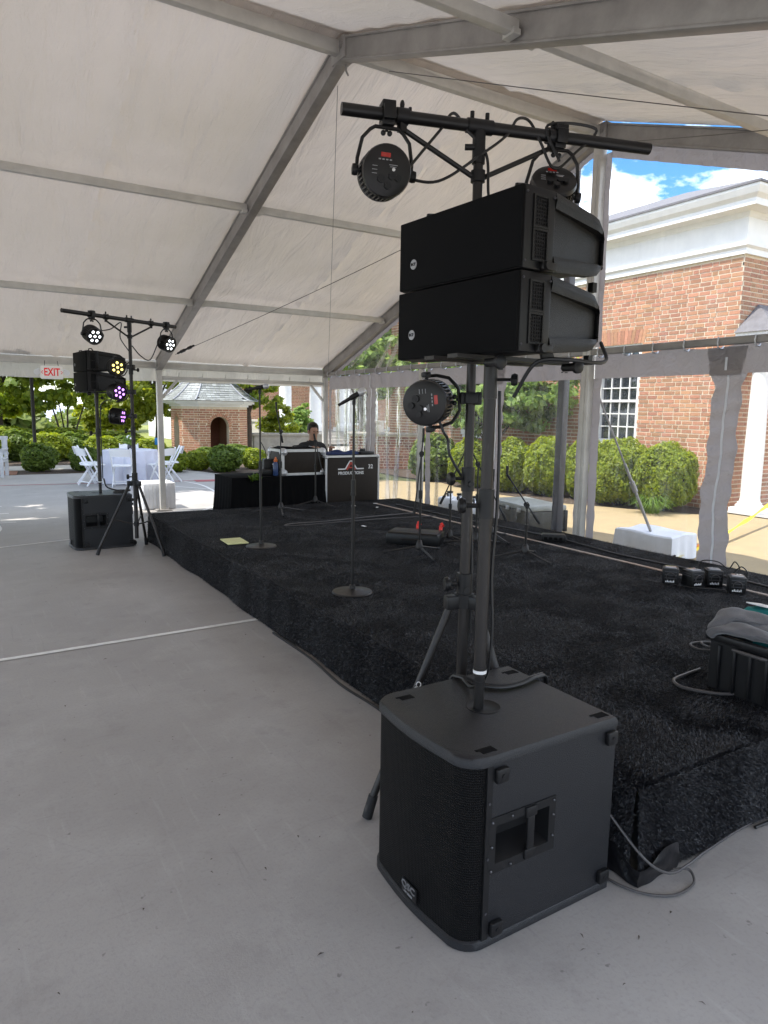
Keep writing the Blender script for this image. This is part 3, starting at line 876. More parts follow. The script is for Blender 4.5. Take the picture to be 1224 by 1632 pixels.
# lower curtain: fabric head band, clear windows, seam strips
def cx(y, z):
    k = (2.2-z)/2.2
    return XG+0.055 + k*(0.018*math.sin(y*4.1+z*.8)+0.010*math.sin(y*11+z*2.1)) + 0.006*math.sin(y*19)
ybounds = [(YE-.06, 8.30), (8.18, YR+.04), (YR-.04, 2.2), (2.08, YN+.06)]
for n_, (ya, yb) in enumerate(ybounds):
    band = tb('wall_curtain', 'wall_fabric', lambda b: b.grid(lambda u, v: (cx(ya+(yb-ya)*u, 2.2)+0.012*v*math.sin((ya+(yb-ya)*u)*21), ya+(yb-ya)*u, 2.235-0.235*v+0.012*math.sin(u*PI*8)*(1-v)), 90, 5))
    ymid = (ya+yb)/2
    for (a, c) in ((ya-.10, ymid+.13), (ymid-.13, yb+.10)):
        tb('clear_window', 'clear_blurry' if n_ == 0 else 'clear', lambda b: b.grid(lambda u, v: (cx(a+(c-a)*u, 2.0-1.93*v), a+(c-a)*u, 2.005-1.93*v), 44, 34), band)
    tb('bottom_hem', 'wall_fabric', lambda b: b.grid(lambda u, v: (cx(ya+(yb-ya)*u, .1)-.003, ya+(yb-ya)*u, 0.10-0.09*v), 70, 2), band)
    for (yy, w, flare) in ((ya-.05, .10, 0), (yb+.05, .10, 0), (ymid, .27, 1)):
        def strip(u, v):
            z = 2.0-1.9*v
            wl = w*(1.0+0.06*math.sin(z*17+yy))
            if flare and v < 0.06: wl *= 1+0.25*(1-v/0.06)
            y = yy+(u-.5)*wl + (0.022*math.sin(z*2.6)+0.008*math.sin(z*9) if flare else 0) - (0.03*v if flare else 0)
            return (cx(y, z)-0.006-0.010*math.sin(z*31+u*3)*(1 if flare else .4)*(0.4+abs(u-.5)), y, z)
        tb('seam_strip', 'wall_fabric', lambda b: b.grid(strip, 8, 150), band)
        if flare:
            def zipf(u, v):
                z = 2.2-2.1*v; q = strip(.5, (2.0-z)/1.9) if z < 2.0 else (cx(yy, 2.0)-.012, yy, z)
                return (q[0]-0.006, q[1]+(u-.5)*0.022, z)
            tb('zipper', 'white_cloth', lambda b: b.grid(zipf, 1, 90), band)
            if n_ in (1, 2):
                tb('seam_strip', 'wall_fabric', lambda b: b.grid(lambda u, v: (cx(yy, 2.1)-.016-.01*math.sin(v*8), yy+(u-.5)*(w+.10-.08*v), 2.225-.24*v), 6, 10), band)
    k = ya-0.12
    while k > yb+.05:
        tb('hook', 'silver', lambda b: b.tube([(XG-.045, k, HE+.035), (XG-.055, k, HE-.01), (XG-.04, k, HE-.055), (XG+.02, k, HE-.06), (XG+.05, k+.01, HE-.04)], 0.007, 6), band, smooth=True)
        k -= 0.33
def pm_(b):
    for (px, pz, w) in ((5.85, 2.13, .012), (5.80, 2.12, .03), (5.75, 2.13, .02), (5.83, 2.085, .03), (5.77, 2.08, .04)):
        b.box((XG+.035, px-.24, pz), (.003, w, .012))
tb('printed_marks', 'dark_steel', pm_)

# ------------------------------------------------------------------ stage under black carpet
stage = thing('stage', 'low stage covered in black shaggy carpet under the tent', 'stage', ((XS+XB)/2, (YS+YT)/2, 0))
def wob(x, a=.012): return a*math.sin(x*3.1)+a*.6*math.sin(x*7.7+1)
def st_top(b):
    b.grid(lambda u, v: (XS+(XB-XS)*u, YS+(YT-YS)*v, HS+0.003*math.sin(u*23+v*17)+0.004*math.sin(v*31+u*5)*math.sin(u*9)), 60, 110)
tb('carpet', 'drape', st_top, stage)
M['carpet'] = mat('black_carpet', (0.005, 0.0053, 0.007), 0.8, var=0.6, vscale=3.2, col2=(0.0022, 0.0023, 0.0032), bump=1.0, bscale=70, bdist=0.03, spec=0.2)
stage.children[0].data.materials[0] = M['carpet']
M['carpet_pile'] = mat('carpet_pile', (0.0115, 0.0118, 0.0155), 0.38, rand=0.97, spec=0.8)
def skirt(b):
    # long side facing the audience, near side, far side
    b.grid(lambda u, v: (XS-0.012*min(1, v*9)-0.018*v+wob(u*7)*v, YS+(YT-YS)*u, HS*(1-v)+0.006*v), 90, 8)
    b.grid(lambda u, v: (XS-0.008*min(1, v*9)+(XB-XS)*u, YS-0.012*min(1, v*9)-0.03*v+wob(u*5, .018)*v, HS*(1-v)+(0.008+0.055*max(0, math.sin(u*9-0.9))*u)*v), 80, 8)
    b.grid(lambda u, v: (XS+(XB-XS)*u, YT+0.012*min(1, v*9)+wob(u*6)*v, HS*(1-v)+.004), 40, 6)
sk = tb('carpet_skirt', 'carpet', skirt, stage)
tb('seam_board', 'wood_edge', lambda b: b.box((4.955, (YS+YT)/2-.1, HS+.004), (0.035, YT-YS-.5, 0.010)), stage)
# shaggy pile: tufts too many to count
def pile(n, fn, nrm, L, w, name):
    p = fn(n)
    # the nap leans this way and that in broad brushed patches
    ph_ = 3*np.sin(p[:, 0]*2.1+1.7*np.sin(p[:, 1]*1.3))+2.4*np.sin(p[:, 1]*2.9+p[:, 0]*.9)+1.2*np.sin(p[:, 0]*9+p[:, 1]*5)+.8*np.sin(p[:, 1]*17-p[:, 0]*8)
    lean = np.stack([np.cos(ph_), np.sin(ph_), np.zeros(n)], 1)*.75 if abs(nrm[2]) > .5 else np.stack([np.sin(ph_)*(abs(nrm[1]) > .3), np.sin(ph_)*(abs(nrm[0]) > .3), np.cos(ph_)], 1)*.3
    d = np.tile(np.array(nrm, float), (n, 1)) + nrg.normal(0, .5, (n, 3)) + lean
    d /= np.linalg.norm(d, axis=1, keepdims=True)
    s = np.cross(d, nrg.normal(0, 1, (n, 3))); s /= np.linalg.norm(s, axis=1, keepdims=True)+1e-9
    l = L*(.5+nrg.random((n, 1)))
    v = np.stack([p-s*w, p+s*w, p+d*l], axis=1).reshape(-1, 3)
    v -= np.array([(XS+XB)/2, (YS+YT)/2, 0])
    o = npmesh(name, v, np.arange(n*3).reshape(n, 3), 'carpet_pile', stage)
    o['kind'] = 'stuff'
    return o
def f_top(n):
    y = YS + (YT-YS)*nrg.random(n)**1.9
    return np.stack([XS+(XB-XS)*nrg.random(n), y, np.full(n, HS+.002)], 1)
def f_near(n):
    u, v = nrg.random(n), nrg.random(n)
    x = XS-0.01+(XB-XS)*u**1.4
    uu_ = (x-XS)/(XB-XS)
    wv = .018*np.sin(uu_*5*3.1)+.011*np.sin(uu_*5*7.7+1)
    return np.stack([x, YS-0.015-0.03*v+wv*v, HS*(1-v)+(0.008+0.055*np.maximum(0, np.sin(uu_*9-0.9))*uu_)*v], 1)
def f_side(n):
    u, v = nrg.random(n)**1.8, nrg.random(n)
    return np.stack([XS-0.014-0.018*v+(.012*np.sin(u*7*3.1)+.0072*np.sin(u*7*7.7+1))*v, YS+(YT-YS)*u, HS*(1-v)+.004], 1)
pile(420000, f_top, (0, 0, .8), 0.011, 0.0012, 'carpet_pile')
pile(200000, f_near, (0, -.7, -.35), 0.011, 0.0011, 'carpet_pile')
def f_edge(n):
    k = nrg.random(n) < .55
    x = np.where(k, XS+(XB-XS)*nrg.random(n), XS-.004); y = np.where(k, YS-.004, YS+(YT-YS)*nrg.random(n)**1.6)
    return np.stack([x, y, HS-.006+.010*nrg.random(n)], 1)
pile(34000, f_edge, (-.35, -.35, .45), 0.012, 0.0013, 'carpet_pile')
pile(90000, f_side, (-.7, 0, -.35), 0.011, 0.0012, 'carpet_pile')
def wrap(b):
    def f(u, v):
        q = u*2-1
        if q < 0: x, y = XS-.034-.004*math.sin(v*5+u*5), YS-.040+.17*(-q)
        else: x, y = XS-.032+.22*q, YS-.052-.004*math.sin(v*5+u*6)
        k = .005*math.sin(u*17+v*3)*math.sin(v*4+u*7)
        return (x-k, y-k, .004+(.085+.025*math.sin(u*9))*v)
    b.grid(f, 60, 14)
tb('tape_wrap', 'plastic_wrap', wrap, stage)

# ------------------------------------------------------------------ brickwork
brick_me = bpy.data.meshes.new('brick')
bb = MB(); bb.box((0, 0, 0), (1, 1, 1))
brick_me.from_pydata(bb.v, [], bb.f); brick_me.materials.append(M['brick'])

def pix(p):
    d = Vector(p) - CAM; z = d.dot(fw)
    return (612+F*d.dot(rr)/z, 816-F*d.dot(uu)/z, z) if z > 0.1 else (-9e9, 0, 9e9)

def courses(o, ud, L, z0, z1, holes, ch=0.0775, bl=0.203, seed=1):
    """bricks of a wall: list of (centre along u, centre z, length, height); holes: (u0,u1,z0,z1)"""
    r = random.Random(seed)
    out = []
    k = 0
    z = z0
    while z+ch <= z1+1e-6:
        u = -r.uniform(0, .2) if k % 2 else -bl*.5
        j = k % 2
        while u < L:
            l = bl if (j % 3) else bl*.5
            j += 1
            a, c = max(u, 0), min(u+l, L)
            zc = z+ch/2
            segs = [(a, c)]
            for (h0, h1, g0, g1) in holes:
                if zc > g0 and zc < g1:
                    ns = []
                    for (p, q) in segs:
                        if q <= h0 or p >= h1: ns.append((p, q))
                        else:
                            if p < h0: ns.append((p, h0))
                            if q > h1: ns.append((h1, q))
                    segs = ns
            for (p, q) in segs:
                if q-p > .03: out.append(((p+q)/2, zc, q-p, ch-.019))
            u += l+.018
        z += ch; k += 1
    return out

def lay(root, parent, specs, m, nsingle, inview, depth=0.03, proud=0.007):
    """specs: (origin, udir, normal, bricks). The nsingle largest in view become parts, the rest one stuff part."""
    allb = []
    for (o, ud, nn, bl) in specs:
        o = Vector(o); ud = Vector(ud); nn = Vector(nn)
        for (u, z, l, h) in bl:
            c = o + ud*u + Vector((0, 0, z)) + nn*(proud+rnd.uniform(-.0025, .0025)-depth/2)
            px, py, zd = pix(c)
            vis = inview(px, py)
            size = l*h*abs(nn.dot((CAM-c).normalized()))/zd**2 if vis else 0
            allb.append((size, c, ud, nn, l, h))
    allb.sort(key=lambda q: -q[0])
    base = Vector(root.location)
    for (sz, c, ud, nn, l, h) in allb[:nsingle]:
        if sz <= 0: break
        ob = bpy.data.objects.new('brick', brick_me)
        COL.objects.link(ob)
        ob.parent = parent
        R = Matrix((ud, nn, Vector((0, 0, 1)))).transposed().to_4x4()
        ob.matrix_basis = Matrix.Translation(c-base) @ R @ Matrix.Diagonal((l, depth, h, 1))
    b = MB()
    for (sz, c, ud, nn, l, h) in allb[nsingle:]:
        R = Matrix((ud, nn, Vector((0, 0, 1)))).transposed()
        b.box(c-base, (l, depth, h), R)
    o = b.build('brickwork', m, parent, smooth=False)
    o['kind'] = 'stuff'
    return o

# ------------------------------------------------------------------ brick hall to the right of the tent
HX, HY = 11.30, 7.10
hall = thing('brick_hall', 'red brick hall with a deep white cornice beside the clear tent wall', 'building', (HX, HY, 0))
HL = 11.0; HWD = 9.0; HTOP = 4.30
W_OPEN = [(1.93, 2.95, 1.08, 3.0), (6.2, 7.22, 1.08, 3.0)]      # window openings along the long wall (from the corner)
def core(b):
    # wall body with real openings: strips round each window
    t = .30
    xs = [0]
    for w in W_OPEN: xs += [w[0], w[1]]
    xs += [HL]
    for k in range(0, len(xs)-1):
        a, c = xs[k], xs[k+1]
        if k % 2 == 0: b.box((HX+t/2, HY+(a+c)/2, HTOP/2), (t, c-a, HTOP))
        else:
            w = W_OPEN[k//2]
            b.box((HX+t/2, HY+(a+c)/2, w[2]/2), (t, c-a, w[2]))
            b.box((HX+t/2, HY+(a+c)/2, (w[3]+HTOP)/2), (t, c-a, HTOP-w[3]))
    b.box((HX+t+(HWD-t)/2, HY+t/2, HTOP/2), (HWD-t, t, HTOP))
    b.box((HX+HWD-t/2, HY+t+(HL-2*t)/2, HTOP/2), (t, HL-2*t, HTOP))
    b.box((HX+t+(HWD-2*t)/2, HY+HL-t/2, HTOP/2), (HWD-2*t, t, HTOP))
wall = tb('wall', 'mortar', core, hall, smooth=False)
HEAD = [(w[0]-.08, w[1]+.08, w[3], w[3]+.27) for w in W_OPEN]
lb = courses((0, 0, 0), None, HL, 0.0, HTOP-.02, W_OPEN+HEAD, seed=3)
rb = courses((0, 0, 0), None, HWD, 0.0, HTOP-.02, [], seed=4)
lay(hall, wall, [((HX, HY, 0), (0, 1, 0), (-1, 0, 0), lb), ((HX, HY, 0), (1, 0, 0), (0, -1, 0), rb)], 'brick', 300,
    lambda x, y: (958 < x < 1224 and 380 < y < 560) or (1020 < x < 1160 and 590 < y < 740) or (1150 < x < 1224 and 590 < y < 810))
for w, hd in zip(W_OPEN, HEAD):
    def jack(b):
        n = 14
        for k in range(n):
            a0 = hd[0]+(hd[1]-hd[0])*k/n+.004; a1 = hd[0]+(hd[1]-hd[0])*(k+1)/n-.004
            mid = (hd[0]+hd[1])/2; sp = 0.16
            f = lambda a, top: mid+(a-mid)*(1+sp*top)
            pts = [(-.008, f(a0, -.3), hd[2]+.006), (-.008, f(a1, -.3), hd[2]+.006), (-.008, f(a1, .4), hd[3]-.006), (-.008, f(a0, .4), hd[3]-.006)]
            b.extr(pts, (HX, HY, 0), (.03, 0, 0))
    tb('jack_arch', 'brick', jack, wall, smooth=False)
    y0, y1, z0, z1 = HY+w[0], HY+w[1], w[2], w[3]
    def wf(b):
        xf = HX+.03
        for (a, c) in ((y0, y0+.07), (y1-.07, y1)): b.box((xf+.05, (a+c)/2, (z0+z1)/2), (.12, c-a, z1-z0))
        b.box((xf+.05, (y0+y1)/2, z1-.035), (.119, y1-y0-.14, .07)); b.box((xf+.05, (y0+y1)/2, z0+.035), (.119, y1-y0-.14, .07))
    fr = tb('window', 'white_paint', wf, hall)
    tb('sill', 'white_paint', lambda b: b.rbox((HX-.03, (y0+y1)/2, z0-.04), (.16, y1-y0+.12, .07), .008), fr)
    def mun(b):
        ya, yb, za, zb = y0+.07, y1-.07, z0+.07, z1-.07
        for k in range(1, 4): b.box((HX+.085, ya+(yb-ya)*k/4, (za+zb)/2), (.03, .024, zb-za))
        for k in range(1, 7):
            b.box((HX+.083 if k != 3 else HX+.075, (ya+yb)/2, za+(zb-za)*k/7), (.028 if k != 3 else .05, yb-ya, .022 if k != 3 else .05))
    tb('muntin', 'white_paint', mun, fr, smooth=False)
    ya, yb, za, zb = y0+.07, y1-.07, z0+.07, z1-.07
    for i in range(4):
        for j in range(7):
            cy, cz = ya+(yb-ya)*(i+.5)/4, za+(zb-za)*(j+.5)/7
            tb('pane', 'glass_dark', lambda b: b.box((HX+.10, cy, cz), (.006, (yb-ya)/4-.02, (zb-za)/7-.02), Matrix.Rotation(rnd.uniform(-.01, .01), 3, 'Z')), fr, smooth=False)
    for s, yy in ((1, y1+.02), (-1, y0-.02-.0)):
        if s > 0:
            tb('shutter', 'white_paint', lambda b: [b.box((HX-.025, yy+.10, (z0+z1)/2), (.035, .18, z1-z0)), b.box((HX-.046, yy+.10, (z0+z1)/2+.4), (.008, .11, .7)), b.box((HX-.046, yy+.10, (z0+z1)/2-.45), (.008, .11, .7))], hall)
# cornice: bed mould, frieze, crown, as one profile swept round the corner
prof = [(0.00, HTOP), (.05, HTOP), (.05, HTOP+.09), (.09, HTOP+.13), (.09, HTOP+.19), (.035, HTOP+.20), (.035, HTOP+.58), (.06, HTOP+.60), (.09, HTOP+.66), (.30, HTOP+.68), (.30, HTOP+.78), (.36, HTOP+.84), (.40, HTOP+.93), (.40, HTOP+.97), (0.0, HTOP+.97)]
def corn(b):
    vs = []; n = len(prof)
    for (px, z) in prof: vs.append((HX-px, HY+HL, z))
    for (px, z) in prof: vs.append((HX-px, HY-px, z))
    for (px, z) in prof: vs.append((HX+HWD, HY-px, z))
    fs = []
    for s in range(2):
        for k in range(n-1): fs.append((s*n+k, s*n+k+1, (s+1)*n+k+1, (s+1)*n+k))
    b.add(vs, fs)
tb('cornice', 'white_paint', corn, hall, smooth=False)
def hroof(b):
    z = HTOP+.972
    e = .42
    c = [(HX-e, HY-e, z), (HX+HWD+e, HY-e, z), (HX+HWD+e, HY+HL+e, z), (HX-e, HY+HL+e, z)]
    k = HWD/2+e; pitch = .375
    top = [(HX-e+k, HY-e+k, z+k*pitch), (HX-e+k, HY+HL+e-k, z+k*pitch)]
    lo = [(p[0], p[1], p[2]-.0) for p in c]
    b.add(lo+[(p[0], p[1], p[2]+.035) for p in c]+top, [(0, 1, 5, 4), (1, 2, 6, 5), (2, 3, 7, 6), (3, 0, 4, 7), (4, 5, 8), (5, 6, 9, 8), (6, 7, 9), (7, 4, 8, 9), (3, 2, 1, 0)])
tb('roof', 'roof_dark', hroof, hall, smooth=False)
# small columned porch on the shaded face
px0 = HX+.16
def ent(b):
    b.box((px0+1.2, HY-.32, 2.72), (2.7, .46, .34)); b.box((px0+1.2, HY-.34, 2.92), (2.84, .62, .07)); b.box((px0+1.2, HY-.36, 2.985), (2.94, .68, .06))
tb('porch_beam', 'white_paint', ent, hall, smooth=False)
def proof(b):
    z = 3.017
    x0_, x1_, y0_ = px0-.30, px0+2.75, HY-.72
    b.add([(x0_, y0_, z), (x1_, y0_, z), (x1_, HY-.01, z), (x0_, HY-.01, z), (x0_+.62, HY-.02, z+.52), (x1_-.5, HY-.02, z+.52)], [(0, 1, 5, 4), (3, 0, 4), (1, 2, 5), (0, 3, 2, 1)])
tb('porch_roof', 'roof_dark', proof, hall, smooth=False)
def colm(b, x, y, h, r):
    b.box((x, y, .05), (r*3, r*3, .09))
    b.lathe([(r*1.42, .095), (r*1.45, .13), (r*1.25, .16), (r*1.25, .18), (r*1.08, .20), (r, .26), (r*1.0, h*.4), (r*.86, h-.16), (r*.95, h-.15), (r*.95, h-.12), (r*.88, h-.12), (r*1.15, h-.06), (r*1.15, h-.05)], (x, y, 0), n=24)
    b.box((x, y, h-.025), (r*2.6, r*2.6, .05))
for dx in (.06, 2.4):
    tb('porch_column', 'white_paint', lambda b: colm(b, px0+dx, HY-.33, 2.55, .155), hall)
sheet('porch_floor', [(HX-.1, HY-1.0), (HX+4, HY-1.0), (HX+4, HY-.02), (HX-.1, HY-.02)], 0.004, 'pale_walk')

# ------------------------------------------------------------------ brick well house (gazebo)
GX, GY = 7.57, 24.1
gz = thing('brick_gazebo', 'small brick pavilion with arched openings and a flared slate roof', 'pavilion', (GX, GY, 0))
h1 = 1.135; hc = .69; ZT = 1.70
octo = [(hc, -h1), (h1, -hc), (h1, hc), (hc, h1), (-hc, h1), (-h1, hc), (-h1, -hc), (-hc, -h1)]
def arch_wall(b, cx_, cy_, ux, nrm, L, aw, spring, t):
    """wall panel L wide with an arched opening aw wide; ux along, nrm outward"""
    ux = Vector(ux); nrm = Vector(nrm); c0 = Vector((cx_, cy_, 0))
    N = 12; r = aw/2
    inner = [(-r, 0)] + [(-r*math.cos(PI*k/N), spring+r*math.sin(PI*k/N)) for k in range(N+1)] + [(r, 0)]
    outer = [(-L/2, 0)] + [(-L/2 if math.cos(PI*k/N) > .5 else (L/2 if math.cos(PI*k/N) < -.5 else -L/2*math.cos(PI*k/N)*2), spring+(ZT-spring)*min(1, math.sin(PI*k/N)*1.2)) for k in range(N+1)] + [(L/2, 0)]
    n = len(inner)
    vs = []
    for dpt in (0, -t):
        for (u, z) in inner: vs.append(c0+ux*u+nrm*dpt+Vector((0, 0, z)))
        for (u, z) in outer: vs.append(c0+ux*u+nrm*dpt+Vector((0, 0, z)))
    fs = []
    for k in range(n-1):
        fs.append((k, n+k, n+k+1, k+1))
        fs.append((2*n+k+1, 3*n+k+1, 3*n+k, 2*n+k))
        fs.append((k+1, 2*n+k+1, 2*n+k, k))
        fs.append((n+k, 3*n+k, 3*n+k+1, n+k+1))
    b.add(vs, fs)
faces = [((0, -h1), (1, 0, 0), (0, -1, 0)), ((-h1, 0), (0, -1, 0), (-1, 0, 0)), ((h1, 0), (0, 1, 0), (1, 0, 0)), ((0, h1), (-1, 0, 0), (0, 1, 0))]
def gw(b):
    for (c, ux, nn) in faces: arch_wall(b, c[0], c[1], ux, nn, 2*hc, .64, 1.05, .24)
    for sx in (-1, 1):
        for sy in (-1, 1):
            p = [(sx*hc, sy*h1), (sx*h1, sy*hc), (sx*(h1-.22), sy*(hc-.1)), (sx*(hc-.1), sy*(h1-.22))]
            if sx*sy > 0: p = p[::-1]
            b.prism(p, 0, ZT)
gwall = MB(); gw(gwall); gwall = gwall.build('wall', 'mortar', gz, smooth=False)
specs = []
for (c, ux, nn) in faces[:2]:
    hole = []
    r = .32+.115
    for k in range(14):
        za = 1.05+r*k/14
        w_ = math.sqrt(max(0, r*r-(r*(k+.5)/14)**2)) if True else 0
        hole.append((hc-w_, hc+w_, za, za+r/14))
    hole.append((hc-.32, hc+.32, 0, 1.05))
    o = Vector((GX+c[0], GY+c[1], 0)) - Vector(ux)*hc
    specs.append((o, ux, nn, courses(None, None, 2*hc, 0, ZT, hole, seed=7)))
d8 = math.sqrt(.5)
specs.append((Vector((GX-h1, GY-hc, 0)), (d8, -d8, 0), (-d8, -d8, 0), courses(None, None, (h1-hc)/d8, 0, ZT, [], seed=9)))
specs.append((Vector((GX+hc, GY-h1, 0)), (d8, d8, 0), (d8, -d8, 0), courses(None, None, (h1-hc)/d8, 0, ZT, [], seed=10)))
lay(gz, gwall, specs, 'brick', 300, lambda x, y: 260 < x < 395 and 650 < y < 735)
def vous(b):
    for (c, ux, nn) in faces[:2]:
        ux = Vector(ux); nn = Vector(nn); c0 = Vector((c[0], c[1], 1.05))
        N = 19
        for k in range(N):
            a0, a1 = PI*(k+.08)/N, PI*(k+.92)/N
            pts = [c0+ux*(-q*math.cos(a))+Vector((0, 0, q*math.sin(a)))+nn*.012 for (q, a) in ((.325, a0), (.325, a1), (.43, a1), (.43, a0))]
            b.extr(pts, (0, 0, 0), nn*-.04)
vb = MB(); vous(vb); vb = vb.build('arch_brick', 'brick', gwall, smooth=False); vb['kind'] = 'stuff'
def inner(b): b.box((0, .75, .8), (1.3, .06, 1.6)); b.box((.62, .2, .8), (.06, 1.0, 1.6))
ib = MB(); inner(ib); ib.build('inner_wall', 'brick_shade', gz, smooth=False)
def gtrim(b):
    for (e, z0_, z1_) in ((.05, ZT, ZT+.07), (.16, ZT+.07, ZT+.11), (.24, ZT+.11, ZT+.20)):
        q = e*.41
        P = [(hc+q, -h1-e), (h1+e, -hc-q), (h1+e, hc+q), (hc+q, h1+e), (-hc-q, h1+e), (-h1-e, hc+q), (-h1-e, -hc-q), (-hc-q, -h1-e)]
        b.prism(P, z0_, z1_)
gb = MB(); gtrim(gb); gb.build('eave_trim', 'white_paint', gz, smooth=False)
# flared roof laid in courses of slates
NC = 20
def rprof(t): # t 0 eave .. 1 apex -> (scale, z)
    return (1.28*(1-t)**1.18+.0, ZT+.20 + 1.75*(t**1.22))
slates = MB()
for k in range(NC):
    s0, z0_ = rprof(k/NC); s1, z1_ = rprof(min(1, (k+1.25)/NC))
    for e in range(8):
        a = Vector((octo[e][0], octo[e][1], 0)); c = Vector((octo[(e+1) % 8][0], octo[(e+1) % 8][1], 0))
        n = max(1, int((c-a).length*s0/.15))
        off = .5*(k % 2)
        for j in range(-1, n+1):
            f0, f1 = max(0, (j+off)/n), min(1, (j+1+off)/n)
            if f1-f0 < .05: continue
            f0 += .02/n; f1 -= .02/n
            nn = ((a+c)/2).normalized()*(.018+rnd.uniform(0, .006))
            p = [a.lerp(c, f0)*s0+nn, a.lerp(c, f1)*s0+nn, a.lerp(c, f1)*s1, a.lerp(c, f0)*s1]
            zs = [z0_+.012, z0_+.012, z1_, z1_]
            vs = [(q.x, q.y, zz_) for q, zz_ in zip(p, zs)]
            vs += [(q.x, q.y, zz_-.014) for q, zz_ in zip(p[:2], zs[:2])]
            slates.add(vs, [(0, 1, 2, 3), (1, 0, 4, 5)])
so = slates.build('roof_slates', 'slate', gz, smooth=False); so['kind'] = 'stuff'
hip = MB()
for e in range(8):
    pts = []
    for k in range(11):
        s, z = rprof(k/10)
        pts.append((octo[e][0]*s*1.015, octo[e][1]*s*1.015, z+.03))
    hip.tube(pts, .022, 5)
hip.lathe([(.10, ZT+1.9), (.06, ZT+2.1), (.09, ZT+2.18), (.02, ZT+2.4)], (0, 0, 0), n=10)
hip.build('hip_ridge', 'grey_roof', gz)

# ------------------------------------------------------------------ far buildings
fb = thing('grey_roofed_house', 'house with a broad grey shingled roof standing behind the brick pavilion', 'house', (12.5, 40, 0))
q = MB(); q.box((0, 0, 1.2), (5.6, 5, 2.4)); q.build('wall', 'white_paint', fb, smooth=False)
q = MB(); q.add([(-3.1, -2.9, 2.35), (3.1, -2.9, 2.35), (3.1, 2.9, 2.35), (-3.1, 2.9, 2.35), (-3.1, 0, 5.2), (3.1, 0, 5.2)], [(0, 1, 5, 4), (2, 3, 4, 5), (0, 4, 3), (1, 2, 5)])
for k in range(15):
    f = k/15
    q.box((0, -2.9+2.9*f-.06, 2.36+2.85*f), (6.2, .2, .03), Matrix.Rotation(.776, 3, 'X'))
q.build('roof', 'grey_roof', fb, smooth=False)

pt = thing('columned_mansion', 'brick mansion with tall white portico columns behind the mixing cases', 'building', (15.2, 31, 0))
q = MB(); q.box((2.2, 4.3, 4.2), (10.4, .4, 8.4)); mw = q.build('wall', 'brick', pt, smooth=False)
bl = courses(None, None, 10.4, 0.6, 5.0, [], seed=21)
bm_ = MB()
for (u, z, l, h) in bl:
    if z < 4.6: bm_.box((-3.0+u, 4.09, z), (l, .03, h))
bo = bm_.build('brickwork', 'brick', mw, smooth=False); bo['kind'] = 'stuff'
q = MB(); q.box((2.2, 4.093, 2.5), (10.4, .02, 4.3)); q.build('mortar_bed', 'mortar', mw, smooth=False)
for (x, z, wd, h) in ((4.6, 2.2, 1.0, 2.6),):
    q = MB()
    for s in (-1, 1): q.box((x+s*wd/2, 4.04, z), (.14, .1, h+.14))
    q.box((x, 4.04, z+h/2), (wd-.14, .1, .14)); q.box((x, 4.04, z-h/2), (wd-.14, .1, .14)); q.box((x, 4.04, z), (.05, .06, h-.14)); q.box((x, 4.045, z), (wd-.2, .06, .05))
    wn = q.build('window', 'white_paint', pt, smooth=False)
    q = MB(); q.box((x, 4.055, z), (wd-.14, .02, h-.14)); q.build('pane', 'glass_dark', wn, smooth=False)
for x in (-1.75, -.15, 1.45, 3.05, 4.65, 6.2):
    q = MB()
    q.box((x, 0, .72), (.86, .86, .18))
    q.lathe([(.40, .81), (.40, .9), (.33, .98), (.30, 1.05), (.29, 3), (.25, 6.6), (.31, 6.7), (.33, 6.85)], (x, 0, 0), n=22)
    q.build('column', 'white_paint', pt)
q = MB(); q.box((2.2, 1.5, 7.2), (9.6, 4.4, .7)); q.box((2.2, 1.5, 7.65), (10.2, 5, .2)); q.build('entablature', 'white_paint', pt, smooth=False)
q = MB(); q.box((2.2, 1.7, .31), (9.8, 4.4, .62)); q.build('porch_floor', 'stone', pt, smooth=False)
for k in range(4):
    q = MB(); q.rbox((-.6, -.75-.33*k, .25-.075*k+.125-.05), (5.2, .34, .5-.15*k), .01); q.build('step', 'stone', pt)
q = MB()
for s in (-1, 1): q.box((-.6+s*2.85, -1.3, .55), (.45, 1.7, 1.1)); q.box((-.6+s*2.85, -1.3, 1.14), (.56, 1.82, .09))
q.build('cheek_wall', 'stone', pt, smooth=False)

lw = thing('garden_wall', 'low brown brick garden wall with a pale stone cap beyond the clear curtain', 'wall', (10.6, 17.0, 0), -.55)
q = MB(); q.box((0, 0, .48), (2.3, .3, .96)); lwc = q.build('wall', 'mortar', lw, smooth=False)
q = MB()
for (u, z, l, h) in courses(None, None, 2.3, 0, .94, [], seed=5): q.box((-1.15+u, -.142, z), (l, .03, h))
qq = q.build('brickwork', 'brick_shade', lwc, smooth=False); qq['kind'] = 'stuff'
q = MB(); q.rbox((0, 0, 1.0), (2.42, .42, .08), .015); q.build('cap', 'stone', lw)

sw = thing('stone_planter_wall', 'pale stone terrace wall beside the portico steps', 'wall', (10.6, 24.2, 0), -.2)
q = MB(); q.box((0, 0, .34), (2.6, .5, .68)); q.build('wall', 'stone', sw, smooth=False)
q = MB(); q.rbox((0, 0, .73), (2.75, .62, .09), .015); q.build('cap', 'stone', sw)

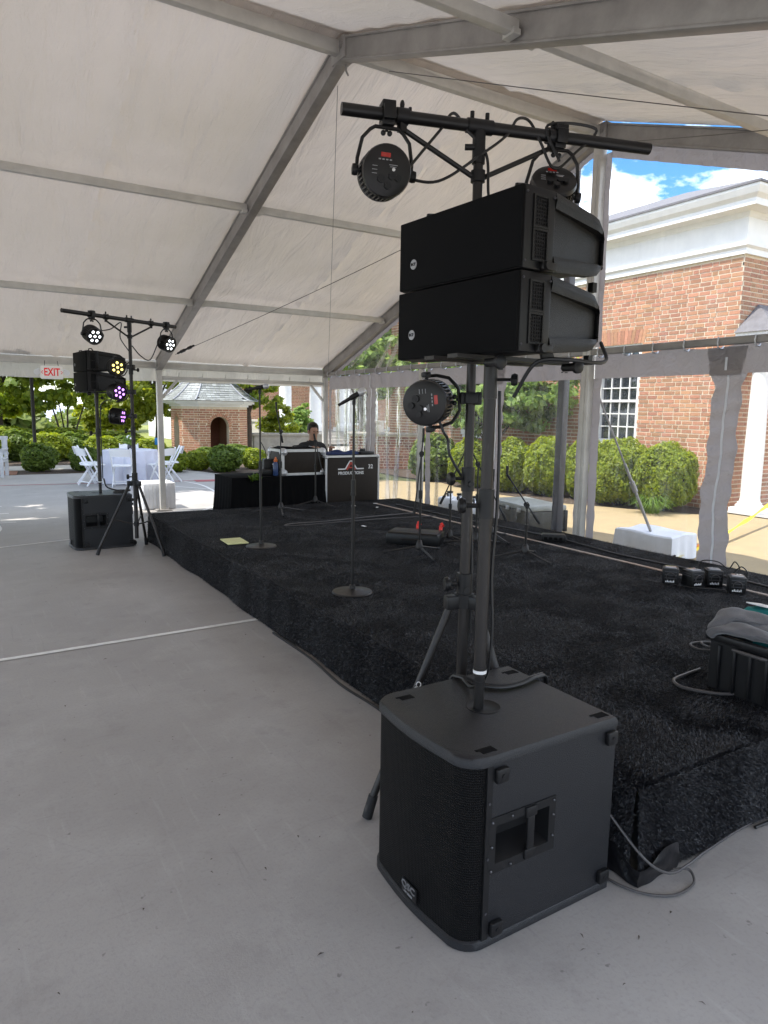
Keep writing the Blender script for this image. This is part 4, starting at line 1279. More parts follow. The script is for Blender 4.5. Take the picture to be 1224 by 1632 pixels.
# ------------------------------------------------------------------ vegetation
def tree(name, label, loc, crowns, n, size, m, trunks, group=None, cat='tree'):
    """crowns: (x,y,z,rx,ry,rz) lobes relative to loc, leaves gathered in clumps on them; trunks: polylines with radius"""
    t = thing(name, label, cat, loc, 0, group)
    cs = []; ns = []
    vol = sum(c[3]*c[4]*c[5] for c in crowns)
    for c in crowns:
        k = max(6, int(n*(c[3]*c[4]*c[5])/vol/ 55))
        d = sph(k); rad = (.35+.65*nrg.random((k, 1))**.5)
        cen = d*rad*np.array(c[3:6]) + np.array(c[:3])
        cl = max(.16, min(c[3:6])*.33)
        for q in range(k):
            mm = 55
            dd = sph(mm)
            pp = cen[q] + dd*cl*(.3+.7*nrg.random((mm, 1)))*np.array([1.15, 1.15, .62])
            cs.append(pp); ns.append(dd*.5+d[q]*.5+np.array([0, 0, .5]))
    leaves(np.concatenate(cs), np.concatenate(ns), size, 'crown', m, t)
    b = MB()
    for (pts, r) in trunks:
        P = spline(pts, 5)
        for k in range(len(P)-1):
            f0, f1 = k/(len(P)-1), (k+1)/(len(P)-1)
            b.cyl(P[k], P[k+1], r*(1-.65*f0), r*(1-.65*f1), n=9, cap=False)
    b.build('trunk', 'bark', t)
    return t

def limbs(h, r, spread, n=5, z0=.5, x=0, y=0):
    out = [([(x, y, 0), (x+.05, y, h*.3), (x, y+.05, h*.6), (x+.05, y, h*.95)], r)]
    for k in range(n):
        a = 2*PI*k/n+rnd.uniform(-.4, .4); zz_ = h*(z0+.12*rnd.random())
        out.append(([(x, y, zz_*.8), (x+spread*.35*math.cos(a), y+spread*.35*math.sin(a), zz_+h*.15), (x+spread*.8*math.cos(a), y+spread*.8*math.sin(a), zz_+h*.3)], r*.45))
    return out

tree('maple_tree', 'broad bright green tree at the far left behind the hedge', (1.2, 26.5, 0),
     [(-.6, 0, 2.6, 1.5, 1.5, 1.2), (.6, .3, 2.3, 1.2, 1.2, 1.0), (0, 0, 4.3, 2.0, 2.0, 1.5), (-1.6, 0, 1.9, 1.0, 1.0, .8), (0.2, -.2, 1.6, 1.0, .9, .5)], 9000, .13, 'leaf_a', limbs(4.0, .12, 1.6))
tree('myrtle_tree', 'multi stemmed tree with pale bare stems behind the exit sign', (3.15, 26.0, 0),
     [(0, 0, 2.5, 1.3, 1.3, .95), (.9, .2, 2.1, .9, .9, .7), (-.9, 0, 2.0, .9, .9, .65), (.3, .2, 3.9, 1.7, 1.7, 1.2)], 8000, .12, 'leaf_a',
     [([(.0, 0, 0), (-.15, 0, .8), (-.5, 0, 2.2)], .05), ([(.08, 0, 0), (.1, .05, .9), (.15, 0, 2.4)], .05), ([(.16, 0, 0), (.35, 0, .8), (.8, .1, 2.1)], .045), ([(.0, .1, 0), (.0, .2, .9), (-.2, .4, 2.4)], .04)])
tree('ornamental_tree', 'small round yellow green tree behind the far speakers', (5.1, 29.0, 0),
     [(0, 0, 1.7, 1.1, 1.1, .9), (.6, 0, 1.2, .8, .8, .6), (-.6, 0, 1.3, .8, .8, .6)], 6500, .11, 'leaf_b', limbs(1.7, .07, .8))
tree('tall_maple', 'tall leafy green tree left of the brick pavilion', (6.6, 27.6, 0),
     [(0, 0, 2.6, 1.1, 1.1, 1.3), (.3, 0, 4.2, 1.6, 1.6, 1.4), (-.5, 0, 1.9, .8, .8, .8), (.7, .1, 1.7, .7, .7, .6)], 8000, .12, 'leaf_b', limbs(3.8, .10, 1.2))
tree('shade_tree', 'leafy tree with a straight dark trunk right of the brick pavilion', (9.0, 24.2, 0),
     [(0, 0, 2.7, 1.3, 1.3, .9), (.7, .2, 2.2, .8, .8, .6), (-.7, .1, 2.3, .8, .8, .6), (0, 0, 4.2, 1.8, 1.8, 1.3), (-.9, .3, 3.3, 1.0, 1.0, .9)], 9000, .12, 'leaf_a', limbs(3.6, .16, 1.3, 5, .45))
tree('evergreen_bush', 'bright conical evergreen in front of the first portico column', (10.75, 25.4, .0),
     [(0, 0, .9, .72, .72, .75), (0, 0, 1.5, .5, .5, .6), (0, 0, .4, .75, .75, .4)], 5500, .085, 'leaf_b', [([(0, 0, 0), (0, 0, 1), (0, 0, 1.6)], .06)], cat='bush')
tree('evergreen_bush', 'round evergreen between two portico columns', (12.5, 27.3, 0),
     [(0, 0, 1.0, .6, .6, .7), (0, 0, 1.45, .45, .45, .5)], 3500, .085, 'leaf_c', [([(0, 0, 0), (0, 0, 1), (0, 0, 1.4)], .05)], cat='bush')
tree('dogwood_tree', 'spreading dogwood growing between the tent and the brick hall', (10.5, 12.5, 0),
     [(0, 0, 2.05, 1.1, 1.3, .62), (-.1, -1.1, 1.85, .9, 1.0, .6), (.0, 1.5, 2.35, 1.0, 1.2, .68), (0, .2, 2.85, 1.1, 1.4, .55), (.1, 2.6, 2.8, .8, 1.1, .6), (-.3, -.2, 1.55, .8, .8, .42), (-.1, -1.7, 2.3, .8, .9, .6)], 25000, .085, 'leaf_c',
     [([(0, 0, 0), (.05, .05, .7), (-.05, .0, 1.4), (0, .1, 2.4)], .075), ([(0, 0, .8), (.1, -.5, 1.3), (0, -1.1, 1.8)], .04), ([(0, 0, .9), (-.1, .7, 1.6), (0, 1.5, 2.2)], .04), ([(0, 0, 1.1), (-.3, .1, 1.6), (-.6, .1, 2.0)], .03)])
tree('dogwood_tree', 'taller tree seen through the clear gable above the curtain rail', (10.6, 18.6, 0),
     [(0, 0, 3.3, 1.3, 1.6, .9), (.2, 1.5, 3.6, 1.2, 1.3, .9), (-.3, -1.2, 2.7, .9, 1.0, .7), (.2, .4, 4.5, 1.2, 1.5, .7)], 8500, .12, 'leaf_c', limbs(3.6, .12, 1.3))
# tall trees standing left of the view: their crowns spread over the open court and shade it
for k, (x, y, h, lab) in enumerate(((-.9, 18.4, 7.4, 'tall shade tree spreading over the open court with its trunk left of the view'), (-3.6, 15.7, 7.8, 'second tall shade tree further left along the open court'))):
    rx = (4.4, 4.4)[k]
    tree('court_tree', lab, (x, y, 0),
         [(0, 0, h*.88, rx, rx, 1.3), (rx*.55, .4, h*.74, rx*.62, rx*.62, .9), (-rx*.5, -.3, h*.74, rx*.6, rx*.6, .9), (.3, -rx*.5, h*.74, rx*.6, rx*.55, .9), (.2, rx*.5, h*.76, rx*.6, rx*.55, .9)] + ([(2.9, -1.4, h*.82, 3.0, 3.0, 1.0), (4.4, -2.6, h*.80, 2.4, 2.4, .9)] if k == 0 else []), (31000, 18000)[k], .27, 'leaf_a', limbs(h*.8, .17, 2.6, 6, .6))
# far wood that reads as one mass
def wood(name, x0, x1, y, n, zmax, m, size):
    c = np.stack([x0+(x1-x0)*nrg.random(n), y+nrg.normal(0, 2.0, n), np.zeros(n)], 1)
    hgt = zmax*(.55+.45*np.sin(c[:, 0]*.55+1.3)*np.sin(c[:, 0]*.23)+.12*np.sin(c[:, 0]*2.1))
    c[:, 2] = hgt*nrg.random(n)**.8
    c += np.stack([np.sin(c[:, 2]*3+c[:, 0]*2)*.3]*3, 1)*.4
    o = leaves(c, sph(n)*.6+np.array([-.2, -.4, .6]), size, name, m)
    tag(o, 'distant wood of mixed green trees closing the view', 'trees', kind='stuff')
wood('far_wood', -8, 10.5, 52, 13000, 5.2, 'leaf_f', .45)
wood('far_wood', 14, 48, 50, 7000, 6.0, 'leaf_f', .5)

def shrub_mesh(seed, n, m, size):
    r = np.random.default_rng(seed)
    d = r.normal(0, 1, (n, 3)); d /= np.linalg.norm(d, axis=1, keepdims=True)
    f = 1+.06*np.sin(d[:, :1]*5+seed)+.06*np.sin(d[:, 1:2]*6+d[:, 2:]*4+seed*2)+.035*np.sin(d[:, :1]*13+d[:, 2:]*11)
    rad = f*(.80+.22*r.random((n, 1))**.6)
    p = d*rad*np.array([.5, .5, .5]) + np.array([0, 0, .5])
    p[:, 2] = np.maximum(p[:, 2], .02)
    # squarer shoulders low down
    low = p[:, 2] < .45
    p[low, :2] *= 1+(.45-p[low, 2:])*.25
    o = leaves(p, d+np.array([0, 0, .25]), size, 'foliage', m)
    return o
def twigs_and_dark_core():
    b = MB()
    b.ball((0, 0, .47), (.39, .39, .41), 12, 8)  # solid dark core stands in for the shade deep inside the shrub
    for k in range(9):
        a = 2*PI*k/9
        b.cyl((.08*math.cos(a), .08*math.sin(a), 0), (.34*math.cos(a), .34*math.sin(a), .5), .012, .006, n=5)
    return b
SHR = {}
for key, sd, n, m, sz in (('near', 1, 9000, 'leaf_d', .042), ('near2', 2, 9000, 'leaf_d', .042), ('far', 3, 3600, 'leaf_e', .06), ('far2', 4, 3600, 'leaf_d', .062), ('wide', 5, 14000, 'leaf_d', .032)):
    o = shrub_mesh(sd, n, m, sz); SHR[key] = o.data
    bpy.data.objects.remove(o)
tw = twigs_and_dark_core().build('twigs_and_dark_core', 'twig_core'); TW = tw.data; bpy.data.objects.remove(tw)
def shrub(key, label, x, y, w, h, group, z=0, wy=None):
    t = thing('boxwood_shrub', label, 'shrub', (x, y, z), rnd.uniform(-.3, .3), group)
    for nm, me in (('foliage', SHR[key]), ('twigs_and_dark_core', TW)):
        o = bpy.data.objects.new(nm, me); COL.objects.link(o); o.parent = t
        o.scale = (w, wy or w, h)
    return t
g1 = 'clipped shrubs along the brick hall'
shrub('wide', 'large clipped shrub left of the zipper seam, nearest the porch column', 10.52, 7.72, 1.12, 1.16, g1, wy=1.0)
shrub('wide', 'wide clipped shrub under the hall window', 10.35, 8.55, 1.10, 1.20, g1, wy=1.25)
shrub('near2', 'clipped shrub just right of the centre gable post', 10.45, 9.45, .95, 1.17, g1)
shrub('near', 'yellow green shrub behind the dark steel post', 10.15, 10.2, .98, 1.15, g1)
shrub('near2', 'shrub beside the foremost speaker pole beyond the curtain', 9.95, 11.0, .98, 1.08, g1)
shrub('near', 'shrub beyond the light stand pole at the dogwood foot', 9.75, 12.2, .95, 1.05, g1)
shrub('far', 'loose shrub beyond the second gable post', 9.9, 13.8, 1.2, 1.1, g1)
g2 = 'clipped shrubs beyond the court'
shrub('far', 'rounded shrub standing alone at the court edge near the bench', 1.72, 19.5, .86, .70, g2)
shrub('far', 'shrub half hidden by the white chairs on the left', 2.75, 19.3, .72, .66, g2)
shrub('far2', 'shrub right of the white covered weight at the court edge', 4.75, 18.1, .66, .52, g2)
shrub('far', 'shrub behind the white folding chairs on the right', 4.05, 19.1, .70, .55, g2)
shrub('far2', 'yellowish shrub in front of the pavilion arch', 5.5, 18.5, .68, .52, g2)
shrub('far', 'larger dark shrub at the right end below the pavilion', 5.95, 17.7, .86, .70, g2)
shrub('far', 'shrub filling the gap left of the pavilion', 5.35, 20.6, .80, .50, g2)
shrub('far', 'shrub close under the pavilion arch', 6.55, 21.2, .82, .46, g2)
shrub('far', 'shrub to the right of the pavilion arch', 7.35, 20.8, .95, .56, g2)
shrub('far2', 'small shrub beside the black draped table', 7.0, 18.3, .62, .58, g2)
g3 = 'hedge shrubs behind the walk'
for k, (x, y, w, h) in enumerate(((.75, 23.2, 1.1, .88), (1.55, 23.6, 1.0, .92), (2.35, 23.1, 1.1, .86), (3.1, 23.7, 1.1, .84), (3.85, 23.1, 1.1, .76), (4.6, 23.6, 1.1, .72), (5.3, 23.3, 1.0, .66))):
    shrub('far' if k % 2 else 'far2', ['hedge shrub at the far left edge', 'hedge shrub just left of the lamp post', 'hedge shrub just right of the lamp post', 'hedge shrub left of the parked car', 'hedge shrub behind the left chairs', 'hedge shrub behind the round table', 'hedge shrub nearest the pavilion'][k], x, y, w, h, g3)
for k, (x, y, w, h) in enumerate(((1.4, 25.0, 1.6, 1.0), (3.0, 25.2, 1.6, .95), (4.7, 25.4, 1.7, .85))):
    shrub('far2', ['sunlit yellow hedge clump behind the lamp post', 'sunlit yellow hedge clump below the parked car', 'sunlit yellow hedge clump behind the far speaker pole'][k], x, y, w, h, 'sunlit hedge clumps')
# lily clump in front of the large shrub
lil = thing('lily_clump', 'low clump of strap leaved lilies in front of the large shrub', 'plant', (9.95, 7.55, 0))
b = MB()
for k in range(150):
    a = rnd.uniform(0, 2*PI); r = rnd.uniform(.02, .16); L = rnd.uniform(.2, .42); h = rnd.uniform(.16, .32)
    u = Vector((math.cos(a), math.sin(a), 0)); s = Vector((-u.y, u.x, 0))*.008
    p = u*r; q1 = p+u*L*.4+Vector((0, 0, h)); q2 = p+u*L+Vector((0, 0, h*.55))
    b.add([p-s, p+s, q1+s, q1-s, q2], [(0, 1, 2, 3), (3, 2, 4)])
b.build('strap_leaves', 'leaf_g', lil, smooth=False)
# grass strip along the gable
n = 9000
c = np.stack([5.80+.50*nrg.random(n), 1.0+11*nrg.random(n), np.zeros(n)], 1)
t3 = nrg.normal(0, .02, (n, 3)); t3[:, 2] = .02+.035*nrg.random(n)
s3 = nrg.normal(0, .003, (n, 3)); s3[:, 2] = 0
gv = np.stack([c-s3, c+s3, c+t3], 1).reshape(-1, 3)
tag(npmesh('grass_strip', gv, np.arange(n*3).reshape(n, 3), 'leaf_g'), 'thin strip of grass along the foot of the clear wall', 'grass', kind='stuff')

# ------------------------------------------------------------------ subwoofers
def plan(o=0.0, n=7):
    r = .085
    P = [(.32-o*0, -.275+o), (-.235, -.275+o)]
    for k in range(1, n+1):
        a = PI/2*k/n
        P.append((-.235-(r-o)*math.sin(a), -.19-(r-o)*math.cos(a)))
    for k in range(1, 6):
        y = -.19+.38*k/6
        P.append((-.32+o-.014*math.sin(PI*k/6), y))
    for k in range(0, n+1):
        a = PI/2*(1-k/n)
        P.append((-.235-(r-o)*math.sin(a), .19+(r-o)*math.cos(a)))
    P.append((.32, .275-o))
    return P[::-1]
def make_sub(loc, label, group):
    s = thing('subwoofer', label, 'subwoofer', loc, 0, group)
    H = .627
    b = MB()
    # cabinet with a real opening for the handle cup on the near side
    x0, x1, y0, y1, z0, z1 = -.225, .318, -.272, .272, .03, H-.028
    hx0, hx1, hz0, hz1 = -.200, .020, .275, .400
    b.add([(x0, y0, z0), (x1, y0, z0), (x1, y0, z1), (x0, y0, z1), (hx0, y0, hz0), (hx1, y0, hz0), (hx1, y0, hz1), (hx0, y0, hz1)],
          [(0, 1, 5, 4), (1, 2, 6, 5), (2, 3, 7, 6), (3, 0, 4, 7)])
    b.add([(x0, y1, z0), (x1, y1, z0), (x1, y1, z1), (x0, y1, z1)], [(0, 3, 2, 1)])
    b.add([(x1, y0, z0), (x1, y1, z0), (x1, y1, z1), (x1, y0, z1)], [(0, 1, 2, 3)])
    b.add([(x0, y0, z0), (x0, y1, z0), (x0, y1, z1), (x0, y0, z1)], [(0, 3, 2, 1)])
    b.build('cabinet', 'sub_paint', s, smooth=False)
    b = MB()
    o = plan(0.0); i1 = [(x*.985-.0, y*.985) for x, y in o]
    def cap(z0, z1, ch):
        n = len(o)
        lo = [(x, y, z0) for x, y in o]; mid = [(x, y, z1-ch) for x, y in o]; hi = [(x*.982+.002, y*.98, z1) for x, y in o]
        b.add(lo+mid+hi, [tuple(range(n-1, -1, -1)), tuple(range(2*n, 3*n))] + [(k, (k+1) % n, n+(k+1) % n, n+k) for k in range(n)] + [(n+k, n+(k+1) % n, 2*n+(k+1) % n, 2*n+k) for k in range(n)])
    cap(H-.030, H, .010)
    b.build('top_panel', 'sub_paint', s, ang=50)
    b = MB(); cap(0.004, .034, .006); b.build('bottom_panel', 'sub_paint', s, ang=50)
    b = MB()
    g = [p for p in plan(.007) if p[0] < -.2]
    n = len(g)
    vs = [(x, y, .033) for x, y in g]+[(x, y, H-.03) for x, y in g]
    b.add(vs, [(k, k+1, n+k+1, n+k) for k in range(n-1)])
    b.build('grille', 'grille', s, ang=80)
    for y in (-.269, .269):
        b = MB(); b.box((-.229, y, H/2), (.022, .012, H-.06)); es = b.build('edge_strip', 'black_plastic', s)
        for z in (.12, .3, .48):
            b = MB(); b.cyl((-.229, y+.006*(1 if y > 0 else -1), z), (-.229, y+.009*(1 if y > 0 else -1), z), .004, n=8); b.build('screw', 'dark_steel', es)
    # handle: framed cup with a strap across
    b = MB()
    fx0, fx1, fz0, fz1 = hx0-.028, hx1+.028, hz0-.03, hz1+.028
    y = -.2755
    b.add([(fx0, y, fz0), (fx1, y, fz0), (fx1, y, fz1), (fx0, y, fz1), (hx0, y, hz0), (hx1, y, hz0), (hx1, y, hz1), (hx0, y, hz1)] +
          [(fx0, y+.005, fz0), (fx1, y+.005, fz0), (fx1, y+.005, fz1), (fx0, y+.005, fz1)],
          [(0, 1, 5, 4), (1, 2, 6, 5), (2, 3, 7, 6), (3, 0, 4, 7), (0, 8, 9, 1), (1, 9, 10, 2), (2, 10, 11, 3), (3, 11, 8, 0)])
    d = .075
    b.add([(hx0, y, hz0), (hx1, y, hz0), (hx1, y, hz1), (hx0, y, hz1), (hx0+.02, y+d, hz0+.035), (hx1-.02, y+d, hz0+.035), (hx1-.02, y+d, hz1-.02), (hx0+.02, y+d, hz1-.02)],
          [(0, 1, 5, 4), (1, 2, 6, 5), (2, 3, 7, 6), (3, 0, 4, 7), (4, 5, 6, 7)])
    hd = b.build('handle', 'black_plastic', s, ang=20)
    b = MB(); xm = (hx0+hx1)/2+.03
    b.rbox((xm, y-.001, (hz0+hz1)/2), (.030, .010, hz1-hz0+.004), .004)
    b.rbox((xm, y-.002, hz0-.008), (.046, .010, .034), .004); b.rbox((xm, y-.002, hz1+.008), (.046, .010, .034), .004)
    b.build('grip_bar', 'black_plastic', hd)
    for (xx, zz_) in ((fx0+.012, fz0+.012), (fx0+.012, (fz0+fz1)/2), (fx0+.012, fz1-.012), (fx1-.012, fz0+.05), (fx1-.012, (fz0+fz1)/2+.03), (fx1-.012, fz1-.012), (fx0+.09, fz0+.012), (fx0+.09, fz1-.012), (xm-.01, hz1+.012), (xm+.012, hz1+.012), (xm-.01, hz0-.012)):
        b = MB(); b.ball((xx, y-.003, zz_), .0042, 8, 5); b.build('screw', 'screw_steel', hd)
    for (xx, zz_) in ((-.19, .565), (.288, .565), (.288, .062), (-.19, .062)):
        b = MB(); b.rbox((xx, -.281, zz_), (.046, .018, .046), .005); b.cyl((xx, -.289, zz_), (xx, -.2925, zz_), .007, n=10)
        b.build('rubber_foot', 'black_plastic', s)
    for sx, sy in ((-1, -1), (1, -1), (1, 1), (-1, 1)):
        b = MB()
        xx = -.215 if sx < 0 else .275; yy = sy*.222
        b.box((xx, yy, H-.0035), (.062, .010, .009)); b.box((xx+.026, yy-.016, H-.0035), (.011, .022, .009))
        b.box((xx, yy-.014, H-.004), (.042, .022, .0095))
        b.build('pocket_shade_plate', 'black_matte', s, smooth=False)  # dark plates, slightly raised, stand in for the shade of recessed pockets
    b = MB(); b.lathe([(.061, H-.002), (.061, H+.0012), (.058, H+.0018), (.056, H+.0006)], (-.02, .015, 0), n=28)
    b.build('pole_socket', 'black_plastic', s)
    b = MB()
    b.rbox((-.333, -.015, .071), (.004, .085, .050), .001)
    bd = b.build('badge', 'black_plastic', s)
    text('QSC', .034, frame((-.3362, -.012, .080), (0, -1, 0), (0, 0, 1)), 'dim_print', s, 'badge_lettering', bold=True, xs=1.15)
    text('KW SERIES', .010, frame((-.3362, -.012, .056), (0, -1, 0), (0, 0, 1)), 'grey_print', s, 'badge_lettering')
    b = MB(); b.box((.321, 0, .36), (.006, .26, .34)); b.cyl((.33, -.20, .55), (.348, -.20, .55), .018, n=12); b.cyl((.33, -.2, .50), (.345, -.2, .5), .014, n=12); b.box((.33, -.19, .42), (.016, .05, .08))
    b.build('rear_panel', 'black_metal', s)
    b = MB()
    for yy in (-.2, .2): b.cyl((.335, yy-.02, .035), (.335, yy+.02, .035), .034, n=16)
    b.build('castor', 'black_rubber', s)
    return s
SUB1 = (1.51, 1.733, 0.0); SUB2 = (1.385, 8.70, 0.0)
sub1 = make_sub(SUB1, 'large black subwoofer in the foreground with a recessed side handle', 'subwoofers under the speaker poles')
dup(sub1, SUB2, 0.02, 'black subwoofer at the far corner of the stage behind the tripod legs')

# ------------------------------------------------------------------ line array speakers on poles
def make_pole(loc, label, group, zt):
    p = thing('speaker_pole', label, 'pole', loc, 0, group)
    H0 = .0
    b = MB(); b.cyl((0, 0, -.002), (0, 0, .12), .0175, n=20); b.cyl((0, 0, .085), (0, 0, .10), .019, n=20); b.build('spigot', 'black_metal', p)
    b = MB(); b.cyl((0, 0, .118), (0, 0, .70), .0215, n=20); b.cyl((0, 0, .118), (0, 0, .15), .0225, n=20); b.build('lower_tube', 'stand_metal', p)
    b = MB(); b.cyl((0, 0, .128), (0, 0, .139), .0232, n=20); b.build('paper_band', 'white_print', p)
    b = MB(); b.cyl((0, 0, .66), (0, 0, .755), .0265, n=20); b.cyl((0, 0, .70), (-.06, .035, .70), .008, n=8)
    b.lathe([(.006, 0), (.023, .004), (.027, .014), (.023, .026), (.008, .03)], (-.055, .032, .70), (-.86, .5, 0), n=12)
    b.build('clamp_collar', 'black_plastic', p)
    b = MB(); b.cyl((0, 0, .75), (0, 0, zt-.09), .0195, n=20); b.build('upper_tube', 'stand_metal', p)
    b = MB(); b.cyl((0, 0, zt-.115), (0, 0, zt), .0225, n=20); b.build('top_sleeve', 'stand_metal', p)
    b = MB()
    b.box((.03, -.06, zt+.006), (.46, .05, .012)); b.box((.03, .06, zt+.006), (.46, .05, .012)); b.box((0, 0, zt+.005), (.09, .2, .012))
    b.extr([(.19, -.04, zt), (.25, -.04, zt), (.22, -.04, zt+.055), (.17, -.04, zt+.055)], (0, 0, 0), (0, .01, 0))
    b.build('mount_bracket', 'stand_metal', p)
    b = MB()
    b.lathe([(.006, 0), (.016, .002), (.02, .012), (.016, .022), (.005, .024)], (.045, -.045, zt-.055), (.7, -.7, 0), n=8); b.cyl((0, 0, zt-.055), (.05, -.05, zt-.055), .005, n=8)
    b.build('knob', 'black_plastic', p)
    for xx in (.22, -.1):
        b = MB(); b.cyl((xx, -.10, zt-.012), (xx, -.155, zt-.012), .013, n=12); b.lathe([(.014, 0), (.021, .003), (.021, .016), (.014, .02)], (xx, -.15, zt-.012), (0, -1, 0), n=12); b.build('knob', 'black_plastic', p)
    return p
gp = 'poles standing on the subwoofers'
pole1 = make_pole((1.468, 1.748, .627), 'thick charcoal speaker pole on the foreground subwoofer', gp, 1.163)
dup(pole1, (1.40, 8.655, .627), 0, 'slim looking speaker pole on the far subwoofer')

def make_array(loc, rz, label, group):
    a = thing('array_speaker', label, 'speaker', loc, rz, group)
    FH = .2225; W2 = .28
    b = MB()
    b.rbox((-.150, 0, FH/2), (.125, 2*W2, FH), .006)
    b.build('front_baffle', 'black_plastic', a)
    b = MB(); b.rbox((-.2165, 0, FH/2), (.012, 2*W2-.004, FH-.004), .004); b.build('front_grille', 'black_matte', a)
    # tapering rear shell
    def loop(x, w, zl, zh): return [(x, -w, zl), (x, w, zl), (x, w, zh), (x, -w, zh)]
    b = MB()
    ls = [loop(-.089, .268, .010, FH-.010), loop(.00, .250, .022, FH-.022), loop(.22, .196, .054, FH-.054)]
    vs = sum(ls, [])
    fs = [(3, 2, 1, 0), (8, 9, 10, 11)]
    for s in range(2):
        for k in range(4): fs.append((4*s+k, 4*s+(k+1) % 4, 4*s+4+(k+1) % 4, 4*s+4+k))
    b.add(vs, fs)
    b.build('rear_shell', 'black_paint', a, ang=10)
    for s in (-1, 1):
        for top in (0, 1):
            # rounded flange over and under the side panel
            N = 10; pts = []
            for k in range(N+1):
                t = k/N
                x = -.088+.312*t
                w = .274-.062*t - .02*max(0, t-.85)/.15
                zo = (FH-.002-.028*t-.05*max(0, (t-.72)/.28)**2)
                zi = FH-.046-.020*t
                if not top: zo, zi = FH-zo, FH-zi
                pts.append((x, w+.004+.010*t, zo, zi))
            b = MB(); vs = []; fs = []
            for (x, w, zo, zi) in pts: vs += [(x, s*w, zo), (x, s*(w+.006), (zo+zi)/2), (x, s*(w+.001), zi), (x, s*(w-.03), zi), (x, s*(w-.03), zo)]
            for k in range(N):
                for q in range(5): fs.append((5*k+q, 5*k+(q+1) % 5, 5*k+5+(q+1) % 5, 5*k+5+q))
            fs += [(0, 1, 2, 3, 4), (5*N+4, 5*N+3, 5*N+2, 5*N+1, 5*N)]
            b.add(vs, fs)
            b.build('side_flange', 'black_paint', a, ang=40)
        b = MB()
        b.rbox((.226, s*.195, FH/2), (.012, .022, .105), .004); b.build('rear_handle', 'black_matte', a)
        b = MB()
        for zc in (FH*.30, FH*.70):
            for (dx, dz, sx, sz) in ((0, .041, .062, .006), (0, -.041, .062, .006), (-.028, 0, .006, .076), (.028, 0, .006, .076)):
                b.box((-.150+dx, s*(W2+.002), zc+dz), (sx, .006, sz))
        b.build('vent_frame', 'black_paint', a, smooth=False)
        b = MB()
        for zc in (FH*.30, FH*.70): b.box((-.150, s*(W2+.0005), zc), (.052, .003, .078))
        b.build('vent_grille', 'grille_dense', a, smooth=False)
        b = MB()
        for (xx, zz_) in ((-.205, .02), (-.095, .02), (-.205, FH-.02), (-.095, FH-.02)):
            b = MB(); b.ball((xx, s*(W2+.001), zz_), .004, 6, 4); b.build('screw', 'dark_steel', a)
        b = MB(); b.cyl((-.135, s*W2, .012), (-.135, s*(W2+.028), .012), .013, n=12); b.rbox((-.12, s*(W2+.012), .012), (.06, .012, .022), .003); b.build('rigging_pin', 'black_metal', a)
        b = MB(); b.tube([(-.17, s*.2, FH), (-.165, s*.2, FH+.022), (-.14, s*.2, FH+.026), (-.12, s*.2, FH)], .007, 6); b.build('rigging_loop', 'black_metal', a)
    b = MB(); b.lathe([(.016, 0), (.016, .002)], (-.2225, .20, FH*.36), (-1, 0, 0), n=20); b.build('badge', 'grey_print', a)
    text('RCF', .0135, frame((-.2251, .20, FH*.36), (0, -1, 0), (0, 0, 1)), 'black_matte', a, 'badge_lettering', bold=True)
    b = MB()
    for w_ in (.245, -.245): b.box((.19, w_*.82, .0), (.02, .02, .03))
    b.box((.235, 0, FH*.5), (.012, .30, .08)); b.build('amp_panel', 'black_metal', a, smooth=False)
    return a
ga = 'line array cabinets on the speaker poles'
A1 = make_array((1.555, 1.80, 1.803), math.radians(4), 'lower black line array cabinet on the foreground pole', ga)
dup(A1, (1.557, 1.80, 2.030), math.radians(4), 'upper black line array cabinet on the foreground pole under the light bar')
dup(A1, (1.46, 8.72, 1.803), math.radians(6), 'lower black line array cabinet on the far pole')
dup(A1, (1.462, 8.72, 2.030), math.radians(6), 'upper black line array cabinet on the far pole beside the yellow lamp')

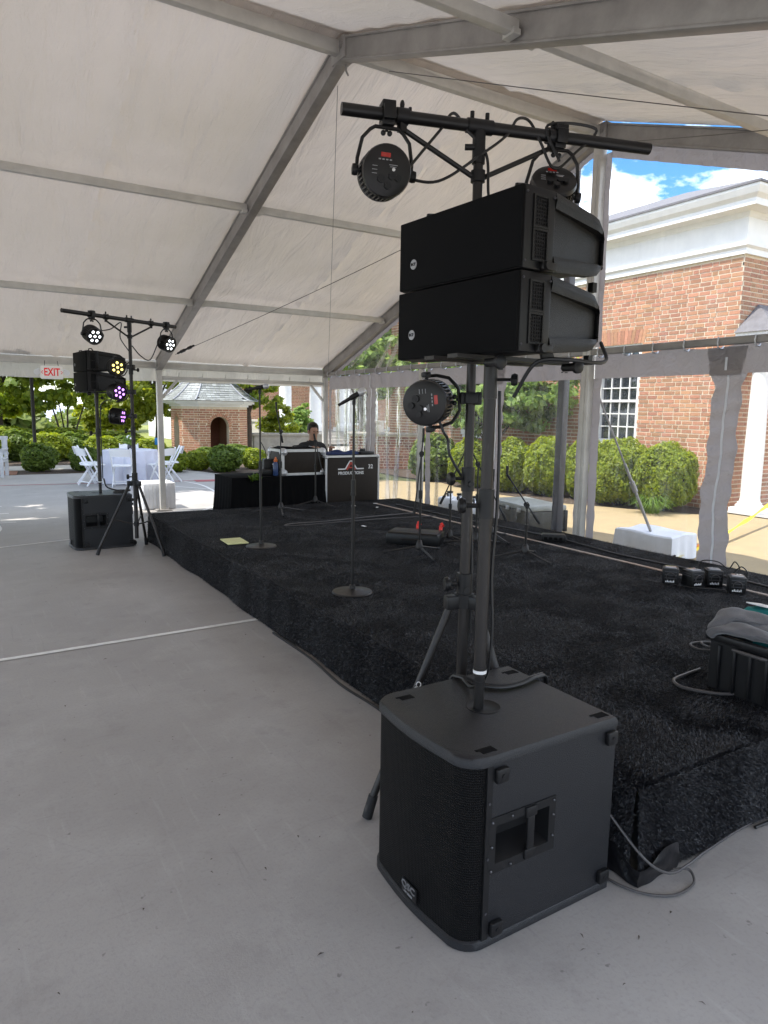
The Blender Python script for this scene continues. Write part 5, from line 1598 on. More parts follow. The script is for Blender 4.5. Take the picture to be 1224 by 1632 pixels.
# ------------------------------------------------------------------ light stands with T-bars
def make_stand(P, a, c, hub, feet, label, group, zc, words=None):
    st = thing('light_stand', label, 'light stand', (P[0], P[1], 0), 0, group)
    a = Vector(a)-Vector((P[0], P[1], 0)); c = Vector(c)-Vector((P[0], P[1], 0))
    zt = a.z
    dirb = (c-a).normalized()
    t0 = -(a.x*dirb.x+a.y*dirb.y)
    m = a + dirb*t0
    off = Vector((m.x, m.y, 0))
    a -= off; c -= off
    def P_(nm, mt, fn, par=st):
        b = MB(); fn(b); return b.build(nm, mt, par)
    P_('base_tube', 'stand_metal', lambda b: b.cyl((0, 0, .16), (0, 0, 1.38), .0215, n=18))
    P_('mid_tube', 'stand_metal', lambda b: b.cyl((0, 0, 1.36), (0, 0, 2.05), .0185, n=18))
    P_('top_tube', 'stand_metal', lambda b: b.cyl((0, 0, 2.03), (0, 0, zt-.02), .0185, n=18))
    def col(b, z, r, s=1, ang=2.7):
        b.cyl((0, 0, z-.05), (0, 0, z+.045), r, n=18)
        d = Vector((math.cos(ang), math.sin(ang), 0))
        b.cyl(d*.02+Vector((0, 0, z)), d*.07+Vector((0, 0, z)), .007, n=8)
        b.lathe([(.008, 0), (.024*s, .003), (.028*s, .012), (.024*s, .024), (.008, .028)], d*.06+Vector((0, 0, z)), d, n=10)
        b.cyl(Vector((-d.y, d.x, 0))*.02+Vector((0, 0, z-.02)), Vector((-d.y, d.x, 0))*.035+Vector((0, 0, z-.02)), .012, n=10)
    P_('height_collar', 'black_plastic', lambda b: col(b, 1.37, .0265, 1, 2.9))
    P_('height_collar', 'black_plastic', lambda b: col(b, 2.04, .0235, .8, -.3))
    P_('hub_collar', 'black_plastic', lambda b: col(b, hub+.06, .031, 1.1, 2.75))
    def hb(b):
        b.cyl((0, 0, hub-.035), (0, 0, hub+.02), .040, n=18)
        for f in feet:
            d = Vector((f[0], f[1], 0)).normalized()
            R = Matrix((d, Vector((-d.y, d.x, 0)), Vector((0, 0, 1)))).transposed()
            b.rbox(d*.055+Vector((0, 0, hub-.012)), (.06, .044, .055), .006, R)
    P_('leg_bracket', 'black_plastic', hb)
    def lw_(b):
        b.cyl((0, 0, .30), (0, 0, .35), .028, n=16)
    P_('brace_collar', 'black_plastic', lw_)
    for f in feet:
        d = Vector((f[0], f[1], 0)); dn = d.normalized()
        top = dn*.06+Vector((0, 0, hub-.02)); bot = d+Vector((0, 0, .03))
        lg = P_('leg', 'stand_metal', lambda b: b.cyl(top, bot, .0155, n=14))
        P_('rubber_foot', 'black_rubber', lambda b: b.cyl(top.lerp(bot, .925), d+Vector((0, 0, .003)), .0195, .021, n=14), lg)
        mid = top.lerp(bot, .52)
        P_('leg_strut', 'stand_metal', lambda b: b.cyl(dn*.028+Vector((0, 0, .325)), mid, .008, n=8))
    P_('crossbar', 'black_metal', lambda b: b.cyl(a, c, .0215, n=20))
    def tj(b):
        b.cyl((0, 0, zt-.13), (0, 0, zt-.015), .0245, n=18)
        b.cyl(Vector((0, 0, zt))-dirb*.05, Vector((0, 0, zt))+dirb*.05, .0265, n=18)
        for k in (-.03, .03): b.cyl(Vector((0, 0, zt+.02))+dirb*k, Vector((0, 0, zt+.05))+dirb*k, .008, n=8)
        b.cyl(Vector((-.02, .0, zt-.075)), Vector((-.05, .02, zt-.075)), .011, n=10)
        b.cyl((0, 0, zt-.195), (0, 0, zt-.155), .027, n=18)
    P_('bar_joint', 'black_plastic', tj)
    for s in (-1, 1):
        q = Vector((0, 0, zt))+dirb*(.30*s)
        P_('bar_brace', 'black_metal', lambda b: b.cyl(Vector((0, 0, zt-.175))+dirb*(.025*s), q+Vector((0, 0, -.04)), .0095, n=10))
        def bc(b):
            b.cyl(q-dirb*.022, q+dirb*.022, .029, n=16); b.box(q+Vector((0, 0, -.035)), (.026, .026, .035)); b.ball(q+Vector((0, 0, .040)), (.009, .009, .016), 8, 6); b.cyl(q+dirb*.03+Vector((0, 0, .0)), q+dirb*.03+Vector((0, 0, .034)), .006, n=8)
        P_('brace_clamp', 'black_plastic', bc)
    st['zz'] = 0; del st['zz']
    return st, a+Vector((P[0], P[1], 0)), c+Vector((P[0], P[1], 0))
gs = 'tripod light stands at the stage corners'
SP1 = (1.725, 2.17)
st1, b1a, b1c = make_stand(SP1, (1.23, 2.34, 2.68), (2.43, 1.99, 2.68), .88, [(-.405, .07), (.142, -.36), (.225, .31)], 'tall tripod light stand rising behind the foreground subwoofer', gs, 2.68)
SP2 = (1.675, 8.08)
st2, b2a, b2c = make_stand(SP2, (.99, 7.63, 2.57), (2.29, 8.33, 2.57), .80, [(-.425, .01), (.205, -.39), (.19, .40)], 'tripod light stand with lit lamps in front of the far subwoofer', gs, 2.57)
# the maker's name on the foreground stand's leg
l0 = Vector((-.405, .07, 0)); ln = l0.normalized()
lt = ln*.06+Vector((0, 0, .86)); lbm = l0+Vector((0, 0, .03))
ld = (lbm-lt).normalized(); toc = (CAM-Vector((SP1[0], SP1[1], 0))-lt.lerp(lbm, .45)); toc -= ld*toc.dot(ld); toc.normalize()
text('COOV', .030, frame(lt.lerp(lbm, .42)+toc*.0166, ld, toc.cross(ld)), 'white_print', st1, 'maker_lettering', bold=True)

def bar_pt(a, c, px):
    best = min((abs(pix(a.lerp(c, k/400))[0]-px), k) for k in range(401))
    return a.lerp(c, best[1]/400)

# ------------------------------------------------------------------ LED par lamps
def make_par(cen, beam, mount, led, label, group, grip, hang=True):
    """cen: head centre, beam: direction, mount: point the yoke reaches for, grip: axis of the tube it clamps on"""
    cen = Vector(cen); f = Vector(beam).normalized(); mount = Vector(mount)
    t = thing('par_lamp', label, 'stage light', cen, 0, group)
    m = (mount-cen); D = m.length; m.normalize()
    s = f.cross(m).normalized()
    up = s.cross(f).normalized()
    if up.dot(m) < 0: up = -up
    R = .088
    b = MB()
    b.lathe([(.060, -.076), (R-.004, -.070), (R, -.060), (R, -.052), (R-.010, -.048), (R-.010, .045), (R, .048), (R+.002, .062), (R-.005, .066), (R-.010, .060)], (0, 0, 0), f, n=36)
    hd = b.build('lamp_head', 'black_metal', t, ang=30)
    b = MB()
    for k in range(36):
        a = 2*PI*k/36
        d = s*math.cos(a)+up*math.sin(a); e = f.cross(d)
        Rm = Matrix((d, e, f)).transposed()
        b.box(d*(R-.006), (.014, .005, .092), Rm)
    b.build('cooling_fins', 'black_metal', hd, smooth=False)
    # back plate details
    o = f*-.0765
    Tm = lambda u, v, k=0: o + s*u + up*v - f*k
    tx = -s if (-s).dot(rr) > 0 else s
    ty = up if up.dot(uu) > -.2 else -up
    Rb = Matrix((tx, ty, tx.cross(ty))).transposed()
    nb = tx.cross(ty)
    sg = 1 if nb.dot(-f) > 0 else -1
    o2 = -f*.0765
    b = MB(); b.box(o2+tx*-.010+ty*.048, (.034, .014, .003), Rb); b.build('display', 'seg_red', hd, smooth=False)
    b = MB()
    for k in range(4): b.box(o2+tx*(-.030+.013*k)+ty*.033, (.008, .004, .003), Rb)
    for k in range(3): b.box(o2+tx*(-.045)+ty*(.01-.012*k), (.018, .002, .002), Rb)
    b.box(o2+tx*.02+ty*.018, (.03, .002, .002), Rb); b.box(o2+tx*.02+ty*.012, (.022, .002, .002), Rb)
    b.build('printed_marks', 'grey_print', hd, smooth=False)
    b = MB()
    for (u, v, r, h) in ((.018, -.018, .013, .010), (-.020, -.030, .013, .012), (.040, -.022, .011, .010), (.005, -.05, .012, .012)):
        b.cyl(o2+tx*u+ty*v, o2+tx*u+ty*v-f*h, r, n=14)
    b.build('connector', 'black_plastic', hd)
    b = MB(); b.cyl(o2+tx*.022+ty*.004, o2+tx*.022+ty*.004-f*.003, .006, n=10); b.build('fixing_screw', 'chrome', hd)
    # lens face
    b = MB(); b.lathe([(R-.012, .052), (R-.012, .054)], (0, 0, 0), f, n=28); b.build('lens_plate', 'black_plastic', hd)
    for k in range(7):
        a = 2*PI*k/6
        d = (s*math.cos(a)+up*math.sin(a))*(.050 if k < 6 else 0)
        b = MB(); b.lathe([(.0165, .055), (.0155, .059), (.010, .0625), (.004, .064)], d, f, n=14); b.build('led_lens', led, hd)
    # yoke
    for sgn in (-1, 1):
        b = MB(); b.lathe([(.008, 0), (.008, .014), (.019, .015), (.021, .024), (.019, .034), (.008, .036)], s*sgn*(R-.006), s*sgn, n=12); b.build('tilt_knob', 'black_plastic', t)
    yh = D-.045
    b = MB()
    w = R+.012
    pts = [s*w, s*w+m*(.04), s*(w-.014)+m*(yh*.72), s*(w-.040)+m*(yh-.012), s*(w-.058)+m*yh, -s*(w-.058)+m*yh, -s*(w-.040)+m*(yh-.012), -s*(w-.014)+m*(yh*.72), -s*w+m*.04, -s*w]
    # flat strap: two tubes side by side read as one folded bar
    b.tube(pts, .0068, 8)
    b.build('yoke', 'black_metal', t)
    g = Vector(grip).normalized(); x = g; z = m - g*m.dot(g); z.normalize(); y = z.cross(x)
    Rg = Matrix((x, y, z)).transposed()
    b = MB()
    c0 = m*D
    b.rbox(c0+z*.030, (.050, .058, .022), .004, Rg); b.rbox(c0-z*.030, (.046, .050, .022), .004, Rg)
    b.rbox(c0+y*.031, (.044, .016, .05), .004, Rg); b.rbox(c0-y*.031, (.044, .016, .05), .004, Rg)
    b.cyl(m*(yh-.012), m*(yh+.02), .006, n=8)
    for sg_ in (-1, 1):
        b.ball(m*(yh-.018)+x*.012*sg_, (.010, .010, .010), 8, 5)
    b.build('clamp', 'black_plastic', t)
    return t
def azv(az, pitch=0):
    a = math.radians(az); p = math.radians(pitch)
    return Vector((math.sin(a)*math.cos(p), math.cos(a)*math.cos(p), math.sin(p)))
gl_ = 'LED par lamps on the light stands'
q1 = bar_pt(b1a, b1c, 618); q2 = bar_pt(b1a, b1c, 890)
bd1 = (b1c-b1a)
make_par(q1+Vector((-.012, 0, -.20)), azv(22, 10), q1, 'led_off', 'dark par lamp hanging at the left end of the near crossbar', gl_, bd1)
make_par(q2+Vector((.0, 0.03, -.205)), azv(30, -38), q2, 'led_off', 'dark par lamp hanging at the right end of the near crossbar', gl_, bd1)
mp = Vector((SP1[0], SP1[1], 1.685))
make_par(mp+(-rr*.165)+Vector((0, 0, -.015)), azv(48, 4), mp, 'led_off', 'round backed par lamp clamped to the side of the near stand pole', gl_, (0, 0, 1))
q3 = bar_pt(b2a, b2c, 146); q4 = bar_pt(b2a, b2c, 265)
bd2 = (b2c-b2a)
make_par(q3+Vector((0, 0, -.20)), azv(163, -22), q3, 'led_white', 'white lit par lamp hanging at the left end of the far crossbar', gl_, bd2)
make_par(q4+Vector((0, 0, -.20)), azv(150, -18), q4, 'led_white', 'white lit par lamp hanging at the right end of the far crossbar', gl_, bd2)
for z, az, led, lab in ((2.07, 172, 'led_yellow', 'yellow lit par lamp on the far stand pole'), (1.80, 160, 'led_purple', 'purple lit par lamp in the middle of the far stand pole'), (1.535, 122, 'led_purple', 'lowest purple lit par lamp on the far stand pole turned to the stage')):
    mpp = Vector((SP2[0], SP2[1], z))
    make_par(mp*0+mpp+(-rr*.165)+Vector((0, 0, 0)), azv(az, -6), mpp, led, lab, gl_, (0, 0, 1))

# ------------------------------------------------------------------ microphone stands
def mic_shape(b, g, p, d, L=.165):
    """b: body, g: grille; p: tail end; d: direction towards the head"""
    p = Vector(p); d = Vector(d).normalized()
    b.lathe([(.010, 0), (.0115, .004), (.0135, L*.45), (.0175, L*.70), (.0185, L*.72)], p, d, n=16)
    g.lathe([(.0185, L*.715), (.0255, L*.76), (.0262, L*.82), (.0262, L*.84), (.0245, L*.90), (.017, L*.97), (.006, L*1.0)], p, d, n=18)
def round_stand(x, y, zt, micdir, label, group):
    t = thing('microphone_stand', label, 'mic stand', (x, y, HS), 0, group)
    b = MB(); b.lathe([(.142, .002), (.145, .008), (.140, .016), (.06, .026), (.022, .034), (.020, .06), (.014, .062)], (0, 0, 0), n=36); b.build('base', 'stand_metal', t)
    z = zt-HS
    b = MB(); b.cyl((0, 0, .05), (0, 0, .74), .0115, n=14); b.build('lower_tube', 'black_metal', t)
    b = MB(); b.cyl((0, 0, .71), (0, 0, .81), .0165, n=14); b.cyl((0, 0, .70), (0, 0, .72), .0185, n=14); b.build('clutch', 'black_plastic', t)
    b = MB(); b.cyl((0, 0, .80), (0, 0, z-.05), .0085, n=12); b.build('upper_tube', 'black_metal', t)
    d = Vector(micdir).normalized()
    b = MB(); b.cyl((0, 0, z-.06), (0, 0, z-.03), .013, n=12); b.cyl((0, 0, z-.035), Vector((0, 0, z-.008))+d*.01, .010, n=10); b.cyl(Vector((0, 0, z))-d*.03, Vector((0, 0, z))+d*.035, .0185, n=14)
    b.build('mic_clip', 'black_plastic', t)
    mt = thing('microphone', 'black handheld microphone in the clip of ' + label.split(',')[0], 'microphone', (x, y, zt), 0, 'handheld microphones')
    b = MB(); g = MB(); mic_shape(b, g, -d*.10, d, .19)
    b.cyl(-d*.10, -d*.125, .010, n=12)
    b.build('mic_body', 'black_metal', mt); g.build('mic_grille', 'silver', mt)
    return t
gm = 'straight microphone stands with round bases'
dr = (rr*1.0+Vector((0, 0, .55)))
round_stand(2.335, 4.21, 1.73, rr*.95+Vector((0, 0, .55)), 'the nearer round based straight stand, right of the yellow pad', gm)
round_stand(2.385, 6.08, 1.83, rr*1.0+Vector((0, 0, .20)), 'the farther round based straight stand, beside the yellow pad', gm)

def boom_stand(x, y, h, bdir, front, back, legrot, label, mic=True, group='tripod boom stands on the stage'):
    t = thing('boom_stand', label, 'mic stand', (x, y, HS), 0, group)
    b = MB(); b.cyl((0, 0, .07), (0, 0, h*.58), .0105, n=12); b.build('lower_tube', 'black_metal', t)
    b = MB(); b.cyl((0, 0, h*.56), (0, 0, h*.64), .0165, n=12); b.build('clutch', 'black_plastic', t)
    b = MB(); b.cyl((0, 0, h*.63), (0, 0, h), .0075, n=10); b.build('upper_tube', 'black_metal', t)
    b = MB(); b.lathe([(.034, .055), (.036, .07), (.024, .12), (.016, .135)], (0, 0, 0), n=14); b.build('hub', 'stand_metal', t)
    for k in range(3):
        a = legrot+2*PI*k/3
        d = Vector((math.cos(a), math.sin(a), 0))
        b = MB(); b.cyl(d*.022+Vector((0, 0, .075)), d*.31+Vector((0, 0, .013)), .0085, n=10); lg = b.build('leg', 'stand_metal', t)
        b = MB(); b.cyl(d*.285+Vector((0, 0, .017)), d*.325+Vector((0, 0, .010)), .0125, n=10); b.build('rubber_foot', 'black_rubber', lg)
    if bdir is not None:
        d = Vector(bdir).normalized(); o = Vector((0, 0, h))
        b = MB(); b.cyl(o-Vector((0, 0, .03)), o+Vector((0, 0, .012)), .016, n=12); s = d.cross(Vector((0, 0, 1))).normalized(); b.cyl(o-s*.028, o+s*.03, .017, n=12); b.cyl(o+s*.03, o+s*.05, .024, n=10); b.build('boom_joint', 'black_plastic', t)
        b = MB(); b.cyl(o-d*back, o+d*front, .0065, n=10); b.build('boom_arm', 'black_metal', t)
        b = MB(); b.cyl(o-d*back, o-d*(back-.09), .0125, n=12); b.build('counterweight', 'black_rubber', t)
        tip = o+d*front
    else: tip = Vector((0, 0, h)); d = Vector((0, 0, 1))
    if mic:
        b = MB(); b.cyl(tip-d*.02, tip+d*.03, .011, n=10); b.cyl(tip+d*.03, tip+d*.03+Vector((0, 0, .075)), .012, n=10); b.build('mic_clip', 'black_plastic', t)
    return t
up = Vector((0, 0, 1))
boom_stand(3.41, 8.01, 1.02, rr*-.18+up*1.0, .26, .14, .2, 'boom stand with its arm nearly upright before the draped table')
boom_stand(4.10, 8.45, .88, rr*.22-up*1.0, .42, .10, 1.0, 'boom stand with its arm hanging down before the white trimmed rack', mic=False)
boom_stand(3.52, 5.10, .92, rr*.10+up*1.0, .12, .55, .35, 'boom stand standing in front of the black stage box')
boom_stand(4.10, 5.42, .62, rr*.42+up*.95, .33, .25, .9, 'low boom stand leaning right just left of the light stand pole')
boom_stand(4.23, 5.17, .80, rr*-.42+up*.80, .18, .62, .1, 'boom stand half hidden between the two foreground poles')
boom_stand(4.26, 4.51, .485, rr*-.50+up*.72, .30, .20, .55, 'low boom stand standing clear to the right of the speaker pole')
boom_stand(4.62, 5.40, .62, None, 0, 0, .4, 'straight tripod stand just right of the speaker pole')

# ------------------------------------------------------------------ mixing position behind the stage
ft = thing('mixing_table', 'folding table under a floor length black drape behind the stage', 'table', (3.80, 9.28, 0))
b = MB(); b.rbox((0, 0, .70), (1.40, .72, .03), .008); b.build('table_top', 'drape', ft)
b = MB()
def skirtf(u, v):
    per = [(-.70, .36), (-.70, -.36), (.70, -.36), (.70, .36)]
    L = [.72, 1.40, .72]; s = u*sum(L); k = 0
    while k < 2 and s > L[k]: s -= L[k]; k += 1
    a, c = Vector((*per[k], 0)), Vector((*per[k+1], 0)); p = a.lerp(c, s/L[k]); nn = Vector(((c-a).y, -(c-a).x, 0)).normalized()*-1
    nn = -nn if nn.dot(p) < 0 else nn
    f = .006+.030*v*(1+math.sin(u*150))*.5+.05*v*v
    return tuple(p+nn*f+Vector((0, 0, .718-.70*v)))
b.grid(skirtf, 170, 10); b.build('table_skirt', 'drape', ft)
for sx in (-.6, .6):
    b = MB(); b.cyl((sx, -.25, .0), (sx, -.25, .69), .014, n=8); b.cyl((sx, .25, 0), (sx, .25, .69), .014, n=8); b.cyl((sx, -.25, .12), (sx, .25, .12), .012, n=8); b.build('leg', 'black_metal', ft)

def flight_case(name, label, cat, c, d, rz=0.0, trim=.032, ball=.03, mt='case_panel'):
    """laminate box with bright edge extrusions and ball corners; c: centre of the base"""
    t = thing(name, label, cat, c, rz)
    w, l, h = d
    b = MB(); b.rbox((0, 0, h/2), (w-.008, l-.008, h-.008), .006); b.build('body', mt, t)
    b = MB()
    for sx in (-1, 1):
        for sy in (-1, 1): b.box((sx*(w/2-trim/2+.002), sy*(l/2-trim/2+.002), h/2), (trim, trim, h-2*ball))
        for z in (trim/2-.002, h-trim/2+.002): b.box((sx*(w/2-trim/2+.003), 0, z), (trim, l-2*ball, trim))
    for sy in (-1, 1):
        for z in (trim/2-.003, h-trim/2+.003): b.box((0, sy*(l/2-trim/2+.003), z), (w-2*ball, trim, trim))
    b.build('edge_trim', 'silver', t, smooth=False)
    for sx in (-1, 1):
        for sy in (-1, 1):
            for z in (ball*.8, h-ball*.8):
                b = MB(); b.ball((sx*(w/2-ball*.75), sy*(l/2-ball*.75), z), ball*1.25, 10, 7); b.build('ball_corner', 'silver', t)
    return t
rk = flight_case('rack_case', 'black rack case with bright silver edges on the draped table', 'road case', (4.19, 9.25, .715), (.68, .5, .365), trim=.038, ball=.048)
b = MB()
for sx in (-1, 1):
    for sz in (-1, 1): b.extr([(sx*.335, 0, .182+sz*.178), (sx*.335, 0, .182+sz*.09), (sx*.24, 0, .182+sz*.178)][::sx*sz], (0, -.254, 0), (0, .006, 0))
b.build('corner_plate', 'silver', rk, smooth=False)
pc = flight_case('console_case', 'tall black console case with silver edges and a white and red A logo', 'road case', (4.935, 9.22, 0), (.90, .62, .985), trim=.028, ball=.026)
b = MB(); y = -.3145
def strip(pts, w):
    for k in range(len(pts)-1):
        a, c = Vector((pts[k][0], 0, pts[k][1])), Vector((pts[k+1][0], 0, pts[k+1][1]))
        d = (c-a).normalized(); nn = Vector((-d.z, 0, d.x))*w/2
        b.extr([a-nn, c-nn, c+nn, a+nn], (0, y, 0), (0, .003, 0))
ox, oz = -.035, .79
strip([(ox-.215, oz-.0), (ox-.095, oz-.0), (ox-.02, oz+.115), (ox+.02, oz+.115)], .018); strip([(ox+.015, oz+.115), (ox+.095, oz), (ox+.215, oz)], .018)
b.build('logo_line', 'white_print', pc, smooth=False)
b = MB(); strip([(ox-.07, oz-.012), (ox-.005, oz+.095)], .030); strip([(ox+.005, oz+.095), (ox+.07, oz-.012)], .030); strip([(ox-.04, oz+.02), (ox+.04, oz+.02)], .018)
b.build('logo_letter', 'red_print', pc, smooth=False)
text('PRODUCTIONS', .062, frame((ox, y, oz-.062), (1, 0, 0), (0, 0, 1)), 'white_print', pc, 'logo_lettering', bold=True, xs=.98)
text('32', .085, frame((.295, y, oz+.025), (1, 0, 0), (0, 0, 1)), 'white_print', pc, 'case_number', bold=True)
b = MB(); b.rbox((-.17, -.312, .24), (.05, .012, .10), .004); b.box((-.17, -.316, .24), (.12, .006, .010)); b.cyl((-.17, -.314, .24), (-.17, -.322, .24), .02, n=12); b.build('butterfly_latch', 'silver', pc)
b = MB(); b.box((-.4535, -.10, .74), (.004, .10, .14)); b.build('side_label', 'red_print', pc, smooth=False)

# things lying on the cases and table
cl = MB()
def clothf(u, v):
    x = -.30+.62*u; yy = -.16+.32*v
    e = min(u, 1-u, v, 1-v)
    return (x+.02*math.sin(v*6), yy+.02*math.sin(u*9), .006+.055*min(1, e*7)*(.55+.3*math.sin(u*11+v*3)+.25*math.sin(u*5-v*8)))
cl.T = Matrix.Translation((4.89, 9.20, .987)); cl.grid(clothf, 40, 20)
tag(cl.build('folded_cloth', 'navy_cloth', None), 'crumpled navy blue cloth on top of the console case', 'cloth')
wr = thing('wireless_receiver', 'small black wireless receiver with two thin antennas on the console case', 'receiver', (5.25, 9.12, .987))
b = MB(); b.rbox((0, 0, .022), (.24, .17, .042), .005); b.build('body', 'black_metal', wr)
for sx in (-.05, .07):
    b = MB(); b.cyl((sx, .06, .04), (sx+.004, .06, .20), .005, .003, n=8); b.build('antenna', 'black_rubber', wr)
b = MB(); b.rbox((-.02, .03, .06), (.07, .06, .05), .01); b.build('power_brick', 'black_plastic', wr)
bg_ = thing('gear_bag', 'flat black equipment bag lying on the silver edged rack case', 'bag', (4.14, 9.25, 1.082))
b = MB(); b.grid(lambda u, v: (-.30+.60*u, -.18+.36*v, .004+.028*min(1, 6*min(u, 1-u))*min(1, 6*min(v, 1-v))*(.8+.2*math.sin(u*9))), 24, 12); b.build('bag_body', 'drape', bg_)
b = MB(); b.tube(spline([(-.1, -.18, .03), (-.08, -.21, .05), (.08, -.21, .05), (.1, -.18, .03)], 6), .008, 6); b.build('handle', 'black_rubber', bg_)
bt = thing('sports_bottle', 'dark blue bottle with an orange cap on the draped table', 'bottle', (3.78, 9.06, .715))
b = MB(); b.lathe([(.034, 0), (.038, .01), (.038, .15), (.030, .185), (.020, .20)], (0, 0, 0), n=18); b.build('bottle_body', 'bottle_blue', bt)
b = MB(); b.lathe([(.024, .195), (.026, .20), (.026, .225), (.014, .235), (.010, .26)], (0, 0, 0), n=14); b.build('cap', 'orange_cap', bt)
bx = thing('mixer_box', 'small black control box with a white knob and gooseneck on the draped table', 'control box', (3.80, 9.32, .715), -.2)
b = MB(); b.rbox((0, 0, .11), (.20, .16, .22), .01); b.rbox((-.06, -.15, .045), (.22, .13, .09), .01); b.build('body', 'black_plastic', bx)
b = MB(); b.lathe([(.014, 0), (.012, .02)], (.03, -.081, .15), (0, -1, 0), n=12); b.build('knob', 'white_plastic', bx)
b = MB(); b.tube(spline([(-.05, 0, .22), (-.07, -.02, .34), (-.13, -.03, .46)], 8), .006, 6); b.build('gooseneck', 'black_rubber', bx)
lv = thing('leaf_sprig', 'light green leafy sprig hanging over the table edge', 'plant', (3.42, 8.90, .73))
nn_ = 26; cc = np.stack([-.09+.18*nrg.random(nn_), -.03+.05*nrg.random(nn_), -.05+.07*nrg.random(nn_)], 1)
leaves(cc, sph(nn_)+np.array([0, -1, .3]), .05, 'leaf_spray', 'leaf_g', lv)
bgk = MB(); bgk.tube(spline([(-.09, 0, 0), (0, -.02, .01), (.09, -.01, 0)], 5), .003, 5); bgk.build('stem', 'bark', lv)

# ------------------------------------------------------------------ the sound engineer
def person():
    P0 = (4.80, 10.05, .07)
    t = thing('person', 'person with short dark hair in a black t-shirt looking down behind the mixing cases', 'person', P0)
    pts = {'pel': ((0, .06, .56), (.155, .115)), 'sp1': ((0, .03, .68), (.150, .11)), 'sp2': ((0, -.005, .86), (.165, .115)), 'ch': ((0, -.03, .98), (.15, .10)), 'nk': ((0, -.055, 1.085), (.056, .056)), 'hd0': ((0, -.075, 1.16), (.066, .074)), 'hd1': ((0, -.085, 1.245), (.078, .096)), 'hd2': ((0, -.08, 1.31), (.060, .075))}
    for s, k in ((-1, 'l'), (1, 'r')):
        pts['sh'+k] = ((s*.185, -.02, 1.015), (.062, .062)); pts['el'+k] = ((s*.262, -.06, .80), (.045, .045)); pts['fm'+k] = ((s*.235, -.20, .85), (.041, .041)); pts['wr'+k] = ((s*.17, -.36, .965+.02), (.028, .028)); pts['hn'+k] = ((s*.14, -.43, 1.00), (.030, .020))
        pts['hp'+k] = ((s*.10, .03, .53), (.095, .095)); pts['kn'+k] = ((s*.14, -.40, .54), (.068, .068)); pts['an'+k] = ((s*.13, -.34, .09), (.042, .042)); pts['to'+k] = ((s*.14, -.48, .04), (.040, .035))
    ed = [('pel', 'sp1'), ('sp1', 'sp2'), ('sp2', 'ch'), ('ch', 'nk'), ('nk', 'hd0'), ('hd0', 'hd1'), ('hd1', 'hd2')]
    for k in 'lr': ed += [('ch', 'sh'+k), ('sh'+k, 'el'+k), ('el'+k, 'fm'+k), ('fm'+k, 'wr'+k), ('wr'+k, 'hn'+k), ('pel', 'hp'+k), ('hp'+k, 'kn'+k), ('kn'+k, 'an'+k), ('an'+k, 'to'+k)]
    names = list(pts); idx = {n: i for i, n in enumerate(names)}
    me = bpy.data.meshes.new('body'); me.from_pydata([pts[n][0] for n in names], [(idx[a], idx[c]) for a, c in ed], [])
    o = bpy.data.objects.new('body_tmp', me); COL.objects.link(o)
    o.modifiers.new('Skin', 'SKIN'); sub = o.modifiers.new('Sub', 'SUBSURF'); sub.levels = 2; sub.render_levels = 2
    sv = me.skin_vertices[0].data
    for n in names: sv[idx[n]].radius = pts[n][1]; sv[idx[n]].use_root = (n == 'pel')
    bpy.context.view_layer.update()
    m2 = bpy.data.meshes.new_from_object(o.evaluated_get(bpy.context.evaluated_depsgraph_get()))
    bpy.data.objects.remove(o)
    m2.name = 'body'
    m2.materials.clear()
    for k in ('skin', 'tee', 'navy_cloth', 'black_rubber'): m2.materials.append(M[k])
    for p in m2.polygons:
        c = p.center
        if c.z < .09 and c.y < -.25: p.material_index = 3
        elif c.z < .60 and abs(c.x) < .26: p.material_index = 2
        elif c.z < 1.085 and not (abs(c.x) > .20 and c.z < .86 or (c.y < -.16 and c.z < 1.04)): p.material_index = 1
        else: p.material_index = 0
        p.use_smooth = True
    # a face: brow, nose, chin
    for v in m2.vertices:
        if v.co.z > 1.13 and v.co.y < -.1:
            dx = abs(v.co.x)
            if dx < .014 and 1.20 < v.co.z < 1.25: v.co.y -= .020
            elif dx < .03 and 1.135 < v.co.z < 1.165: v.co.y -= .010
    bo = bpy.data.objects.new('body', m2); COL.objects.link(bo); bo.parent = t
    b = MB(); b.ball((0, -.066, 1.283), (.090, .108, .098), 22, 14, lambda p: 1+.05*math.sin(p.x*17+p.z*9)*math.sin(p.y*13)+(-.34 if (p.y < -.30 and p.z < .45) else 0)+(-.3 if p.z < -.55 else 0)); b.build('hair', 'hair', t)
    for s in (-1, 1):
        b = MB(); b.ball((s*.083, -.075, 1.225), (.012, .022, .033), 8, 6); b.build('ear', 'skin', t)
        b = MB(); b.ball((s*.031, -.168, 1.235), (.013, .009, .007), 8, 6); b.build('eye', 'hair', t)
        # fingers resting on the case
        hb_ = Vector((s*.14, -.43, 1.0))
        b = MB()
        for k in range(4):
            q = hb_+Vector(((k-1.5)*.017, -.015, 0)); L = (.062, .072, .068, .052)[k]
            b.tube([q, q+Vector((0, -L*.5, .008)), q+Vector((0, -L*.85, -.002)), q+Vector((0, -L, -.012))], .0085, 7)
        b.tube([hb_+Vector((-s*.025, .02, 0)), hb_+Vector((-s*.05, -.01, .0)), hb_+Vector((-s*.055, -.035, -.006))], .0095, 7)
        fo = b.build('fingers', 'skin', t); fo['kind'] = 'stuff'
    b = MB()
    for pts_ in ([(-.10, 0, .905), (-.035, 0, .905), (0, 0, .945), (.035, 0, .905), (.10, 0, .905)],):
        b.tube([(x, -.128, z) for x, _, z in pts_], .0045, 5)
    b.build('shirt_print', 'white_print', t)
    so = thing('stool', 'black round stool the person sits on', 'stool', (4.80, 10.13, 0))
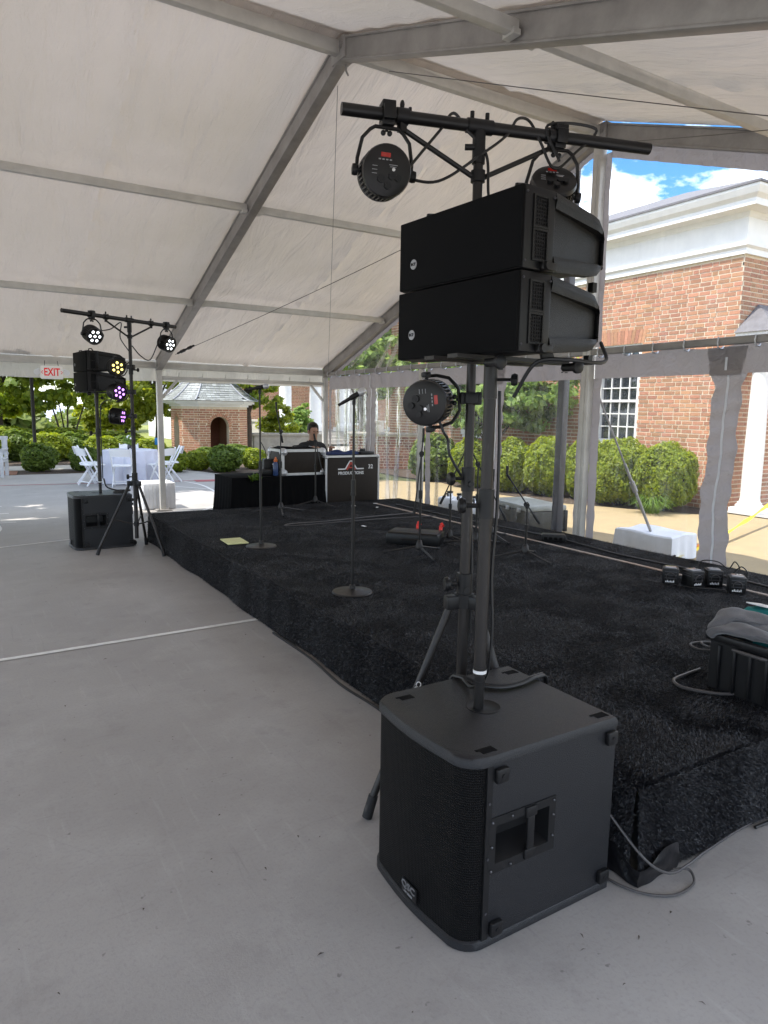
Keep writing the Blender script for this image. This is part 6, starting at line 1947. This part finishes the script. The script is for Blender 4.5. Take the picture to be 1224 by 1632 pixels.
    b = MB(); b.lathe([(.16, .46), (.17, .47), (.17, .50), (.14, .52)], (0, 0, 0), n=20); b.build('seat', 'black_plastic', so)
    for k in range(4):
        a = PI/4+PI/2*k; b = MB(); b.cyl((.11*math.cos(a), .11*math.sin(a), .465), (.19*math.cos(a), .19*math.sin(a), 0), .012, n=8); b.build('leg', 'black_metal', so)
person()

# ------------------------------------------------------------------ small things on the stage
pad = thing('legal_pad', 'yellow ruled paper pad lying on the black carpet', 'paper pad', (2.235, 6.40, HS+.010), -.06)
b = MB(); b.rbox((0, 0, .006), (.20, .29, .010), .001); b.build('pad_block', 'paper', pad)
b = MB()
for k in range(11): b.box((-.09+.018*k, 0, .0117), (.0012, .27, .0006))
b.build('ruled_lines', 'paper_rule', pad, smooth=False)
sb = thing('stage_box', 'flat black stage box with red plugs at its back edge on the carpet', 'stage box', (3.80, 5.58, HS+.006), -.83)
b = MB(); b.rbox((0, 0, .055), (.52, .30, .105), .012); b.build('box_body', 'black_plastic', sb)
b = MB(); b.rbox((0, 0, .112), (.49, .27, .012), .004); b.build('lid', 'case_panel', sb)
b = MB(); b.tube([(-.1, -.155, .05), (-.1, -.185, .06), (.1, -.185, .06), (.1, -.155, .05)], .007, 6); b.build('handle', 'black_metal', sb)
for (u, v) in ((-.02, .18), (.22, .16)):
    b = MB(); b.cyl((u, v, .10), (u, v+.02, .155), .018, n=10); b.cyl((u, v+.02, .155), (u+.02, v+.03, .168), .024, n=10); b.build('red_plug', 'red_plastic', sb)
ps = thing('power_box', 'long low black power box at the foot of the clear wall', 'power box', (5.12, 5.02, HS+.004), -.75)
b = MB(); b.rbox((0, 0, .035), (.24, .13, .066), .008); b.rbox((0, .0, .07), (.22, .11, .008), .003); b.build('body', 'black_plastic', ps)
b = MB()
for k in range(4): b.box((-.08+.05*k, -.067, .036), (.03, .006, .028))
b.build('socket', 'black_matte', ps, smooth=False)

def pack(x, y, rz, label):
    t = thing('light_pack', label, 'battery light', (x, y, HS+.004), rz, 'battery lights along the stage edge')
    b = MB(); b.rbox((0, 0, .062), (.115, .115, .122), .008); b.build('body', 'black_plastic', t)
    b = MB()
    for z in (.085, .10): b.box((-.0585, 0, z), (.003, .085, .006))
    for z in (.05, .075, .10): b.box((0, -.0585, z), (.085, .003, .006))
    b.build('cooling_slots', 'dark_steel', t, smooth=False)
    b = MB(); b.lathe([(.030, 0), (.034, .004), (.030, .010)], (.0, -.058, .062), (0, -1, 0), n=14, cap=False); b.build('cable_ring', 'grey_cable', t)
    b = MB()
    for k in range(6): b.box((-.032+.011*k, -.0592, .022+.004*(k % 2)), (.008, .003, .010+.006*(k % 2)))
    b.build('white_logo', 'white_print', t, smooth=False)
    b = MB(); b.rbox((0, 0, .127), (.08, .08, .008), .003); b.build('lens', 'led_off', t)
for (x, y, a, l) in ((4.64, 3.30, -.9, 'black battery light at the left end of the row by the clear wall'), (4.72, 3.16, -.25, 'black battery light turned side on, second along the row by the clear wall'), (4.88, 3.10, -.7, 'black battery light tangled in thin coiled cables'), (4.83, 2.88, -.85, 'black battery light nearest the camera at the right end of the row')):
    pack(x, y, a, l)
def cable(name, label, pts, r=.006, m='cable', n=8, group=None):
    b = MB(); b.tube(spline(pts, n), r, 7)
    return tag(b.build(name, m), label, 'cable', group)
z0 = HS+.012
cable('thin_cable', 'thin black cables looped in rings among the battery lights', [(4.70, 3.34, z0), (4.78, 3.22, z0+.05), (4.86, 3.20, z0+.16), (4.92, 3.10, z0+.17), (4.94, 3.02, z0+.13), (4.95, 2.98, z0+.19), (4.99, 2.96, z0+.13), (4.94, 2.98, z0+.10), (4.96, 2.93, z0+.16), (5.0, 2.9, z0+.1), (4.93, 2.93, z0+.04), (4.87, 2.9, z0+.01)], .0045)
cable('thin_cable', 'thin cable trailing along the carpet in front of the battery lights', [(4.50, 3.45, z0), (4.58, 3.28, z0), (4.64, 3.10, z0), (4.74, 3.00, z0), (4.78, 2.93, z0)], .004)
cable('edge_cable', 'black cable lying along the stage edge by the clear wall', [(5.12, 8.0, z0), (5.16, 6.4, z0), (5.22, 5.1, z0+.004), (5.14, 4.2, z0), (5.20, 3.2, z0), (5.14, 2.4, z0), (5.2, 1.6, z0)], .010)
cable('loop_cable', 'pale grey cable doubled back in a long loop across the carpet', [(5.0, 6.9, z0), (4.4, 7.0, z0), (3.7, 7.0, z0), (3.18, 7.0, z0), (3.05, 7.06, z0), (3.18, 7.14, z0), (3.6, 7.13, z0), (4.2, 7.2, z0), (4.9, 7.25, z0)], .007, 'grey_cable')
for k, (x, y) in enumerate(((4.5, 8.1), (4.72, 7.85), (3.8, 6.6), (4.9, 8.2))):
    b = MB(); b.box((0, 0, 0), (.06, .03, .004), Matrix.Rotation(k*.9, 3, 'Z')); b.T = None
    o = b.build('tape_scrap', 'white_print', smooth=False); o.location = (x, y, HS+.02)
    tag(o, ['white tape scrap on the carpet just before the console case', 'white tape scrap right of the console case on the carpet', 'white tape scrap inside the pale cable loop', 'white tape scrap nearest the clear wall'][k], 'tape', 'white tape scraps on the carpet')
# storage tote with towel at the right edge
tt = thing('storage_tote', 'black ribbed plastic tote standing on the stage at the right edge', 'tote', (3.215, 1.685, HS+.004), .0)
L_, W_, H_ = .44, .40, .27
b = MB()
for (cx_, cy_, sx, sy) in ((-L_/2+.006, 0, .012, W_), (L_/2-.006, 0, .012, W_), (0, -W_/2+.006, L_-.024, .012), (0, W_/2-.006, L_-.024, .012)): b.box((cx_, cy_, H_/2), (sx, sy, H_))
b.box((0, 0, .006), (L_-.024, W_-.024, .012)); b.build('tote_body', 'black_plastic', tt, smooth=False)
b = MB()
for s in (-1, 1):
    b.rbox((s*(L_/2+.006), 0, H_-.016), (.026, W_+.04, .034), .005); b.rbox((0, s*(W_/2+.006), H_-.016), (L_+.04, .026, .034), .005)
b.build('rim', 'black_plastic', tt)
for s in (-1, 1):
    for k in range(5):
        b = MB(); b.rbox((s*(L_/2+.005), -W_/2+.05+.075*k, H_/2-.02), (.014, .014, H_-.06), .004); b.build('rib', 'black_plastic', tt)
    for k in range(5):
        b = MB(); b.rbox((-L_/2+.06+.08*k, s*(W_/2+.005), H_/2-.02), (.014, .014, H_-.06), .004); b.build('rib', 'black_plastic', tt)
b = MB(); b.tube(spline([(-L_/2-.012, .075, H_-.05), (-L_/2-.030, .06, H_-.045), (-L_/2-.032, -.05, H_-.045), (-L_/2-.012, -.075, H_-.05)], 6), .008, 8); b.build('bail_handle', 'grey_cable', tt)
tw_ = MB()
def roll(path, w, th, seed):
    P = spline(path, 9); n = 18; vs = []; fs = []
    for k, p in enumerate(P):
        d = (P[min(k+1, len(P)-1)]-P[max(k-1, 0)]).normalized()
        side = d.cross(Vector((0, 0, 1)))
        side = side.normalized() if side.length > 1e-3 else Vector((1, 0, 0))
        upv = side.cross(d)
        e = min(1, k/4+.35, (len(P)-1-k)/4+.35)
        for i in range(n):
            a = 2*PI*i/n
            q = 1+.10*math.sin(a*3+k*.31+seed)+.07*math.sin(a*5-k*.5+seed*2)
            vs.append(p+side*(w*e*q*math.cos(a))+upv*(th*e*q*math.sin(a)*(1+.25*math.sin(a*2+k*.2))))
    for k in range(len(P)-1):
        for i in range(n): fs.append((k*n+i, k*n+(i+1) % n, (k+1)*n+(i+1) % n, (k+1)*n+i))
    fs += [tuple(range(n-1, -1, -1)), tuple(range((len(P)-1)*n, len(P)*n))]
    tw_.add(vs, fs)
zt_ = HS+H_
roll([(3.02, 1.90, zt_+.0), (3.03, 1.87, zt_+.06), (3.07, 1.84, zt_+.085), (3.15, 1.79, zt_+.07), (3.26, 1.73, zt_+.055), (3.40, 1.66, zt_+.045)], .055, .030, 1)
roll([(3.0, 1.88, zt_-.02), (2.995, 1.84, zt_+.03), (3.02, 1.76, zt_+.045), (3.05, 1.69, zt_+.035), (3.09, 1.62, zt_+.015)], .050, .026, 4)
roll([(3.05, 1.88, zt_+.03), (3.10, 1.80, zt_+.035), (3.2, 1.70, zt_+.035), (3.3, 1.62, zt_+.03)], .07, .022, 7)
to = tw_.build('grey_towel', 'towel'); sm = to.modifiers.new('smooth', 'SUBSURF'); sm.levels = 1; sm.render_levels = 1
tag(to, 'crumpled grey towel draped over the corner of the black tote', 'towel')
tb_ = thing('teal_bag', 'teal fabric pouch behind the grey towel at the right edge', 'bag', (3.42, 1.90, HS+.004))
b = MB(); b.ball((0, 0, .17), (.10, .12, .17), 18, 12, lambda p: 1+.06*math.sin(p.x*7+p.z*5)); b.build('pouch', 'teal', tb_)
b = MB(); b.box((-.02, -.02, .345), (.13, .10, .006), Matrix.Rotation(.2, 3, 'Y')); b.build('white_tag', 'white_print', tb_, smooth=False)
pp = MB(); pp.box((3.24, 1.51, HS+H_+.012), (.17, .12, .004), Matrix.Rotation(.3, 3, 'Z'))
tag(pp.build('paper_sheet', 'white_print', smooth=False), 'white folded paper lying on the rim of the black tote', 'paper')
cable('tote_cable', 'pale cable bulging out beside the black tote on the carpet', [(3.01, 1.75, z0), (2.93, 1.80, z0), (2.86, 1.92, z0+.0), (2.90, 2.0, z0), (3.0, 2.02, z0), (3.15, 2.03, z0)], .008, 'grey_cable')
cable('coil_cable', 'thin cable coil lying on the carpet behind the teal pouch', [(3.5, 2.15, z0), (3.42, 2.22, z0), (3.46, 2.30, z0), (3.56, 2.28, z0), (3.56, 2.19, z0), (3.48, 2.2, z0+.01), (3.52, 2.27, z0+.01), (3.66, 2.22, z0)], .006, 'grey_cable')
# cables round the foreground subwoofer
cable('speaker_cable', 'black cable looping over the top of the foreground subwoofer', [(1.52, 1.98, .40), (1.56, 2.03, .60), (1.565, 1.985, .638), (1.575, 1.90, .636), (1.64, 1.83, .636), (1.73, 1.82, .636), (1.83, 1.84, .637), (1.90, 1.86, .60), (1.93, 1.90, .38)], .0065)
cable('speaker_cable', 'second black cable beside the first on top of the foreground subwoofer', [(1.535, 1.99, .40), (1.575, 2.03, .60), (1.58, 1.985, .638), (1.60, 1.90, .636), (1.66, 1.845, .636), (1.74, 1.835, .636), (1.83, 1.855, .637), (1.91, 1.88, .60), (1.94, 1.92, .38)], .005)
cable('floor_cable', 'grey cable looping from the subwoofer round the taped stage corner', [(1.86, 1.56, .30), (1.89, 1.50, .22), (1.95, 1.40, .10), (2.02, 1.35, .055), (2.14, 1.36, .04), (2.30, 1.40, .010), (2.60, 1.42, .009), (3.0, 1.41, .009), (3.6, 1.40, .009)], .0048, 'grey_cable')
cable('floor_cable', 'grey cable lying flat under the taped stage corner', [(1.87, 1.60, .05), (1.86, 1.50, .012), (1.90, 1.38, .009), (1.99, 1.31, .009), (2.10, 1.31, .009), (2.14, 1.355, .022), (2.08, 1.38, .03)], .0048, 'grey_cable')
cable('floor_cable', 'cable lying in front of the stage skirt at the right edge', [(2.62, 1.395, .009), (2.8, 1.385, .009), (3.1, 1.38, .009), (3.6, 1.37, .009)], .007)
cable('skirt_cable', 'black cable running along the foot of the stage skirt behind the subwoofer', [(1.75, 2.06, .009), (1.84, 2.3, .009), (1.86, 2.7, .009), (1.885, 3.1, .009), (1.865, 3.5, .009), (1.90, 4.0, .009), (1.89, 4.6, .009)], .008)
cable('lamp_cable', 'black cable slung from the left hanging lamp along the near crossbar', [Vector(q1)+Vector((.05, .0, -.20)), Vector(q1)+Vector((.20, -.04, -.20)), Vector(q1)+Vector((.34, -.12, -.10)), Vector(q1)+Vector((.44, -.14, -.02)), Vector(q1)+Vector((.47, -.16, .035)), Vector(q1)+Vector((.53, -.16, .04)), Vector(q1)+Vector((.57, -.18, -.03)), Vector(q1)+Vector((.63, -.20, -.12)), Vector(q1)+Vector((.72, -.22, -.05)), Vector(q1)+Vector((.80, -.24, .045)), Vector(q2)+Vector((-.06, .0, .03)), Vector(q2)+Vector((-.02, -.03, -.10))], .0055)
cable('lamp_cable', 'black cable curving from the near crossbar clamp down past the pole', [Vector(q1)+Vector((.03, -.05, -.22)), Vector(q1)+Vector((.10, -.07, -.13)), Vector(q1)+Vector((.19, -.06, -.03)), Vector(q1)+Vector((.24, -.07, .035)), Vector(q1)+Vector((.29, -.09, -.02)), Vector(q1)+Vector((.36, -.12, -.10)), Vector(q1)+Vector((.37, -.13, -.25)), Vector(q1)+Vector((.41, -.14, -.42))], .0055)
cable('lamp_cable', 'black cable running down from the side lamp along the near stand pole', [mp+(-rr*.15)+Vector((0, -.03, -.06)), mp+(-rr*.12)+Vector((0, -.03, -.13)), mp+(-rr*.085)+Vector((0, 0, -.16)), mp+(-rr*.075)+Vector((0, 0, -.22)), mp+(-rr*.03)+Vector((0, 0, -.30)), mp+rr*.02+Vector((0, .02, -.36)), mp+rr*.025+Vector((0, .0, -.6)), mp+rr*.03+Vector((0, 0, -.95))], .0055)
cable('pole_cable', 'black cable tied down the side of the foreground speaker pole', [(1.497, 1.735, 1.70), (1.495, 1.725, 1.5), (1.50, 1.73, 1.3), (1.493, 1.735, 1.1), (1.50, 1.73, .9), (1.50, 1.75, .74), (1.53, 1.86, .65), (1.56, 1.95, .64)], .0055)
cable('link_cable', 'black cable sagging below the lower foreground cabinet', [(1.49, 1.66, 1.68), (1.50, 1.58, 1.78), (1.56, 1.515, 1.79), (1.66, 1.50, 1.785), (1.75, 1.53, 1.80), (1.80, 1.60, 1.86)], .006)
cable('lamp_cable', 'black cable drooping from the far crossbar to the far speakers', [Vector(q3)+Vector((.06, .02, -.16)), Vector(q3)+Vector((.20, .1, -.12)), Vector(q3)+Vector((.32, .17, -.04)), Vector(q3)+Vector((.31, .18, -.20)), Vector(q3)+Vector((.42, .24, -.36)), Vector(q3)+Vector((.40, .3, -.46)), Vector(q3)+Vector((.25, .4, -.55))], .006)
cable('lamp_cable', 'black cable drooping from the far stand pole to its right lamp', [(SP2[0]+.02, SP2[1], 2.30), (SP2[0]+.12, SP2[1]+.05, 2.20), (SP2[0]+.24, SP2[1]+.12, 2.17), Vector(q4)+Vector((-.10, -.04, -.19)), Vector(q4)+Vector((-.04, 0, -.19))], .006)
cc_ = [(1.60+.07*math.cos(k*.8)+.008*k*.3, 8.62+.05*math.sin(k*.8), .637+.006*(k//8)) for k in range(26)]
cable('coiled_cable', 'black cable heaped in a coil on top of the far subwoofer', [(1.44, 8.64, .80), (1.48, 8.63, .69)]+cc_, .009, n=4)
cable('pole_cable', 'black cable running down the far speaker pole from the array', [(1.55, 8.55, 1.72), (1.47, 8.6, 1.69), (1.435, 8.64, 1.6), (1.43, 8.64, 1.2), (1.43, 8.64, .80)], .006)

# ------------------------------------------------------------------ beyond the far eave
ex = thing('exit_sign', 'white exit sign with red letters hanging under the far tent eave', 'exit sign', (1.225, 11.22, 2.115))
b = MB(); b.rbox((0, 0, 0), (.30, .045, .19), .018); b.build('sign_box', 'sign_white', ex)
text('EXIT', .152, frame((0, -.0240, 0), (1, 0, 0), (0, 0, 1)), 'sign_red', ex, 'lettering', bold=True, xs=.68)
for s in (-1, 1):
    b = MB(); b.tube([(s*.118, -.024, .022), (s*.138, -.024, 0), (s*.118, -.024, -.022)], .004, 5); b.build('chevron', 'sign_red', ex)
    b = MB(); b.tube(spline([(s*.15, 0, .03), (s*.17, 0, .05), (s*.19, 0, .03)], 5), .008, 6); b.lathe([(.020, .03), (.040, .01), (.043, -.012), (.038, -.016)], (s*.195, -.02, .0), (0, 1, 0), n=18); b.build('emergency_lamp', 'white_plastic', ex)
    b = MB(); b.tube([(s*.09, 0, .095), (s*.085, .02, .15), (s*.08, .06, .19)], .004, 5); b.build('hanger', 'dark_steel', ex)

bw = thing('ballast_block', 'white fabric covered ballast block at the foot of the tent post', 'ballast', (2.74, 11.66, 0))
b = MB(); b.grid(lambda u, v: (0, 0, 0), 1, 1); b = MB()
b.rbox((0, 0, .215), (.52, .52, .43), .02)
b.build('cover', 'white_cloth', bw)
b = MB()
for k in range(9):
    x = -.24+.06*k; b.tube([(x, -.262, .40), (x+.01*math.sin(k), -.264, .2), (x, -.264, .01)], .006, 5)
b.build('cover_folds', 'white_cloth', bw)

tbz = thing('round_table', 'round table under a pale floor length cloth on the open court', 'table', (3.22, 15.9, 0))
b = MB()
def clothr(u, v):
    a = 2*PI*u
    if v < .3:
        r = .56*v/.3; z = .725
    else:
        k = (v-.3)/.7; r = .56+.012+k*(.05+.055*math.sin(a*13)+.02*math.sin(a*29+1)); z = .725-.715*k
    return (r*math.cos(a), r*math.sin(a), z)
b.grid(clothr, 156, 16); b.build('tablecloth', 'blue_white_cloth', tbz)
b = MB(); b.lathe([(.55, .695), (.55, .715)], (0, 0, 0), n=32); b.build('table_top', 'stone', tbz)
b = MB()
for k in range(4):
    a = PI/4+k*PI/2; b.cyl((.34*math.cos(a), .34*math.sin(a), 0), (.30*math.cos(a), .30*math.sin(a), .7), .015, n=8)
b.build('leg', 'dark_steel', tbz)
vs_ = thing('flower_vase', 'glass vase of white flowers and green leaves on the round table', 'flowers', (3.20, 15.86, .726))
b = MB(); b.lathe([(.035, 0), (.045, .02), (.045, .09), (.035, .12), (.038, .125)], (0, 0, 0), n=14); b.build('vase', 'glass_dark', vs_)
q = sph(90)*.10+np.array([0, 0, .20]); leaves(q, sph(90)+np.array([0, 0, .6]), .05, 'greenery', 'leaf_c', vs_)
b = MB()
for k in range(14):
    p = sph(1)[0]*.09; b.ball((p[0], p[1], .22+abs(p[2])*.8), .026, 8, 6, lambda q_: 1+.15*math.sin(q_.x*9)*math.sin(q_.y*9))
b.build('blossoms', 'white_plastic', vs_)

def make_chair(loc, rz, label):
    """white resin folding chair; sitter faces +y"""
    t = thing('folding_chair', label, 'chair', loc, rz, 'white folding chairs at the round table')
    def bar(b, a, c, w, d): beam(b, a, c, w, d)
    for s in (-1, 1):
        b = MB(); bar(b, (s*.20, .17, 0), (s*.20, -.24, .80), .024, .036); b.build('front_leg', 'white_plastic', t)
        b = MB(); bar(b, (s*.175, -.22, 0), (s*.175, .12, .46), .022, .034); b.build('rear_leg', 'white_plastic', t)
    b = MB(); b.grid(lambda u, v: (0, 0, 0), 1, 1); b = MB()
    b.rbox((0, .02, .435), (.36, .37, .03), .010); b.build('seat', 'white_plastic', t)
    b = MB(); b.grid(lambda u, v: (-.19+.38*u, -.225-.045*math.sin(PI*u)-.045*v, .63+.14*v+.02*math.sin(PI*u)*v), 12, 5); b.grid(lambda u, v: (-.19+.38*u, -.20-.045*math.sin(PI*u)-.045*v, .63+.14*v+.02*math.sin(PI*u)*v), 12, 5); b.build('backrest', 'white_plastic', t)
    for (a, c) in (((-.19, .13, .09), (.19, .13, .09)), ((-.175, -.17, .08), (.175, -.17, .08)), ((-.19, -.07, .455), (.19, -.07, .455))):
        b = MB(); b.cyl(a, c, .011, n=8); b.build('stretcher', 'white_plastic', t)
    return t
tcx_, tcy_ = 3.22, 15.9
ch0 = None
for k, (a, r, lab) in enumerate(((248, .86, 'white folding chair seen square from behind in front of the table'), (200, .90, 'white folding chair seen in profile at the left of the table'), (165, .86, 'white folding chair behind the leftmost one'), (305, .84, 'white folding chair at the right front of the table'), (352, .84, 'white folding chair turned at the right side of the table, beside the tent post'), (80, .88, 'white folding chair on the far side of the table'))):
    aa = math.radians(a); x, y = tcx_+r*math.cos(aa), tcy_+r*math.sin(aa)
    rz = math.atan2(tcy_-y, tcx_-x)-PI/2
    if ch0 is None: ch0 = make_chair((x, y, 0), rz, lab)
    else: dup(ch0, (x, y, 0), rz, lab)

lp = thing('lamp_post', 'thin black lamp post rising behind the lone round shrub', 'lamp post', (1.85, 21.75, 0))
b = MB(); b.lathe([(.12, 0), (.12, .05), (.08, .12), (.055, .3), (.05, .35), (.046, 3.2), (.06, 3.22)], (0, 0, 0), n=14); b.build('pole', 'black_metal', lp)
b = MB(); b.lathe([(.06, 3.22), (.13, 3.3), (.16, 3.6), (.18, 3.62), (.05, 3.8)], (0, 0, 0), n=12); b.build('lantern', 'black_metal', lp)
bn = thing('garden_bench', 'weathered white wooden bench cut by the left edge of the photograph', 'bench', (.35, 18.45, 0), -.25)
for x in (-.70, .56):
    b = MB(); b.rbox((x, -.25, .31), (.07, .07, .62), .006); b.rbox((x, .26, .46), (.07, .07, .92), .006); b.rbox((x, 0, .63), (.09, .62, .035), .008); b.rbox((x, 0, .37), (.05, .45, .07), .004); b.build('end_frame', 'bench_grey', bn)
for k in range(5):
    b = MB(); b.rbox((-.07, -.22+.10*k, .42), (1.36, .085, .025), .004); b.build('seat_slat', 'bench_grey', bn)
b = MB(); b.rbox((-.07, .27, .88), (1.36, .05, .09), .006); b.rbox((-.07, .27, .52), (1.36, .045, .06), .006); b.build('back_rail', 'bench_grey', bn)
for k in range(13):
    b = MB(); b.rbox((-.64+.095*k, .27, .70), (.045, .022, .30), .003); b.build('back_slat', 'bench_grey', bn)
bkp = MB()
sheet('brick_edging', [(0.2, 18.6), (1.15, 18.55), (1.25, 19.6), (.5, 20.0), (-.2, 20.0)], .012, 'brick_shade')
ub = thing('utility_box', 'small tan utility box with a flat lid beyond the hedge', 'utility box', (5.55, 30.5, 0))
b = MB(); b.rbox((0, 0, .42), (.50, .45, .84), .01); b.build('box_body', 'stone', ub)
b = MB(); b.rbox((0, 0, .87), (.58, .52, .06), .01); b.build('lid', 'pale_walk', ub)
b = MB(); b.box((.1, -.228, .45), (.2, .008, .5)); b.build('door', 'brick_shade', ub, smooth=False)
bs = thing('blue_sign', 'small blue sign on a thin stake by the tent post', 'sign', (4.92, 20.55, 0))
b = MB(); b.rbox((0, 0, .68), (.14, .02, .20), .004); b.build('sign_board', 'blue_sign', bs)
b = MB(); b.cyl((0, .02, 0), (0, .02, .68), .012, n=8); b.build('stake', 'dark_steel', bs)

# parked car far behind the hedge
car = thing('parked_car', 'silver parked car glimpsed between the far trees', 'car', (6.5, 60.0, 0), .15)
b = MB()
prof_ = [(-.88, .38), (-.90, .75), (-.80, .92), (-.66, 1.42), (-.55, 1.50), (.55, 1.50), (.66, 1.42), (.80, .92), (.90, .75), (.88, .38)]
def carf(y, s, zs): return [(x*s, y, .38+(z-.38)*zs) for x, z in prof_]
st_ = [carf(-2.2, .86, .42), carf(-2.05, .97, .52), carf(-1.1, 1.0, .58), carf(-.55, 1.0, 1.0), carf(1.3, 1.0, 1.0), carf(2.0, .97, .66), carf(2.15, .88, .5)]
n = len(prof_); vs = sum(st_, []); fs = [tuple(range(n)), tuple(range(len(vs)-1, len(vs)-n-1, -1))]
for k in range(len(st_)-1):
    for i in range(n): fs.append((k*n+i, (k+1)*n+i, (k+1)*n+(i+1) % n, k*n+(i+1) % n))
b.add(vs, fs); b.build('body', 'car_paint', car, ang=25)
b = MB(); b.add([(-.70, -1.06, .98), (.70, -1.06, .98), (.57, -.60, 1.42), (-.57, -.60, 1.42)], [(0, 1, 2, 3)]); b.build('windscreen', 'glass_dark', car, smooth=False)
for s in (-1, 1):
    b = MB(); b.add([(s*.80, -.5, .96), (s*.80, 1.2, .96), (s*.685, 1.0, 1.38), (s*.685, -.4, 1.38)], [(0, 1, 2, 3)]); b.build('side_window', 'glass_dark', car, smooth=False)
    b = MB(); b.rbox((s*.62, -2.17, .66), (.32, .06, .12), .02); b.build('headlight', 'white_plastic', car)
    for y in (-1.35, 1.35):
        b = MB(); b.cyl((s*.72, y, .33), (s*.92, y, .33), .33, n=20); w_ = b.build('wheel', 'black_rubber', car)
        b = MB(); b.cyl((s*.915, y, .33), (s*.93, y, .33), .2, n=14); b.build('rim', 'silver', w_)
b = MB(); b.rbox((0, -2.20, .62), (.8, .05, .14), .01); b.rbox((0, -2.18, .42), (1.5, .08, .1), .01); b.build('front_grille', 'black_plastic', car)

# ------------------------------------------------------------------ outside the clear gable wall
jg = None
for k, (x, y) in enumerate(((6.68, 8.90), (6.64, 8.56), (6.62, 8.18))):
    lab = ['white plastic water jug furthest left outside the clear wall', 'white plastic water jug between its two neighbours outside the clear wall', 'white plastic water jug behind the light stand pole outside the clear wall'][k]
    if jg is None:
        jg = thing('water_jug', lab, 'jug', (x, y, 0), .4, 'white water jugs weighing down the tent')
        b = MB(); b.rbox((0, 0, .15), (.26, .26, .29), .045); b.lathe([(.06, .29), (.045, .33), (.045, .35)], (.06, 0, 0), n=12); b.build('jug_body', 'white_plastic', jg)
        b = MB(); b.cyl((.06, 0, .345), (.06, 0, .375), .05, n=12); b.build('cap', 'black_plastic', jg)
        b = MB(); b.tube(spline([(-.10, 0, .28), (-.09, 0, .335), (-.02, 0, .335), (.01, 0, .28)], 5), .014, 7); b.build('handle', 'black_plastic', jg)
    else: dup(jg, (x, y, 0), .4+.3*k, lab)
oc = thing('cable_trunk', 'worn dark trunk with a pale dusty lid standing outside the clear wall', 'trunk', (7.00, 7.42, 0), -.18)
b = MB(); b.rbox((0, 0, .15), (.62, 1.02, .29), .02); b.build('trunk_body', 'olive_case', oc)
b = MB(); b.rbox((0, 0, .335), (.64, 1.04, .075), .02); b.build('lid', 'pale_top', oc)
for y in (-.3, 0, .3):
    b = MB(); b.rbox((-.322, y, .295), (.014, .09, .06), .004); b.build('latch', 'silver', oc)
b = MB()
for sx in (-1, 1):
    for sy in (-1, 1): b.rbox((sx*.31, sy*.505, .15), (.05, .05, .30), .006)
b.build('corner_trim', 'black_metal', oc)
dp = thing('steel_post', 'tall dark steel post standing just outside the clear wall', 'post', (6.02, 5.86, 0))
b = MB(); b.rbox((0, 0, 2.2), (.095, .095, 4.4), .008); b.build('shaft', 'dark_steel', dp)
b = MB(); b.box((0, 0, .01), (.22, .22, .02)); b.build('base_plate', 'dark_steel', dp, smooth=False)
b = MB(); b.rbox((0, 0, 4.41), (.12, .12, .03), .006); b.build('cap', 'dark_steel', dp)
wb = thing('ballast_block', 'white cloth covered weight outside the clear wall with a strap fixed to it', 'ballast', (6.93, 5.17, 0), .12)
b = MB()
def wcov(u, v):
    # drape over a box: top then sides
    a = 2*PI*u
    cx_, sx_ = math.cos(a), math.sin(a)
    k = 1/max(abs(cx_), abs(sx_))
    hx, hy = .27, .36
    if v < .35: f = v/.35; return (cx_*k*hx*f, sx_*k*hy*f, .30+.012*math.sin(a*3)*f)
    f = (v-.35)/.65
    fl = 1+.05*f+.035*f*math.sin(a*11)
    return (cx_*k*hx*fl, sx_*k*hy*fl, .30-.29*f+.012*math.sin(a*3)*(1-f))
b.grid(wcov, 96, 18); b.build('cover', 'white_cloth', wb)
gy = thing('guy_strap', 'grey ratchet strap slanting from the tent post down to the white weight', 'strap', (6.80, 5.14, .295))
a_, c_ = Vector((5.75, 5.30, 2.18))-Vector((6.80, 5.14, .295)), Vector((0, 0, .008))
b = MB(); b.cyl(a_, c_.lerp(a_, .42), .010, n=8); b.build('webbing', 'wall_fabric', gy)
b = MB(); b.cyl(c_.lerp(a_, .42), c_, .017, n=10); b.cyl(c_.lerp(a_, .25), c_.lerp(a_, .31), .03, n=10); b.build('ratchet', 'alu', gy)
ys = thing('warning_strap', 'yellow and orange strap stretched low over the tan path', 'strap', (8.7, 5.4, 0))
b = MB(); N = 24
P = [Vector((10.9-8.7, 6.05-5.4, .30)).lerp(Vector((6.75-8.7, 4.75-5.4, .06)), k/N)+Vector((0, 0, -.06*math.sin(PI*k/N))) for k in range(N+1)]
b.add(sum([[p+Vector((0, .028, .012*math.sin(k))), p-Vector((0, .028, .012*math.sin(k)))] for k, p in enumerate(P)], []), [(2*k, 2*k+1, 2*k+3, 2*k+2) for k in range(N)])
b.build('yellow_webbing', 'strap_yellow', ys)
b = MB(); b.tube([P[k]+Vector((0, .03, .012)) for k in range(13, 25)], .014, 6); b.build('orange_webbing', 'strap_orange', ys)
for k, q in ((0, P[0]), (1, P[-1])):
    b = MB(); b.cyl(q+Vector((.02*(1-2*k), 0, .04)), (q.x+.03*(1-2*k), q.y, -.02), .014, n=8); b.build('stake', 'dark_steel', ys)
